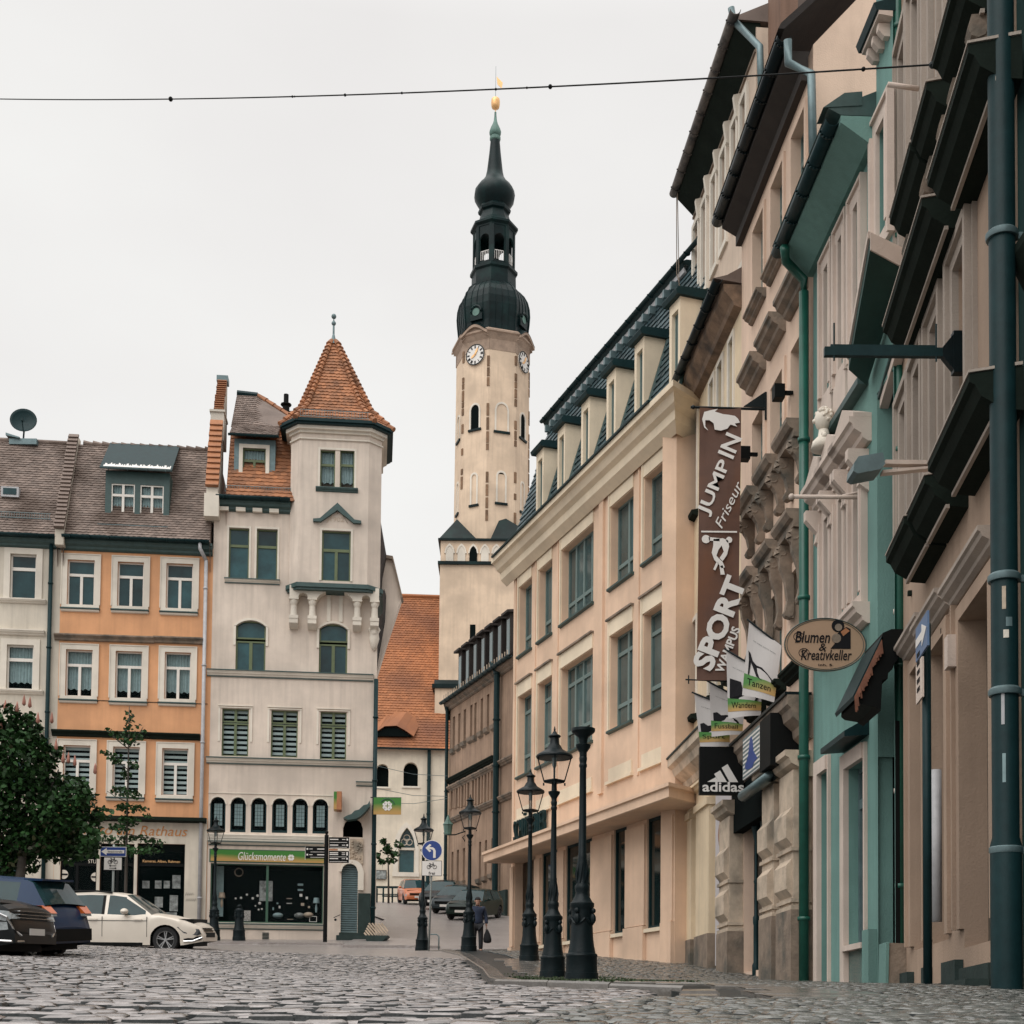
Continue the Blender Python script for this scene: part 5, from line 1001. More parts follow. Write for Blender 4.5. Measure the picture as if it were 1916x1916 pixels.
p0, p1 = b.uz(1388, 1487, .55), b.uz(1450, 1452, .55); mb = MB(); mb.tube([(b.u(1390, 1490, .45), -.45, b.z(1390, 1490, .45)), (b.u(1440, 1462, .45), -.45, b.z(1390, 1490, .45)), (b.u(1450, 1455, .3), -.3, b.z(1390, 1490, .45)+.1)], .1, 10); add('awning_roll', mb, m_zinc, b.r, True)
# --- teal house
b = Bld('teal_house', 'teal house with white window surrounds, broad green soffit and recessed entrance', 'house', 1522, 22.2, 1676, 18.05); tl = b
us = b.u(1640, 300); ze = np.mean([b.z(1580, 205, .5), b.z(1465, 480, .5)])-.05
zr_ = b.z(1665, 700); W = [(1547.7, 1557.8, 513, 740), (1574.7, 1584, 447, 700), (1603, 1614, 390, 640)]
up_ = [b.rect(*w_) for w_ in W]; zt = np.mean([x[3] for x in up_]); zb = np.mean([x[2] for x in up_]); up_ = [(x[0], x[1], zb, zt) for x in up_]
lz0, lz1 = b.z(1580, 1150), b.z(1548, 975); lo = [(x[0], x[1], lz0, lz1) for x in up_]
g1 = b.rect(1537, 1553, 1450, 1825); g2 = b.rect(1588, 1621, 1440, 1780); ur = b.u(1640, 1300); rec = (ur, b.L-.02, -.3, zr_)
g1 = (g1[0], g1[1], -.3, g1[3]); b.holes = up_+lo+[g1, g2, rec, b.rect(1646, 1664, 250, 455)]
print('teal', b.L, us, ze, zb, zt, lz0, lz1, rec, g1, g2)
b.shell(0, b.L, -1, 17, .9, m_teal, .3) if False else None
mb = MB(); mb.wall(0, us, -1, ze, [h for h in b.holes if h[1] < us], .22); mb.wall(us, b.L, -1, 15.2, [h for h in b.holes if h[0] >= us-.4 and h is not g2 and h[1] > us], .22)
for q, zt2 in ((.01, ze), (us, 15.2)): mb.face([(q, .0, 3), (q, 7, 3), (q, 7, zt2), (q, .0, zt2)])
mb.face([(0, .9, -1), (ur-.05, .9, -1), (ur-.05, .9, ze), (0, .9, ze)]); 
mb.face([(0, 0, ze), (us, 0, ze), (us, 5, ze+.2), (0, 5, ze+.2)]); mb.face([(us, 0, 15.2), (b.L, 0, 15.2), (b.L, 5, 15.2), (us, 5, 15.2)])
add('wall', mb, m_teal, b.r)
mb = MB(); mb.face([(b.L-.01, 0, -1), (b.L-.01, 7, -1), (b.L-.01, 7, 15.2), (b.L-.01, 0, 15.2)]); add('side_wall', mb, plaster('plaster_deep_green_shade', (.004, .045, .032), streak=.2), b.r)  # deeper green paint, with the side wall's shade put into the colour
mb = MB(); zk = b.z(1680, 1345); mb.face([(b.L+.012, -.0, -1), (b.L+.012, 3, -1), (b.L+.012, 3, zk), (b.L+.012, 0, zk)]); add('painted_recess_dark', mb, m_black, b.r)  # black sheet paints the recess darkness over the lower side wall
for i, r_ in enumerate(up_+lo+[b.holes[-1]]):
    window(b, r_, T2 if i == 6 else [(0, 1, 0, .7), (0, 1, .7, 1)], .22, .06, m_tealtrim, m_glass2)
    mb = MB(); ring(mb, *r_, .17, .06, wt=.2); ring(mb, r_[0]-.17, r_[1]+.17, r_[2]-.2, r_[3]+.2, .05, .1, bottom=False); mb.box(r_[0]-.19, r_[0]-.1, -.11, -.06, r_[2], r_[3]); mb.box(r_[1]+.1, r_[1]+.19, -.11, -.06, r_[2], r_[3]); add('window_surround', mb, m_tealtrim, b.r)
    if i < 3:
        mb = MB(); mb.box(r_[0]-.2, r_[1]+.2, -.08, 0, r_[2]-.75, r_[2]-.2); add('apron_panel', mb, m_tealtrim, b.r); mb = MB(); mb.box(r_[0]-.28, r_[1]+.28, -.16, 0, r_[2]-.85, r_[2]-.752); add('sill_shelf', mb, m_sill, b.r)
    elif i < 6:
        q = r_[3]+.62; uu = (r_[0]+r_[1])/2; w_ = (r_[1]-r_[0])/2+.42
        mb = MB(); mb.extr(cprof(q, .32, .34), uu-w_, uu+w_); mb.prism([(uu-w_, q+.002), (uu+w_, q+.002), (uu+w_, q+.06), (uu, q+.34), (uu-w_, q+.06)], -.26, 0); hd = add('pediment_hood', mb, m_tealtrim, b.r)
        for s_ in (-1, 1): mb = MB(); mb.extr([(0, q-.4), (-.3, q-.4), (-.3, q-.55), (-.12, q-.75), (-.14, q-.9), (0, q-1.0)], uu+s_*(w_-.2)-.07, uu+s_*(w_-.2)+.07); add('console', mb, m_tealtrim, hd)
        if i in (4,):
            mb = MB(); by = -.22; bz = q+.35
            mb.lathe([(.2, bz-.1), (.17, bz+.02), (.09, bz+.1), (.075, bz+.2)], (uu-w_*.6, by, 0), 12); mb.ball((uu-w_*.6, by, bz+.36), .145, 14, 1.2); mb.ball((uu-w_*.6-.02, by-.14, bz+.34), .035, 8)
            for k in range(90):
                t = R.uniform(0, 6.28); f_ = R.uniform(-.35, 1.45); rr_ = .145*math.cos(f_); yy = rr_*math.sin(t)
                if yy < -.05 and f_ < .6: continue
                mb.ball((uu-w_*.6+rr_*math.cos(t), by+yy, bz+.36+.17*math.sin(f_)), R.uniform(.02, .034), 6)
            for k in range(8): mb.ball((uu-w_*.6+.15*R.uniform(-1, 1), by-.02, bz+.05+.1*R.random()), .05, 6)
            add('bust', mb, m_trimw, hd, True)
        mb = MB(); mb.extr(cprof(r_[2]-.2, .25, .3), uu-w_+.1, uu+w_-.1); add('window_sill', mb, m_tealtrim, b.r)
mb = MB(); mb.extr([(.0, ze+.1), (-.5, ze+.1), (-.5, ze-.0), (-.1, ze-.28), (0, ze-.28)], -.02, us); add('soffit', mb, m_teal, b.r)
mb = MB(); gutter(mb, -.03, us-.1, -.58, ze+.12, .11); add('gutter', mb, m_metal, b.r, True)
mb = MB(); mb.extr([(-.68, ze+.2), (-.5, ze+.25), (4, ze+2.2), (4, ze+.1), (-.5, ze+.11)], 0, us); mb.extr([(-.75, ze+.2), (-.2, ze+.25), (-.2, ze+.45), (-.45, ze+.42)], us-.35, us+.01); add('roof', mb, m_sill, b.r)
mb = MB(); ps = []
for x, y_, o_ in ((1468, 463, .58), (1470, 488, .5), (1515, 508, .13)): u_, z_ = b.uz(x, y_, o_); ps.append((u_, -o_, z_))
ps[-1] = (.02, -.16, ps[-1][2]); mb.tube(ps+[(.02, -.16, ps[-1][2]-.3)], .075, 12); pipe(mb, .02, -.16, -.5, ps[-1][2]-.2, .08, 14, 2.6); add('downpipe', mb, m_gpipe, b.r, True)
# taller end section: roof edge with blocks, deep projecting cornice above the recess
zt = b.z(1612, 100, .18); mb = MB(); mb.extr([(0, zt), (-.19, zt), (-.19, zt-.05), (0, zt-.08)], us-.05, b.L); add('top_cornice', mb, m_tealtrim, b.r)
k = us+.05
while k < b.L-.1: mb = MB(); mb.extr([(0, zt-.09), (-.16, zt-.09), (-.16, zt-.18), (-.08, zt-.27), (0, zt-.27)], k, k+.09); add('eaves_block', mb, m_tealtrim, b.r); k += .24
mb = MB(); mb.extr([(-.22, zt+.003), (-.26, zt+.1), (2.5, zt+1.0), (2.5, zt+.003)], us-.1, b.L); add('end_roof', mb, m_metal, b.r)
zh = b.z(1626, 454, .62)-.9; ue = b.L+.03
No, Ni, Fi, Fo = pt(1628, 468, 17.3), pt(1692, 500, 17.5), pt(1622, 722, 19.0), pt(1588, 692, 18.8); U_ = Vector((0, 0, .16))
IM0 = (Matrix.Translation((b.A.x, b.A.y, b.z0)) @ Matrix.Rotation(b.ang, 4, 'Z')).inverted()
def slab(P4, up, name, mat, par):
    f_ = [IM0 @ p for p in P4]; k_ = [IM0 @ (p+up) for p in P4]; mb = MB(); mb.face(f_); mb.face(k_[::-1]); [mb.face([f_[i], k_[i], k_[(i+1) % 4], f_[(i+1) % 4]]) for i in range(4)]; return add(name, mb, mat, par)
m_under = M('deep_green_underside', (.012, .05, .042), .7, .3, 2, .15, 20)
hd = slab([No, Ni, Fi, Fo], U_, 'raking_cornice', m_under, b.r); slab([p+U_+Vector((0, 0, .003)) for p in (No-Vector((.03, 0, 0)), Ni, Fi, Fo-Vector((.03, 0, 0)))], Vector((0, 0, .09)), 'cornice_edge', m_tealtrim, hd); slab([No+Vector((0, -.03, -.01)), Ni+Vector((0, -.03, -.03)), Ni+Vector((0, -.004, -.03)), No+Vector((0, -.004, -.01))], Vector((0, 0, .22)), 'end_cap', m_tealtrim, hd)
q0, q1 = pt(1678, 655, 17.8), pt(1622, 846, 19.6)
hd = slab([q0, q0+Vector((.12, .0, 0)), q1+Vector((.12, 0, 0)), q1], Vector((0, 0, .12)), 'raking_band', m_tealtrim, b.r); slab([q0+Vector((-.03, 0, .125)), q0+Vector((.12, .0, .125)), q1+Vector((.12, 0, .125)), q1+Vector((-.03, 0, .125))], Vector((0, 0, .05)), 'band_edge', m_sill, hd)
mb = MB(); pipe(mb, b.u(1665, 1000), .1, 1.0, zr_, .045); add('conduit', mb, m_tealtrim, b.r, True)
mb = MB(); mb.box(ur-.1, b.L-.0, .3, 1.2, -.3, zr_+.2); add('recess_shade_box', mb, M('recess_shade_green', (.003, .016, .012), .7, .3, 3, .1), b.r); mb = MB(); mb.box(ur+.1, b.L-.1, .24, .3, -.3, 2.6); add('entrance_door', mb, m_black, b.r)  # near-black green box paints the shade inside the recess
for r_, nm in ((g1, 'doorway'), (g2, 'shop_window')):
    mb = MB(); w_ = .2; mb.box(r_[0]-w_, r_[0], -.08, 0, -.6, r_[3]+.22); mb.box(r_[1], r_[1]+.06, -.05, 0, -.6, r_[3]+.22); mb.box(r_[0], r_[1], -.08, 0, r_[3], r_[3]+.22); add(nm+'_surround', mb, m_tealtrim, b.r)
mb = MB(); mb.box(g1[0], g1[1], .18, .22, -.3, g1[3]); add('door', mb, m_sage, b.r)
window(b, (g2[0], g2[1], .45, g2[3]), [(0, 1, .8, 1), (0, .5, 0, .8), (.5, 1, 0, .8)], .2, .07, m_zinc, m_glass2, name='shop_window'); mb = MB(); mb.box(g2[0], g2[1], .0, .22, -.5, .42); mb.box(g2[0]-.05, g2[1]+.05, -.1, .2, .42, .5); add('window_base', mb, m_tealtrim, b.r)
mb = MB(); mb.extr([(0, g2[3]+.55), (-.35, g2[3]+.35), (-.35, g2[3]+.27), (0, g2[3]+.3)], g2[0]-.25, g2[1]+.15); add('window_hood', mb, m_metal, b.r)
mb = MB(); mb.box(ur-.3, ur, -.12, -.003, -.5, .65); add('plinth', mb, m_teal, b.r)
IM = (Matrix.Translation((b.A.x, b.A.y, b.z0)) @ Matrix.Rotation(b.ang, 4, 'Z')).inverted()
def hexa(b, fr, bk, name, mat, parent):
    f_ = [IM @ p for p in fr]; k_ = [IM @ p for p in bk]; mb = MB(); n = len(f_); mb.face(f_); mb.face(k_[::-1]); [mb.face([f_[i], k_[i], k_[(i+1) % n], f_[(i+1) % n]]) for i in range(n)]; return add(name, mb, mat, parent)
hexa(b, [pt(x, y_, 17.9) for x, y_ in ((1664, 1764), (1697, 1765), (1697, 1852), (1662, 1850))], [pt(x, y_, 17.9)+Vector((0, .3, 0)) for x, y_ in ((1664, 1764), (1697, 1765), (1697, 1852), (1662, 1850))], 'stair_wall', m_stone, b.r)
hexa(b, [pt(x, y_, 17.88) for x, y_ in ((1658, 1764), (1664, 1762), (1662, 1852), (1657, 1850))], [pt(x, y_, 17.9)+Vector((0, .35, 0)) for x, y_ in ((1658, 1764), (1664, 1762), (1662, 1852), (1657, 1850))], 'stair_edge', m_teal, b.r)
# shingle canopy beside the recess
Yc = 17.6; P = pt(1650, 1250, Yc); r0 = root('shingled_canopy', 'black torn canopy with reddish shingle edge above the dark recessed entrance', 'canopy', P)
cq = lambda x, y_, Y=Yc: pt(x, y_, Y)-P
def extpoly(pts, d, name, mat):
    f_ = [cq(*p) for p in pts]; k_ = [p+Vector((0, d, 0)) for p in f_]; mb = MB(); n = len(f_); mb.face(f_); mb.face(k_[::-1]); [mb.face([f_[i], k_[i], k_[(i+1) % n], f_[(i+1) % n]]) for i in range(n)]; return add(name, mb, mat, r0)
extpoly([(1646, 1206), (1652, 1184), (1668, 1177), (1690, 1177), (1690, 1215), (1684, 1222), (1680, 1234), (1674, 1240), (1670, 1252), (1662, 1258), (1661, 1270), (1651, 1272), (1648, 1330), (1636, 1322), (1612, 1318), (1605, 1312), (1606, 1290)], .9, 'canopy_body', m_black)
f0, f1 = (1599, 1303), (1650, 1196)
extpoly([(1596, 1302), (1650, 1190), (1653, 1196), (1599, 1309)], 1.0, 'canopy_edge', m_metal)
for k in range(26):
    t, t2 = k/26, (k+1.05)/26; x, y_, x2, y2 = f0[0]+(f1[0]-f0[0])*t, f0[1]+(f1[1]-f0[1])*t, f0[0]+(f1[0]-f0[0])*t2, f0[1]+(f1[1]-f0[1])*t2; L_ = R.uniform(12, 30)+(8 if k < 3 else 0)
    p = [cq(x, y_, Yc-.03), cq(x2, y2, Yc-.03), cq(x2+3, y2+L_, Yc-.05), cq(x+2, y_+L_*.85, Yc-.05)]; mb = MB(); mb.face(p); mb.face([q+Vector((0, .02, 0)) for q in p]); mb.face([p[3], p[2], p[2]+Vector((0, .02, 0)), p[3]+Vector((0, .02, 0))]); add('shingle', mb, M('reddish_shingle', (.17, .065, .035), .8, .4, 5, .2) if k == 0 else bpy.data.materials['reddish_shingle'], r0)
# --- tan house
b = Bld('tan_house', 'tan plastered house with rows of deep dark window hoods beside the big dark downpipe', 'house', 1690, 18.15, 1906, 12.15); tn = b
o_ = .44; zA = np.mean([b.z(1737, 152, o_), b.z(1706, 271, o_)]); zD = np.mean([b.z(1816, 73, o_), b.z(1739, 330, o_), b.z(1655, 624, o_)]); zF = np.mean([b.z(1818, 697, o_), b.z(1740, 860, o_), b.z(1661, 1051, o_)])
wx = [(1697, 1706), (1718, 1733), (1750, 1767), (1794, 1818)]; wu = [(b.u(a, 600), b.u(e, 600)) for a, e in wx]; wu[0] = (.25, wu[0][1])
print('tan', b.L, zA, zD, zF, wu)
rr = [(a, e, zF+.55, zD-.55) for a, e in wu]+[(a, e, zA+.55, zA+3.2) for a, e in wu]
gt = b.z(1800, 1128); go = [b.rect(1710, 1736, 1250, 1800), b.rect(1744, 1774, 1150, 1800), b.rect(1803, 1859, 1128, 1798)]; go = [(x[0], x[1], .45 if i < 2 else .3, gt-.1*i) for i, x in enumerate(go)]
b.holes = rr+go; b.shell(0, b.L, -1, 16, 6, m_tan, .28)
for i, r_ in enumerate(rr):
    window(b, r_, [(0, .5, 0, .75), (.5, 1, 0, .75), (0, 1, .75, 1)], .26, .06, m_tantrim, m_glass, fd=.1)
    mb = MB(); ring(mb, *r_, .14, .07, bottom=False); ring(mb, r_[0]-.14, r_[1]+.14, r_[2], r_[3]+.14, .1, .12, bottom=False); ring(mb, r_[0]-.24, r_[1]+.24, r_[2], r_[3]+.24, .05, .05, bottom=False); add('window_surround', mb, m_tantrim, b.r)
def hood(u0, u1, z, name='window_hood', out=.46, h=.32, cons=True):
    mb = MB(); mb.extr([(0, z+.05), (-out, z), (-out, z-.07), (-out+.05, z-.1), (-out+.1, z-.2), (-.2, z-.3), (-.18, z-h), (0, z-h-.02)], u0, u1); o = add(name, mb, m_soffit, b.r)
    mb = MB(); mb.extr([(-.01, z+.06), (-out-.01, z+.008), (-out-.01, z+.03), (-.01, z+.09)], u0-.01, u1+.012); add('hood_flashing', mb, m_tantrim, o)
    mb = MB(); mb.extr([(-.19, z-.3), (-.23, z-.3), (-.23, z-.34), (-.19, z-.34)], u0, u1); add('hood_bead', mb, m_tantrim, o)
    if cons:
        for q in (u0+.12, u1-.12): mb = MB(); mb.extr([(0, z-h), (-.3, z-h), (-.33, z-h-.12), (-.2, z-h-.3), (-.1, z-h-.5), (-.14, z-h-.62), (0, z-h-.7)], q-.08, q+.08); mb.tube([(q-.09, -.24, z-h-.14), (q+.09, -.24, z-h-.14)], .09, 8); add('scroll_console', mb, m_stone, o)
uo = lambda x, y_: b.u(x, y_, .44)
hood(uo(1748, 118), uo(1790, -60), zA); hood(uo(1708, 265), uo(1737, 152), zA); hood(uo(1668, 440), uo(1706, 271), zA)
hood(uo(1739, 330), uo(1816, 73), zD, cons=False); hood(uo(1655, 624), uo(1728, 361), zD, cons=False)
hood(uo(1740, 860), uo(1818, 697), zF, out=.46, cons=False); hood(uo(1697, 946), uo(1730, 879)+.0, zF, cons=False, out=.44); hood(max(.0, uo(1661, 1051)), uo(1695, 950), zF, cons=False)
for i, r_ in enumerate(go):
    mb = MB(); w_ = .16; mb.box(r_[0]-w_, r_[0], -.05, 0, .5, r_[3]+w_); mb.box(r_[1], r_[1]+w_, -.05, 0, .5, r_[3]+w_); mb.box(r_[0], r_[1], -.05, 0, r_[3], r_[3]+w_); mb.box(r_[0]-w_-.06, r_[0]-w_, -.09, 0, .5, r_[3]+w_+.06); add('door_surround' if i == 2 else 'window_surround', mb, m_tan, b.r)
    mb = MB(); mb.extr(cprof(r_[3]+.42, .2, .2), r_[0]-.3, r_[1]+.3); add('door_hood' if i == 2 else 'window_hood', mb, m_tantrim, b.r)
    mb = MB(); mb.box(r_[0], r_[1], .24, .28, r_[2], r_[3]); add('door' if i == 2 else 'shutter', mb, M('drab_door', (.10, .085, .065), .7, .3, 2, .1) if i == 0 else bpy.data.materials['drab_door'], b.r)
mb = MB(); zp = b.z(1800, 1796)
for a, e in ((0, go[0][0]-.02), (go[0][1]+.02, go[1][0]-.02), (go[1][1]+.02, go[2][0]-.05)): mb = MB(); mb.box(a, e, -.09, -.003, -1, zp); add('plinth_block', mb, m_plinth, b.r)
mb = MB(); mb.box(go[2][0], go[2][1], -.06, .26, -1, zp-.1); mb.box(go[2][0]-.05, go[2][1]+.05, -.28, -.06, -1, b.z(1840, 1835)); add('door_step', mb, m_plinth, b.r)
mb = MB(); pipe(mb, .06, -.04, -.4, 15, .06, 12, 2.9); add('downpipe', mb, m_gpipe, b.r, True)
u_, z_ = b.uz(1777, 1221, .1); mb = MB(); mb.box(u_-.09, u_+.09, -.14, -.002, z_-.17, z_+.17); add('alarm_box', mb, m_tealtrim, b.r)
mb = MB(); u_ = b.u(1752, 1600, .1); mb.tube([(u_, -.1, b.z(1752, 1440, .1)), (u_, -.1, b.z(1752, 1725, .1))], .06, 10); add('cable_duct', mb, m_zinclt, b.r, True)
for x, y_ in ((1706, 1110), (1769, 1180), (1733, 1052)): u_, z_ = b.uz(x, y_); mb = MB(); mb.box(u_-.03, u_+.03, -.05, -.002, z_-.03, z_+.03); add('junction_box', mb, m_soffit, b.r)
# big dark downpipe, with stickers
P = onsurf(1884, 11.9); P = Vector((P.x, 11.9, g(11.9)+.02)); r0 = root('large_downpipe', 'very thick dark teal downpipe with stickers at the right picture edge', 'downpipe', P)
mb = MB(); mb.lathe([(.132, -.3), (.132, 1.27), (.113, 1.34), (.113, 15)], (0, 0, 0), 24); add('pipe_body', mb, m_metal, r0, 'auto')
for z in (1.23, 2.6, 3.6, 6.65): mb = MB(); mb.lathe([(.134, z-.03), (.14, z-.015), (.14, z+.02), (.12, z+.04)], (0, 0, 0), 24); mb.box(.12, .3, -.02, .02, z-.03, z+.03); add('pipe_clamp', mb, m_zinc, r0, 'auto')
for x, z, w_, h_, m_ in ((-.05, 3.3, .07, .2, m_stonelt), (-.03, 3.05, .1, .07, m_trimw), (-.07, 2.3, .06, .3, m_zinclt), (-.06, 1.8, .06, .25, m_curt), (.0, 3.15, .12, .08, m_zinc)):
    a0 = math.atan2(-.13, x); mb = MB(); n = 4
    for k in range(n): t, t2 = a0-w_*4*(k/n-.5), a0-w_*4*((k+1)/n-.5); mb.face([(.115*math.cos(t), .115*math.sin(t), z), (.115*math.cos(t2), .115*math.sin(t2), z), (.115*math.cos(t2), .115*math.sin(t2), z+h_), (.115*math.cos(t), .115*math.sin(t), z+h_)])
    add('sticker', mb, m_, r0)
# --- dark teal neighbour at the very edge
b = Bld('dark_teal_house', 'dark teal house just entering the picture at the right edge', 'house', 1903, 12.3, 2520, 7.5)
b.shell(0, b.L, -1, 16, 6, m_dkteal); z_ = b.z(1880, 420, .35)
mb = MB(); mb.extr([(0, z_+.1), (-.15, z_), (-.15, z_-.08), (-.1, z_-.2), (0, z_-.4)], .35, b.L); add('window_hood', mb, m_soffit, b.r)
# =============== ground ===============
KL = [(-6, .1), (1.5, .2), (4.5, .33), (6.35, .72), (11.4, 1.41), (14.6, -.17), (20.8, -.18), (28, -.57), (36.5, -1.36), (43, -2.6), (45.6, -3.9), (47.2, -2.0), (47.6, 0)]
def kx(Y):
    if Y < KL[0][0] or Y > 47.6: return 99
    for (a, b_), (c, d) in zip(KL, KL[1:]):
        if Y <= c: return b_+(d-b_)*(Y-a)/(c-a)
m_granite = M('wet_granite_sett', (.22, .198, .19), .18, .3, 6, .3, 35, vary=.45, spec=.9, rvar=.09)
m_granite2 = M('small_mosaic_sett', (.115, .115, .105), .20, .3, 6, .3, 35, vary=.4, spec=.8, rvar=.1)
m_slab = M('wet_granite_slab', (.17, .155, .14), .17, .35, 1.5, .22, 28, vary=.16, spec=.7, rvar=.12, tint=(.085, .08, .07))
m_joint_shade = M('wet_joint_and_side_shade', (.014, .018, .018), .4, .4, 5, .3, 20)
m_moss = M('moss_in_joints', (.035, .06, .02), .8, .4, 9, .4, 30)
m_far = M('distant_granite_paving', (.27, .24, .225), .30, .2, 1.2, .0, 30, spec=.6)
t_ = m_far.node_tree; c_ = t_.nodes.new('ShaderNodeTexCoord'); v_ = t_.nodes.new('ShaderNodeTexVoronoi'); v_.inputs['Scale'].default_value = 6; v_.feature = 'DISTANCE_TO_EDGE'; bp_ = t_.nodes.new('ShaderNodeBump'); bp_.inputs['Distance'].default_value = .02; bp_.inputs['Strength'].default_value = .6; rm_ = t_.nodes.new('ShaderNodeMapRange'); rm_.inputs[2].default_value = .08
t_.links.new(c_.outputs['Object'], v_.inputs[0]); t_.links.new(v_.outputs[0], rm_.inputs[0]); t_.links.new(rm_.outputs[0], bp_.inputs['Height']); t_.links.new(bp_.outputs[0], t_.nodes['Principled BSDF'].inputs['Normal'])
mb = MB(); Ys = sorted(set([-20, -5, 0, 2, 8, 34]+[k[0] for k in GK]+list(range(3, 60, 3))+[70, 80, 90, 110, 200, 400]))
for a, c in zip(Ys, Ys[1:]):
    mb.m = 0 if c <= 34 else 1
    dd_ = -.035 if c <= 34 else 0
    for x0, x1 in ((-400, -60), (-60, -16), (-16, -12), (-12, -8), (-8, -4), (-4, -1), (-1, 5), (5, 60), (60, 400)): mb.face([(x, y, gz(x, y)+dd_) for x, y in ((x0, a), (x1, a), (x1, c), (x0, c))])
street = tag(add('street', mb, [m_joint_shade, m_far]), kind='structure')
# sidewalk sheet on the right, one beyond the white house corner, strip along the left row
mb = MB(); Y = -6.0; st = []
while Y < 47.6: st.append((Y, kx(Y))); Y += .4
st.append((47.6, 0))
for (a, xa), (c, xc) in zip(st, st[1:]): mb.face([(xa, a, g(a)+se(a)-.014), (14, a, g(a)+se(a)-.014), (14, c, g(c)+se(c)-.014), (xc, c, g(c)+se(c)-.014)]); mb.face([(xa, a, g(a)+se(a)-.014), (xc, c, g(c)+se(c)-.014), (xc, c, g(c)-.2), (xa, a, g(a)-.2)])
side = tag(add('sidewalk', mb, m_joint_shade), kind='structure')
CL = [(48.3, -2.5), (50, -2.85), (53, -3.6), (58, -4.6), (64, -5.6), (72, -6.9)]
mb = MB(); mb.m = 0
for (a, xa), (c, xc) in zip(CL, CL[1:]): mb.face([(-5.9, a, g(a)+.09), (xa, a, g(a)+.09), (xc, c, g(c)+.09), (-5.9 if xc > -5.9 else xc-1, c, g(c)+.09)]); mb.face([(xa, a, g(a)+.09), (xa, a, g(a)-.2), (xc, c, g(c)-.2), (xc, c, g(c)+.09)])
mb.face([(-5.9, 48.3, g(48.3)+.09), (-2.5, 48.3, g(48.3)+.09), (-2.5, 48.3, 2), (-5.9, 48.3, 2)])
tag(add('corner_sidewalk', mb, m_far), kind='structure')
mb = MB()
for a, c in ((49.3, 50), (50, 51), (51, 52.2)): mb.face([(-30, a, g(a)+.07), (-5.9, a, g(a)+.07), (-5.9, c, g(c)+.07), (-30, c, g(c)+.07)])
mb.face([(-30, 49.3, g(49.3)+.07), (-5.9, 49.3, g(49.3)+.07), (-5.9, 49.3, 2), (-30, 49.3, 2)]); tag(add('house_front_sidewalk', mb, m_far), kind='structure')
# setts: shared shapes for the nearest 300 as parts, the rest joined
G = random.Random(11)
def sett(l, d, h=.0):
    v = []; 
    for z, s_ in ((-.06, .97), (-.016, .965), (.006, .90), (.014, .66)): v += [(-l/2*s_+G.uniform(-.004, .004), -d/2*s_+G.uniform(-.004, .004), z), (l/2*s_+G.uniform(-.004, .004), -d/2*s_, z), (l/2*s_, d/2*s_+G.uniform(-.004, .004), z), (-l/2*s_, d/2*s_, z+G.uniform(-.002, .002))]
    f = []
    for k in range(3):
        for j in range(4): f.append((k*4+j, k*4+(j+1) % 4, k*4+4+(j+1) % 4, k*4+4+j))
    f.append((12, 13, 14, 15)); return v, f
shapes = [sett(1, 1) for _ in range(8)]
def meshof(s_, name, mat, l, d):
    me = bpy.data.meshes.new(name); me.from_pydata([(x*l, y*d, z) for x, y, z in s_[0]], [], s_[1]); me.materials.append(mat); me.materials.append(m_joint_shade); me.polygons.foreach_set('material_index', [1]*8+[0]*5); me.polygons.foreach_set('use_smooth', [False]*8+[True]*5); at = me.attributes.new('v', 'FLOAT', 'FACE'); q = G.random(); at.data.foreach_set('value', [q]*len(s_[1])); return me  # sides take the joint material: mud plus painted-in shade between stones
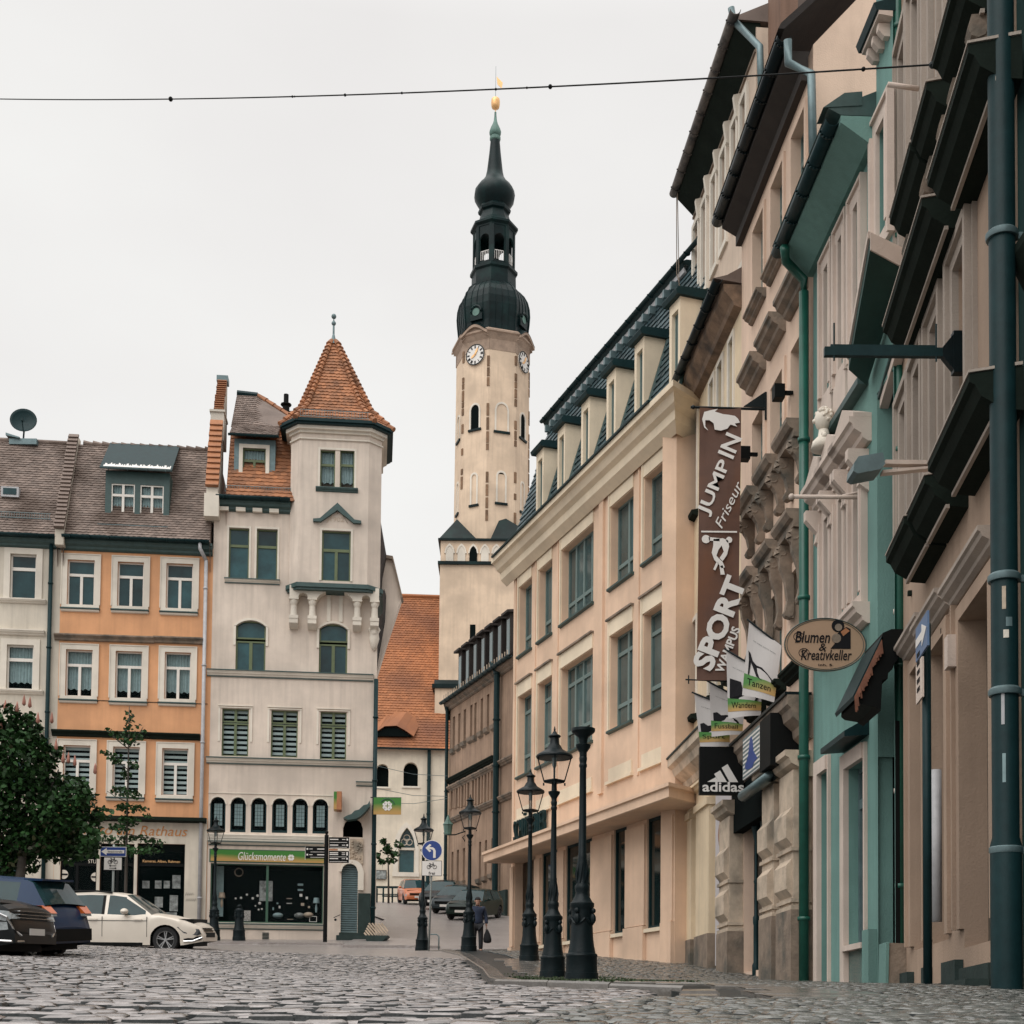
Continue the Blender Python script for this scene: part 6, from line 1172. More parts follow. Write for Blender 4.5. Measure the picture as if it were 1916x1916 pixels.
class Stones:
    def __init__(s): s.P = []
    def put(s, x, y, l, d, rot): s.P.append((x, y, l, d, rot))
    def emit(s, name, mat, parent, ex, nind, joined, jit=.007):
        ex = ex if callable(ex) else (lambda y, e=ex: e)
        def vis(p): q = 958+F*(p[0])/max(.5, p[1]); return -20 < q < 1936
        s.P.sort(key=lambda p: (0 if vis(p) and p[1] > 3.2 else 1, p[1])); me = [meshof(q, name, mat, .19, .145) for q in shapes] if nind else []
        for k, (x, y, l, d, rot) in enumerate(s.P[:nind]):
            o = bpy.data.objects.new(name, me[k % 8]); C.objects.link(o); o.parent = parent; o.location = (x, y, gz(x, y)+ex(y)+G.uniform(-jit, jit)); o.rotation_euler = (math.atan(.0425)+G.uniform(-.05, .05), G.uniform(-.04, .04), rot+(pi if G.random() < .5 else 0)); o.scale = (l/.19, d/.145, 1)
        rest = s.P[nind:]
        V = np.zeros((len(rest)*16, 3)); base = [np.array(q[0]) for q in shapes]; fb = np.array(shapes[0][1]); Fc = np.zeros((len(rest)*13, 4), dtype=np.int32); cv = np.zeros(len(rest)*13)
        for k, (x, y, l, d, rot) in enumerate(rest):
            b_ = base[k % 8].copy(); b_[:, 0] *= l; b_[:, 1] *= d; b_[:, 2] += b_[:, 0]*G.uniform(-.04, .04)+b_[:, 1]*G.uniform(-.05, .05); c_, s_ = math.cos(rot), math.sin(rot)
            X = b_[:, 0]*c_-b_[:, 1]*s_+x; Yy = b_[:, 0]*s_+b_[:, 1]*c_+y; sl = (g(y+.2)-g(y-.2))/.4
            V[k*16:k*16+16, 0] = X; V[k*16:k*16+16, 1] = Yy; V[k*16:k*16+16, 2] = b_[:, 2]+gz(x, y)+sl*(Yy-y)+ex(y)+G.uniform(-jit, jit); Fc[k*13:k*13+13] = fb+k*16; cv[k*13:k*13+13] = G.random()
        me = bpy.data.meshes.new(joined); me.vertices.add(len(V)); me.vertices.foreach_set('co', V.ravel()); me.loops.add(len(Fc)*4); me.loops.foreach_set('vertex_index', Fc.ravel()); me.polygons.add(len(Fc)); me.polygons.foreach_set('loop_start', np.arange(len(Fc))*4); me.polygons.foreach_set('use_smooth', ([False]*8+[True]*5)*len(rest)); me.materials.append(mat); me.materials.append(m_joint_shade); me.polygons.foreach_set('material_index', ([1]*8+[0]*5)*len(rest)); me.update(calc_edges=True)  # dark side faces again stand for mud and the shade in the gaps
        at = me.attributes.new('v', 'FLOAT', 'FACE'); at.data.foreach_set('value', cv); o = bpy.data.objects.new(joined, me); C.objects.link(o); o.parent = parent; o['kind'] = 'stuff'; return o
ss = Stones(); Y = 1.2; row = 0
while Y < 34.2:
    d = G.uniform(.11, .145); x = max(-.42*Y-2.2, -16)+G.uniform(0, .2); xe = min(kx(Y), .45*Y+2)-.32; curve = lambda x: .25*math.sin(x*.35+Y*.05)
    if Y > 30: d *= 1.2
    while x < xe:
        l = G.uniform(.12, .215)*(1.25 if Y > 22 else 1); ss.put(x+l/2, Y+curve(x)+G.uniform(-.012, .012), l-.028, d-.024, .25*.35*math.cos(x*.35+Y*.05)+G.uniform(-.03, .03)); x += l
    Y += d; row += 1
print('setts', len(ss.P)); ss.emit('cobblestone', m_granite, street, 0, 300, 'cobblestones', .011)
# kerb stones along the right sidewalk and gutter rows
kp = [Vector((x, Y, 0)) for Y, x in KL[1:]]; n_k = 0
for a, c in zip(kp, kp[1:]):
    L_ = (c-a).length; n = max(1, round(L_/1.05)); dr_ = (c-a).normalized(); ang = math.atan2(dr_.y, dr_.x)
    for k in range(n):
        p = a.lerp(c, (k+.5)/n); l = L_/n-.012; side_ = Vector((dr_.y, -dr_.x, 0))
        q = p+side_*.13
        if q.y < 9.6: continue
        sl = (g(q.y+.3)-g(q.y-.3))/.6
        mb = MB(); w_ = .15; z1 = .082
        mb.extr([(-w_, -.25), (w_, -.25), (w_, z1-.02), (w_-.02, z1), (-w_+.025, z1), (-w_, z1-.02)], -l/2, l/2)
        o = add('kerb_stone', mb, m_slab, side, loc=(q.x, q.y, g(q.y)-.06+se(q.y)+(.0 if q.y > 11 else -.002))); o.rotation_euler = (0, -math.atan(sl*dr_.y), ang); n_k += 1
# slabs near the facades / in the foreground, mosaic setts elsewhere
Y = 9.6; ns = 0
while Y < 33:
    d = G.uniform(.55, .75)*(1 if Y < 20 else 1.6); x0 = kx(Y)+.45; x0 = max(x0, kx(min(47, Y+d))+.4) if Y > 9 else min(kx(Y), kx(Y+d))+.05; x = x0+G.uniform(0, .25); lim = x0+.8
    while x < lim:
        l = G.uniform(.7, 1.15); mb = MB(); sl = (g(Y+d)+se(Y+d)-g(Y)-se(Y))/d; mb.T = Matrix.Rotation(math.atan(sl), 4, 'X'); a, c = l/2-.008, d/2-.008
        mb.box(-a, a, -c, c, -.06, -.006); mb.face([(-a, -c, -.006), (a, -c, -.006), (a-.01, -c+.01, 0), (-a+.01, -c+.01, 0)]); mb.face([(-a+.01, -c+.01, 0), (a-.01, -c+.01, 0), (a-.01, c-.01, 0), (-a+.01, c-.01, 0)])
        o = add('paving_slab', mb, m_slab, side, loc=(x+l/2, Y+d/2, g(Y+d/2)+se(Y+d/2)+.018+G.uniform(-.002, .002))); x += l; ns += 1
    Y += d
sm = Stones(); Y = 1.6
while Y < 40:
    d = G.uniform(.095, .115)*(1 if Y < 20 else 1.4); x = kx(Y)-(.30 if Y < 9.2 else -1.25); xe = min(.39*Y+.5, 5.6)
    while x < xe: l = G.uniform(.09, .14)*(1 if Y < 20 else 1.3); sm.put(x, Y+.1*math.sin(x*3)+G.uniform(-.01, .01), l-.012, d-.012, G.uniform(-.15, .15)); x += l
    Y += d
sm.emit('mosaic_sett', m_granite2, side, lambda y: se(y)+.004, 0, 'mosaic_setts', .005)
# moss cushions in the joints round the lamps
mb = MB()
for k in range(900):
    Y = G.uniform(13.5, 26); x = G.uniform(kx(Y)+.3, 1.9); s_ = G.uniform(.01, .035); zz = g(Y)+se(Y)+.012
    for j in range(3): t = G.uniform(0, 6.3); mb.face([(x, Y, zz), (x+s_*math.cos(t), Y+s_*math.sin(t), zz+.004), (x+s_*.5*math.cos(t+1), Y+s_*.5*math.sin(t+1), zz+.028)])
tag(add('moss', mb, m_moss), 'green moss and weeds in the paving joints around the lamp bases', 'moss', kind='stuff')
# =============== street lamps ===============
lp = [(.235, -.1), (.235, .12), (.222, .125), (.215, .34), (.225, .36), (.218, .385), (.195, .40), (.175, .50), (.160, .62), (.152, .80), (.150, .98), (.158, 1.03), (.172, 1.06), (.172, 1.10), (.14, 1.13), (.12, 1.17), (.098, 1.21), (.09, 1.25), (.104, 1.30), (.104, 1.34), (.082, 1.38), (.078, 1.50), (.082, 1.58), (.075, 1.66), (.062, 1.74), (.064, 1.78), (.056, 1.80), (.050, 2.6), (.046, 3.02), (.056, 3.04), (.056, 3.07), (.046, 3.09), (.056, 3.14), (.056, 3.17), (.046, 3.19), (.052, 3.24), (.10, 3.31), (.108, 3.35), (.05, 3.37), (.045, 3.52)]
def lamp(label, px, Y, cat='street lamp', lantern=True, stump=False, tilt=0, extra=.05, sc=1.0):
    P = onsurf(px, Y, extra); r0 = root('street_lamp' if not stump else 'lamp_base_bollard', label, cat, P, tilt, 'cast iron lamps and posts on the square')
    r0.scale = (sc, sc, sc)
    cut = next(i for i, q in enumerate(lp) if q[1] > 1.2)
    mb = MB(); mb.lathe(lp[:cut], (0, 0, 0), 20)
    for k in range(4):
        t = k*pi/2+pi/4; cx_, cy_ = .15*math.cos(t), .15*math.sin(t); mb.ball((cx_*1.1, cy_*1.1, .88), .052, 8, 1.5); mb.ball((cx_*1.15, cy_*1.15, .99), .04, 8); mb.tube([(.155*math.cos(t+q), .155*math.sin(t+q), .9-.1*math.cos(q*2)) for q in np.linspace(-.7, .7, 9)], .018, 5)
    add('lamp_base', mb, m_iron, r0, 'auto')
    if stump: mb = MB(); mb.lathe([(.098, 1.21), (.1, 1.26), (.06, 1.3), (.02, 1.32)], (0, 0, 0), 16); add('cap', mb, m_iron, r0, True); return r0
    mb = MB(); mb.lathe(lp[cut-1:], (0, 0, 0), 16)
    if not lantern: mb.lathe([(.046, 3.0), (.06, 3.42), (.075, 3.46), (.15, 3.52), (.17, 3.54), (.17, 3.58)], (0, 0, 0), 12)
    for k in range(8): t = k*pi/4; mb.tube([(.075*math.cos(t), .075*math.sin(t), 1.38), (.09*math.cos(t+.3), .09*math.sin(t+.3), 1.52), (.06*math.cos(t+.6), .06*math.sin(t+.6), 1.68)], .014, 5)
    add('pole', mb, m_iron, r0, 'auto')
    if not lantern: return r0
    n, ph = 4, pi/4; a, c, z0_, z1 = .165, .265, 3.56, 3.98; a *= 1.15; c *= 1.15
    mb = MB(); mb.lathe([(a*.9, z0_-.05), (a*1.05, z0_-.02), (a*1.05, z0_)], (0, 0, 0), 4, ph-pi/4+pi/2)
    cor = [(math.cos(ph*0+k*pi/2+pi/2), math.sin(k*pi/2+pi/2)) for k in range(4)]
    for x, y_ in cor: mb.tube([(x*a, y_*a, z0_), (x*c, y_*c, z1)], .012, 5); mb.tube([(x*a, y_*a, z0_-.05), (x*a, y_*a, z0_-.1)], .015, 5)
    add('lantern_frame', mb, m_iron, r0)
    for k in range(4):
        (x, y_), (x2, y2) = cor[k], cor[(k+1) % 4]; mb = MB(); mb.face([(x*a, y_*a, z0_), (x2*a, y2*a, z0_), (x2*c, y2*c, z1), (x*c, y_*c, z1)]); add('lantern_glass', mb, m_lampgl, r0)
    mb = MB(); mb.lathe([(c*1.06, z1-.02), (c*1.1, z1+.0), (c*1.06, z1+.03), (c*.8, z1+.08), (.155, z1+.13), (.115, z1+.2), (.085, z1+.24), (.08, z1+.34), (.115, z1+.37), (.11, z1+.385), (.05, z1+.42), (.03, z1+.46), (.012, z1+.47), (.02, z1+.49), (.004, z1+.56)], (0, 0, 0), 20); add('lantern_roof', mb, m_iron, r0, 'auto')
    mb = MB(); mb.tube([(0, 0, z0_), (0, 0, z1-.15)], .01, 6); mb.lathe([(.02, z1-.2), (.04, z1-.15), (.04, z1-.05), (.06, z1)], (0, 0, 0), 8); add('burner', mb, m_zinc, r0)
    return r0
lamp('lampless thick iron post, nearest of the row in front of the peach building', 1088, 19.5, lantern=False, tilt=.3)
lamp('street lamp standing between the lampless post and the smaller lamp, in front of peach building', 1034, 24.8)
lamp('street lamp with its lantern just left of the tall middle lamp, before the peach building', 990, 32.4, tilt=.1)
lamp('street lamp that partly hides the walking person in dark blue', 877, 40, tilt=.2)
lamp('street lamp directly behind the round blue arrow sign', 790, 45.4, extra=.06)
lamp('street lamp in front of the green gift shop window of the corner house', 400, 50.2, extra=.07)
lamp('short iron lamp base without pole beside the shop window lamp', 447, 50.2, cat='bollard', stump=True, extra=.07)
# wall lantern on brown building
P = pt(838, 1562, 76); r0 = root('wall_lantern', 'small lantern on a curved bracket fixed to the brown building', 'wall lamp', P)
mb = MB(); mb.tube([(0, 0, 0), (.4, .1, .02), (.95, .3, .25), (1.2, .4, .25)], .04, 6); mb.tube([(1.1, .4, .25), (.8, .3, -.1), (1.0, .35, -.4), (1.2, .4, -.5)], .035, 6); add('bracket', mb, m_iron, r0)
mb = MB(); mb.lathe([(.18, .0), (.2, .05), (.26, .55), (.3, .56), (.15, .75), (.08, .95), (.02, 1.1)], (0, 0, 0), 8); add('lantern', mb, m_patina, r0)

# =============== fingerpost ===============
P = onsurf(608, 49.9, .05); s_ = P.y/F; r0 = root('fingerpost', 'black fingerpost with white lettered direction boards in front of the corner house', 'signpost', P)
H = (1770-1568)*s_; mb = MB(); mb.lathe([(.075, -.1), (.075, H), (.05, H+.02), (.03, H+.06)], (0, 0, 0), 12); mb.ball((0, 0, H+.1), .07); add('post', mb, m_black, r0, 'auto')
for x0, x1, yt, yb, rows in ((613, 651, 1572, 1592.5, ((.2, 1), (.47, 0), (.72, 1), (.92, 0))), (613, 651, 1598, 1620, ((.15, 1), (.3, 1), (.5, 0), (.65, 1), (.9, 0))), (569, 606, 1590, 1612.5, ((.2, 1), (.45, 0), (.68, 1), (.9, 0)))):
    X0, X1, Z0, Z1 = (x0-608)*s_, (x1-608)*s_, (1770-yb)*s_, (1770-yt)*s_; mb = MB(); mb.box(X0, X1, -.05, .0, Z0, Z1); bd = add('direction_board', mb, m_black, r0)
    mb = MB(); mb.box(X0-.012 if x0 < 600 else X1, X0 if x0 < 600 else X1+.012, -.055, .0, Z0-.04, Z1); add('board_edge', mb, m_text_w, bd)
    mb = MB()
    for t, big in rows:
        z = Z1+(Z0-Z1)*t; W_ = X1-X0; h = .016 if big else .006
        if x0 > 600: mb.box(X0+.03, X0+.03+W_*(.42 if big else .85), -.054, -.05, z-h, z+h); 
        else: mb.box(X1-.03-W_*(.36 if big else .7), X1-.03, -.054, -.05, z-h, z+h)
        if big:
            q = X1-.07 if x0 > 600 else X0+.07; mb.box(q-.028, q+.028, -.054, -.05, z-.03, z+.03); q2 = q-.13 if x0 > 600 else q+.13; mb.box(q2-.06, q2+.06, -.054, -.05, z-.01, z+.01)
    add('board_lines', mb, m_text_w, bd)['kind'] = 'stuff'
X0, X1 = (613-608)*s_, (651-608)*s_; mb = MB(); mb.box(X0, X1, -.05, 0, (1770-1597.5)*s_, (1770-1593.5)*s_); add('sticker_strip', mb, m_trimw, r0); mb = MB(); mb.box(X0, X0+.32, -.053, -.05, (1770-1597)*s_, (1770-1594)*s_); add('sticker_print', mb, m_tileo, r0)
# =============== traffic signs ===============
m_blue = M('traffic_sign_blue', (.012, .045, .22), .45, .1, 4, 0); m_pole = M('galvanised_pole', (.30, .33, .32), .5, .2, 6, .05, 40, metal=.4)
def bike(mb, cx_, cz, y, s):
    for q in (-.55, .55): mb.tube([(cx_+s*(q+.34*math.cos(t)), y, cz+s*(-.15+.34*math.sin(t))) for t in np.linspace(0, 6.283, 19)], s*.045, 5)
    P_ = {'a': (-.55, -.15), 'b': (-.15, -.15), 'c': (-.28, .32), 'd': (.3, .38), 'e': (.55, -.15), 'f': (.24, .6), 'h': (-.36, .5)}
    for i, j in ('ab', 'ac', 'bc', 'cd', 'bd', 'de', 'df', 'ch'): mb.tube([(cx_+s*P_[i][0], y, cz+s*P_[i][1]), (cx_+s*P_[j][0], y, cz+s*P_[j][1])], s*.045, 5)
    mb.box(cx_-s*.52, cx_-s*.22, y-.004, y+.004, cz+s*.5, cz+s*.58); mb.box(cx_+s*.1, cx_+s*.36, y-.004, y+.004, cz+s*.58, cz+s*.65)
def board(parent, cx_, cz, w_, h_, mat, rim, y=-.05, name='sign_plate'):
    mb = MB(); mb.box(cx_-w_/2, cx_+w_/2, y, y+.012, cz-h_/2, cz+h_/2); o = add(name, mb, rim, parent); mb = MB(); mb.box(cx_-w_/2+.015, cx_+w_/2-.015, y-.003, y, cz-h_/2+.015, cz+h_/2-.015); add('sign_face', mb, mat, o); return o
P = onsurf(802, 44.0, .05); s_ = P.y/F; r0 = root('traffic_sign', 'round blue left turn arrow sign above a bicycle plate on a thin pole', 'traffic sign', P)
zc = (1782-1593)*s_; mb = MB(); mb.tube([(0, 0, -.1), (.06, 0, (1782-1640)*s_), (.06, 0, zc+.3)], .032, 10); add('pole', mb, m_pole, r0, True)
mb = MB(); R_ = 19.8*s_; mb.lathe([(R_, -.065), (R_, -.05)], (.07, 0, zc), 36, axis='y'); o = add('round_plate', mb, m_text_w, r0); mb = MB(); mb.lathe([(R_*.93, -.069), (R_*.93, -.066)], (.07, 0, zc), 36, axis='y'); add('sign_face', mb, m_blue, o)
mb = MB(); q = lambda x, z: (.07+x*R_, zc+z*R_); mb.prism([q(.12, -.7), q(.36, -.7), q(.36, -.05), q(.28, .16), q(.1, .3), q(-.12, .33), q(-.25, .33), q(-.05, .52), q(-.22, .62), q(-.62, .24), q(-.22, -.16), q(-.06, -.04), q(-.25, .12), q(-.08, .12), q(.05, .09), q(.12, -.03)], -.075, -.07); add('arrow', mb, m_text_w, o)
zb = (1782-1626.5)*s_; o = board(r0, .07, zb, 38*s_, 29*s_, m_text_w, m_text_k, -.06); mb = MB(); bike(mb, .07, zb+.07, -.068, .17); add('bicycle_symbol', mb, m_text_k, o); text('frei', .2, .1, o, (.07, -.068, zb-.155), m_text_k)
P = onsurf(209, 38.5, .0); s_ = P.y/F; gy_ = 1928-P.z/P.y*F; r0 = root('traffic_sign', 'blue one way arrow plate over a white bicycle plate beside the sapling', 'traffic sign', P)
zz = lambda y_: pt(209, y_, P.y).z-P.z
mb = MB(); mb.tube([(0, 0, 0), (0, 0, zz(1580))], .03, 10); add('pole', mb, m_pole, r0, True)
o = board(r0, .0, zz(1594), 49*s_, 18.5*s_, m_blue, m_text_w, -.06); z_ = zz(1594); mb = MB(); mb.prism([(-.33, z_), (-.18, z_+.1), (-.18, z_+.045), (.31, z_+.045), (.31, z_-.045), (-.18, z_-.045), (-.18, z_-.1)], -.068, -.064); add('arrow', mb, m_text_w, o); text('Einbahnstraße', .4, .045, o, (.06, -.070, z_), m_text_k)
o = board(r0, .0, zz(1616.5), 35*s_, 25*s_, m_text_w, m_text_k, -.06); z_ = zz(1612); mb = MB(); bike(mb, 0, z_, -.068, .15); add('bicycle_symbol', mb, m_text_k, o)
mb = MB()
for q, d in ((zz(1620.5), 1), (zz(1625), -1)): mb.box(-.1, .1, -.068, -.064, q-.008, q+.008); mb.prism([(-d*.11, q), (-d*.06, q+.03), (-d*.06, q-.03)], -.068, -.064) if d > 0 else mb.prism([(.11, q), (.06, q+.03), (.06, q-.03)], -.068, -.064)
add('double_arrow', mb, m_text_k, o)
P = onsurf(814, 44.6, .05); r0 = root('bicycle_hoop', 'low curved metal hoop beside the round blue sign pole', 'bicycle stand', P); mb = MB(); mb.tube([(-.15, 0, .55), (.05, 0, .55), (.12, 0, .48), (.12, 0, 0)], .02, 8); add('hoop', mb, m_zinc, r0, True)
# sign pole before the tan house
b = tn; u_ = b.u(1735, 1600, .45); P = b.pnt(u_, -.45, b.gl(u_, -.45)); r0 = root('traffic_sign', 'dark pole with tilted looking blue and white plate before the tan house', 'traffic sign', P, b.ang)
mb = MB(); H = b.z(1735, 1165, .45)-b.gl(u_, -.45); mb.tube([(0, 0, -.05), (0, 0, H)], .045, 12); add('pole', mb, m_metal, r0, True)
w0, w1 = b.u(1717, 1200, .5)-u_, b.u(1739, 1200, .5)-u_; z0_, z1_ = b.z(1717, 1240, .5)-b.gl(u_, -.45), b.z(1717, 1177, .5)-b.gl(u_, -.45)
mb = MB(); mb.box(w0, w1, -.07, -.05, z0_, z1_); o = add('sign_plate', mb, M('sun_bleached_blue', (.10, .17, .30), .5, .1, 3, 0), r0); zm = (z0_+z1_)/2; hh = (z1_-z0_); mb = MB(); mb.prism([(w0+.02, zm-.1*hh), (w0+(w1-w0)*.55, zm-.1*hh), (w0+(w1-w0)*.55, zm-.3*hh), (w1-.03, zm+.02), (w0+(w1-w0)*.55, zm+.34*hh), (w0+(w1-w0)*.55, zm+.14*hh), (w0+.02, zm+.14*hh)], -.075, -.071); add('arrow', mb, m_text_w, o)
w1 = b.u(1729, 1280, .5)-u_; mb = MB(); mb.box(w0, w1, -.07, -.05, b.z(1718, 1318, .5)-b.gl(u_, -.45), z0_-.03); add('supplementary_plate', mb, m_tealtrim, r0); mb = MB(); zq = b.z(1718, 1300, .5)-b.gl(u_, -.45)
for k in range(5): mb.box(w0+.08, w1-.12, -.074, -.07, zq+k*.09, zq+k*.09+.045)
add('plate_print', mb, m_text_k, r0)
# =============== trees ===============
def leaves(mb, c, rad, n, size, rr=G, hollow=.35):
    for k in range(n):
        while True:
            d = Vector((rr.uniform(-1, 1), rr.uniform(-1, 1), rr.uniform(-1, 1)))
            if hollow < d.length < 1: break
        p = Vector(c)+Vector((d.x*rad[0], d.y*rad[1], d.z*rad[2])); a = Vector((rr.uniform(-1, 1), rr.uniform(-1, 1), rr.uniform(-.9, .3))).normalized(); b_ = a.cross(Vector((rr.uniform(-1, 1), rr.uniform(-1, 1), rr.uniform(-1, 1)))).normalized(); s_ = size*rr.uniform(.6, 1.25)
        mb.face([p-b_*s_*.35, p+a*s_*.45-b_*s_*.42, p+a*s_*1.1, p+a*s_*.5+b_*s_*.4, p+b_*s_*.3])
m_leaf = M('dark_green_leaves', (.017, .052, .013), .6, .3, 2, 0, vary=.6, spec=.2); m_leafr = M('reddish_green_leaves', (.03, .032, .014), .6, .3, 2, 0, vary=.5, spec=.2); m_bark = M('grey_brown_bark', (.07, .06, .05), .9, .3, 6, .5, 25); m_flower = M('pink_chestnut_flower', (.34, .15, .11), .8, .2, 5, 0, vary=.3)
Yt = 36.0; P = onsurf(30, Yt); r0 = root('chestnut_tree', 'full dark green tree with pink flower spikes at the left picture edge', 'tree', P); TR = random.Random(21)
def lt(px, py, dy=0): q = pt(px, py, Yt+dy); return q-P
mb = MB(); mb.tube([(0, 0, -.1), (.03, 0, 1.2), lt(38, 1640), lt(45, 1560)], [.17, .14, .12, .1], 10)
for x, y_, dy in ((90, 1500, -.6), (0, 1440, .5), (60, 1400, 0), (150, 1530, .2), (-60, 1520, -.3), (20, 1360, .2), (110, 1440, .4), (-90, 1430, .3)): a = lt(42, 1600); mb.tube([a, a.lerp(lt(x, y_, dy), .5)+Vector((0, 0, .1)), lt(x, y_, dy)], [.07, .045, .015], 6)
add('trunk', mb, m_bark, r0, True)
mb = MB(); cl = [(10, 1350, 38), (45, 1362, 32), (-20, 1400, 60), (40, 1420, 58), (85, 1425, 22), (100, 1408, 16), (95, 1475, 44), (30, 1490, 64), (-40, 1500, 70), (130, 1500, 38), (160, 1490, 20), (165, 1530, 28), (120, 1545, 40), (60, 1560, 50), (0, 1570, 50), (170, 1560, 22), (195, 1520, 12), (-90, 1450, 70), (100, 1590, 24), (148, 1470, 16), (60, 1390, 30), (-60, 1560, 60), (40, 1600, 40), (0, 1615, 40), (130, 1585, 34), (165, 1585, 22), (-60, 1610, 50), (80, 1560, 50), (110, 1520, 44)]
for x, y_, rp in cl:
    r_ = rp*Yt/F*1.04; leaves(mb, lt(x, y_, TR.uniform(-.6, .6)), (r_, max(.5, r_*.9), r_*.92), int(rp*rp*.23)+26, .135, TR, .2)
mb.m = 1
for x, y_, rp in TR.sample(cl, 9): r_ = rp*Yt/F; leaves(mb, lt(x, y_, -.3), (r_, .8, r_), int(rp*1.2), .12, TR, .2)
tag(add('crown', mb, [m_leaf, m_leafr], r0), kind='stuff')
for x, y_ in ((10, 1322), (32, 1325), (45, 1312), (56, 1316), (71, 1345), (97, 1345), (105, 1395), (128, 1420), (178, 1440), (2, 1360), (118, 1420), (140, 1425)):
    mb = MB(); q = lt(x, y_, -.5); mb.lathe([(.012, -.12), (.05, -.08), (.042, 0), (.025, .1), (.004, .18)], q, 7); add('flower_spike', mb, m_flower, r0, True)
def sapling(label, px, Y, pts, clusters, size, lr, seed, branches=()):
    P = onsurf(px, Y); r0 = root('young_tree', label, 'tree', P); rr = random.Random(seed); f_ = lambda x, y_, dy=0: pt(x, y_, Y+dy)-P
    mb = MB(); mb.tube([(0, 0, -.05)]+[f_(*p) for p in pts], [lr]+[lr*(1-.8*(k+1)/len(pts)) for k in range(len(pts))], 8)
    for a, e in branches: p, q = f_(*a), f_(*e); mb.tube([p, p.lerp(q, .5)+Vector((0, 0, -.04)), q], [lr*.3, lr*.22, .008], 5)
    add('trunk', mb, m_bark, r0, True); mb = MB()
    for x, y_, rx, rz, n in clusters: leaves(mb, f_(x, y_, rr.uniform(-.3, .3)), (rx*Y/F, .45, rz*Y/F), n, size, rr, .1)
    tag(add('crown', mb, m_leaf, r0), kind='stuff')
cl = [(242, 1340, 4, 14, 40), (241, 1365, 5, 14, 45), (225, 1376, 20, 6, 60), (258, 1376, 14, 6, 50), (205, 1366, 8, 3, 14), (265, 1362, 5, 5, 12), (240, 1388, 16, 6, 50), (200, 1408, 8, 4, 18), (218, 1420, 12, 8, 50), (250, 1430, 10, 7, 36), (236, 1450, 10, 12, 50), (226, 1480, 16, 10, 80), (250, 1485, 12, 9, 60), (238, 1510, 22, 9, 90), (262, 1512, 14, 5, 36), (240, 1535, 24, 9, 110), (220, 1550, 18, 8, 70), (276, 1526, 8, 4, 16), (258, 1568, 34, 7, 90), (240, 1590, 38, 9, 130), (290, 1575, 18, 6, 40), (280, 1592, 26, 6, 60), (215, 1570, 24, 7, 70)]
sapling('slender young tree with sparse layered branches before the orange house', 236, 42.0, [(235, 1680), (237, 1560), (240, 1430), (242, 1322)], cl, .11, .06, 5, [((237, 1560), (300, 1570)), ((238, 1500), (200, 1480)), ((239, 1400), (198, 1364)), ((240, 1400), (268, 1360)), ((240, 1440), (195, 1405)), ((237, 1590), (190, 1570))])
sapling('small dark young tree in front of the church wall', 727, 84.0, [(727, 1640), (726, 1600), (722, 1572)], [(718, 1574, 5, 5, 26), (724, 1590, 10, 8, 60), (745, 1580, 6, 5, 26), (704, 1598, 8, 4, 28), (715, 1612, 8, 5, 34), (738, 1598, 9, 5, 36), (733, 1610, 10, 4, 30)], .26, .07, 9, [((726, 1615), (702, 1598)), ((726, 1610), (748, 1580)), ((726, 1590), (716, 1572))])
# bench and railing by the church
P = onsurf(722, 88); r0 = root('bench_railing', 'dark low railing and bench below the church wall', 'railing', P); s_ = 88/F
mb = MB(); 
for x in (-20, -5, 12, 28): mb.box(x*s_-.05, x*s_+.05, -.05, .05, -.2, 1.0)
mb.box(-24*s_, 30*s_, -.06, .06, .92, 1.05); mb.box(-24*s_, 30*s_, -.04, .04, .5, .56); mb.box(-6*s_, 28*s_, -.5, -.15, .35, .42); mb.box(-30*s_, -16*s_, -.1, .3, -.2, .9); add('railing', mb, m_metal, r0)
# stone trough with cobble mound at the corner
P = onsurf(706, 50.6, .05); s_ = 50.6/F; r0 = root('stone_mound', 'low trough with a mound of diagonal set stones beside the corner house', 'planter', P)
mb = MB(); mb.prism([(-.35, 0), (.22, 0), (.42, .22), (-.45, .22)], -.4, .5); add('trough', mb, m_plinth, r0)
for i in range(7):
    for j in range(5): x, h = -.42+i*.12+j*.02, .24+.085*j; 
    for j in range(5):
        x = -.4+i*.115+j*.03; h = .26+.095*j
        if h > .75-.6*max(0, x): continue
        mb = MB(); mb.T = Matrix.Translation((x, -.32+.1*j, h)) @ Matrix.Rotation(-.7, 4, 'Y'); mb.box(-.028, .028, -.05, .06, -.07, .07); add('set_stone', mb, m_stonelt, r0)

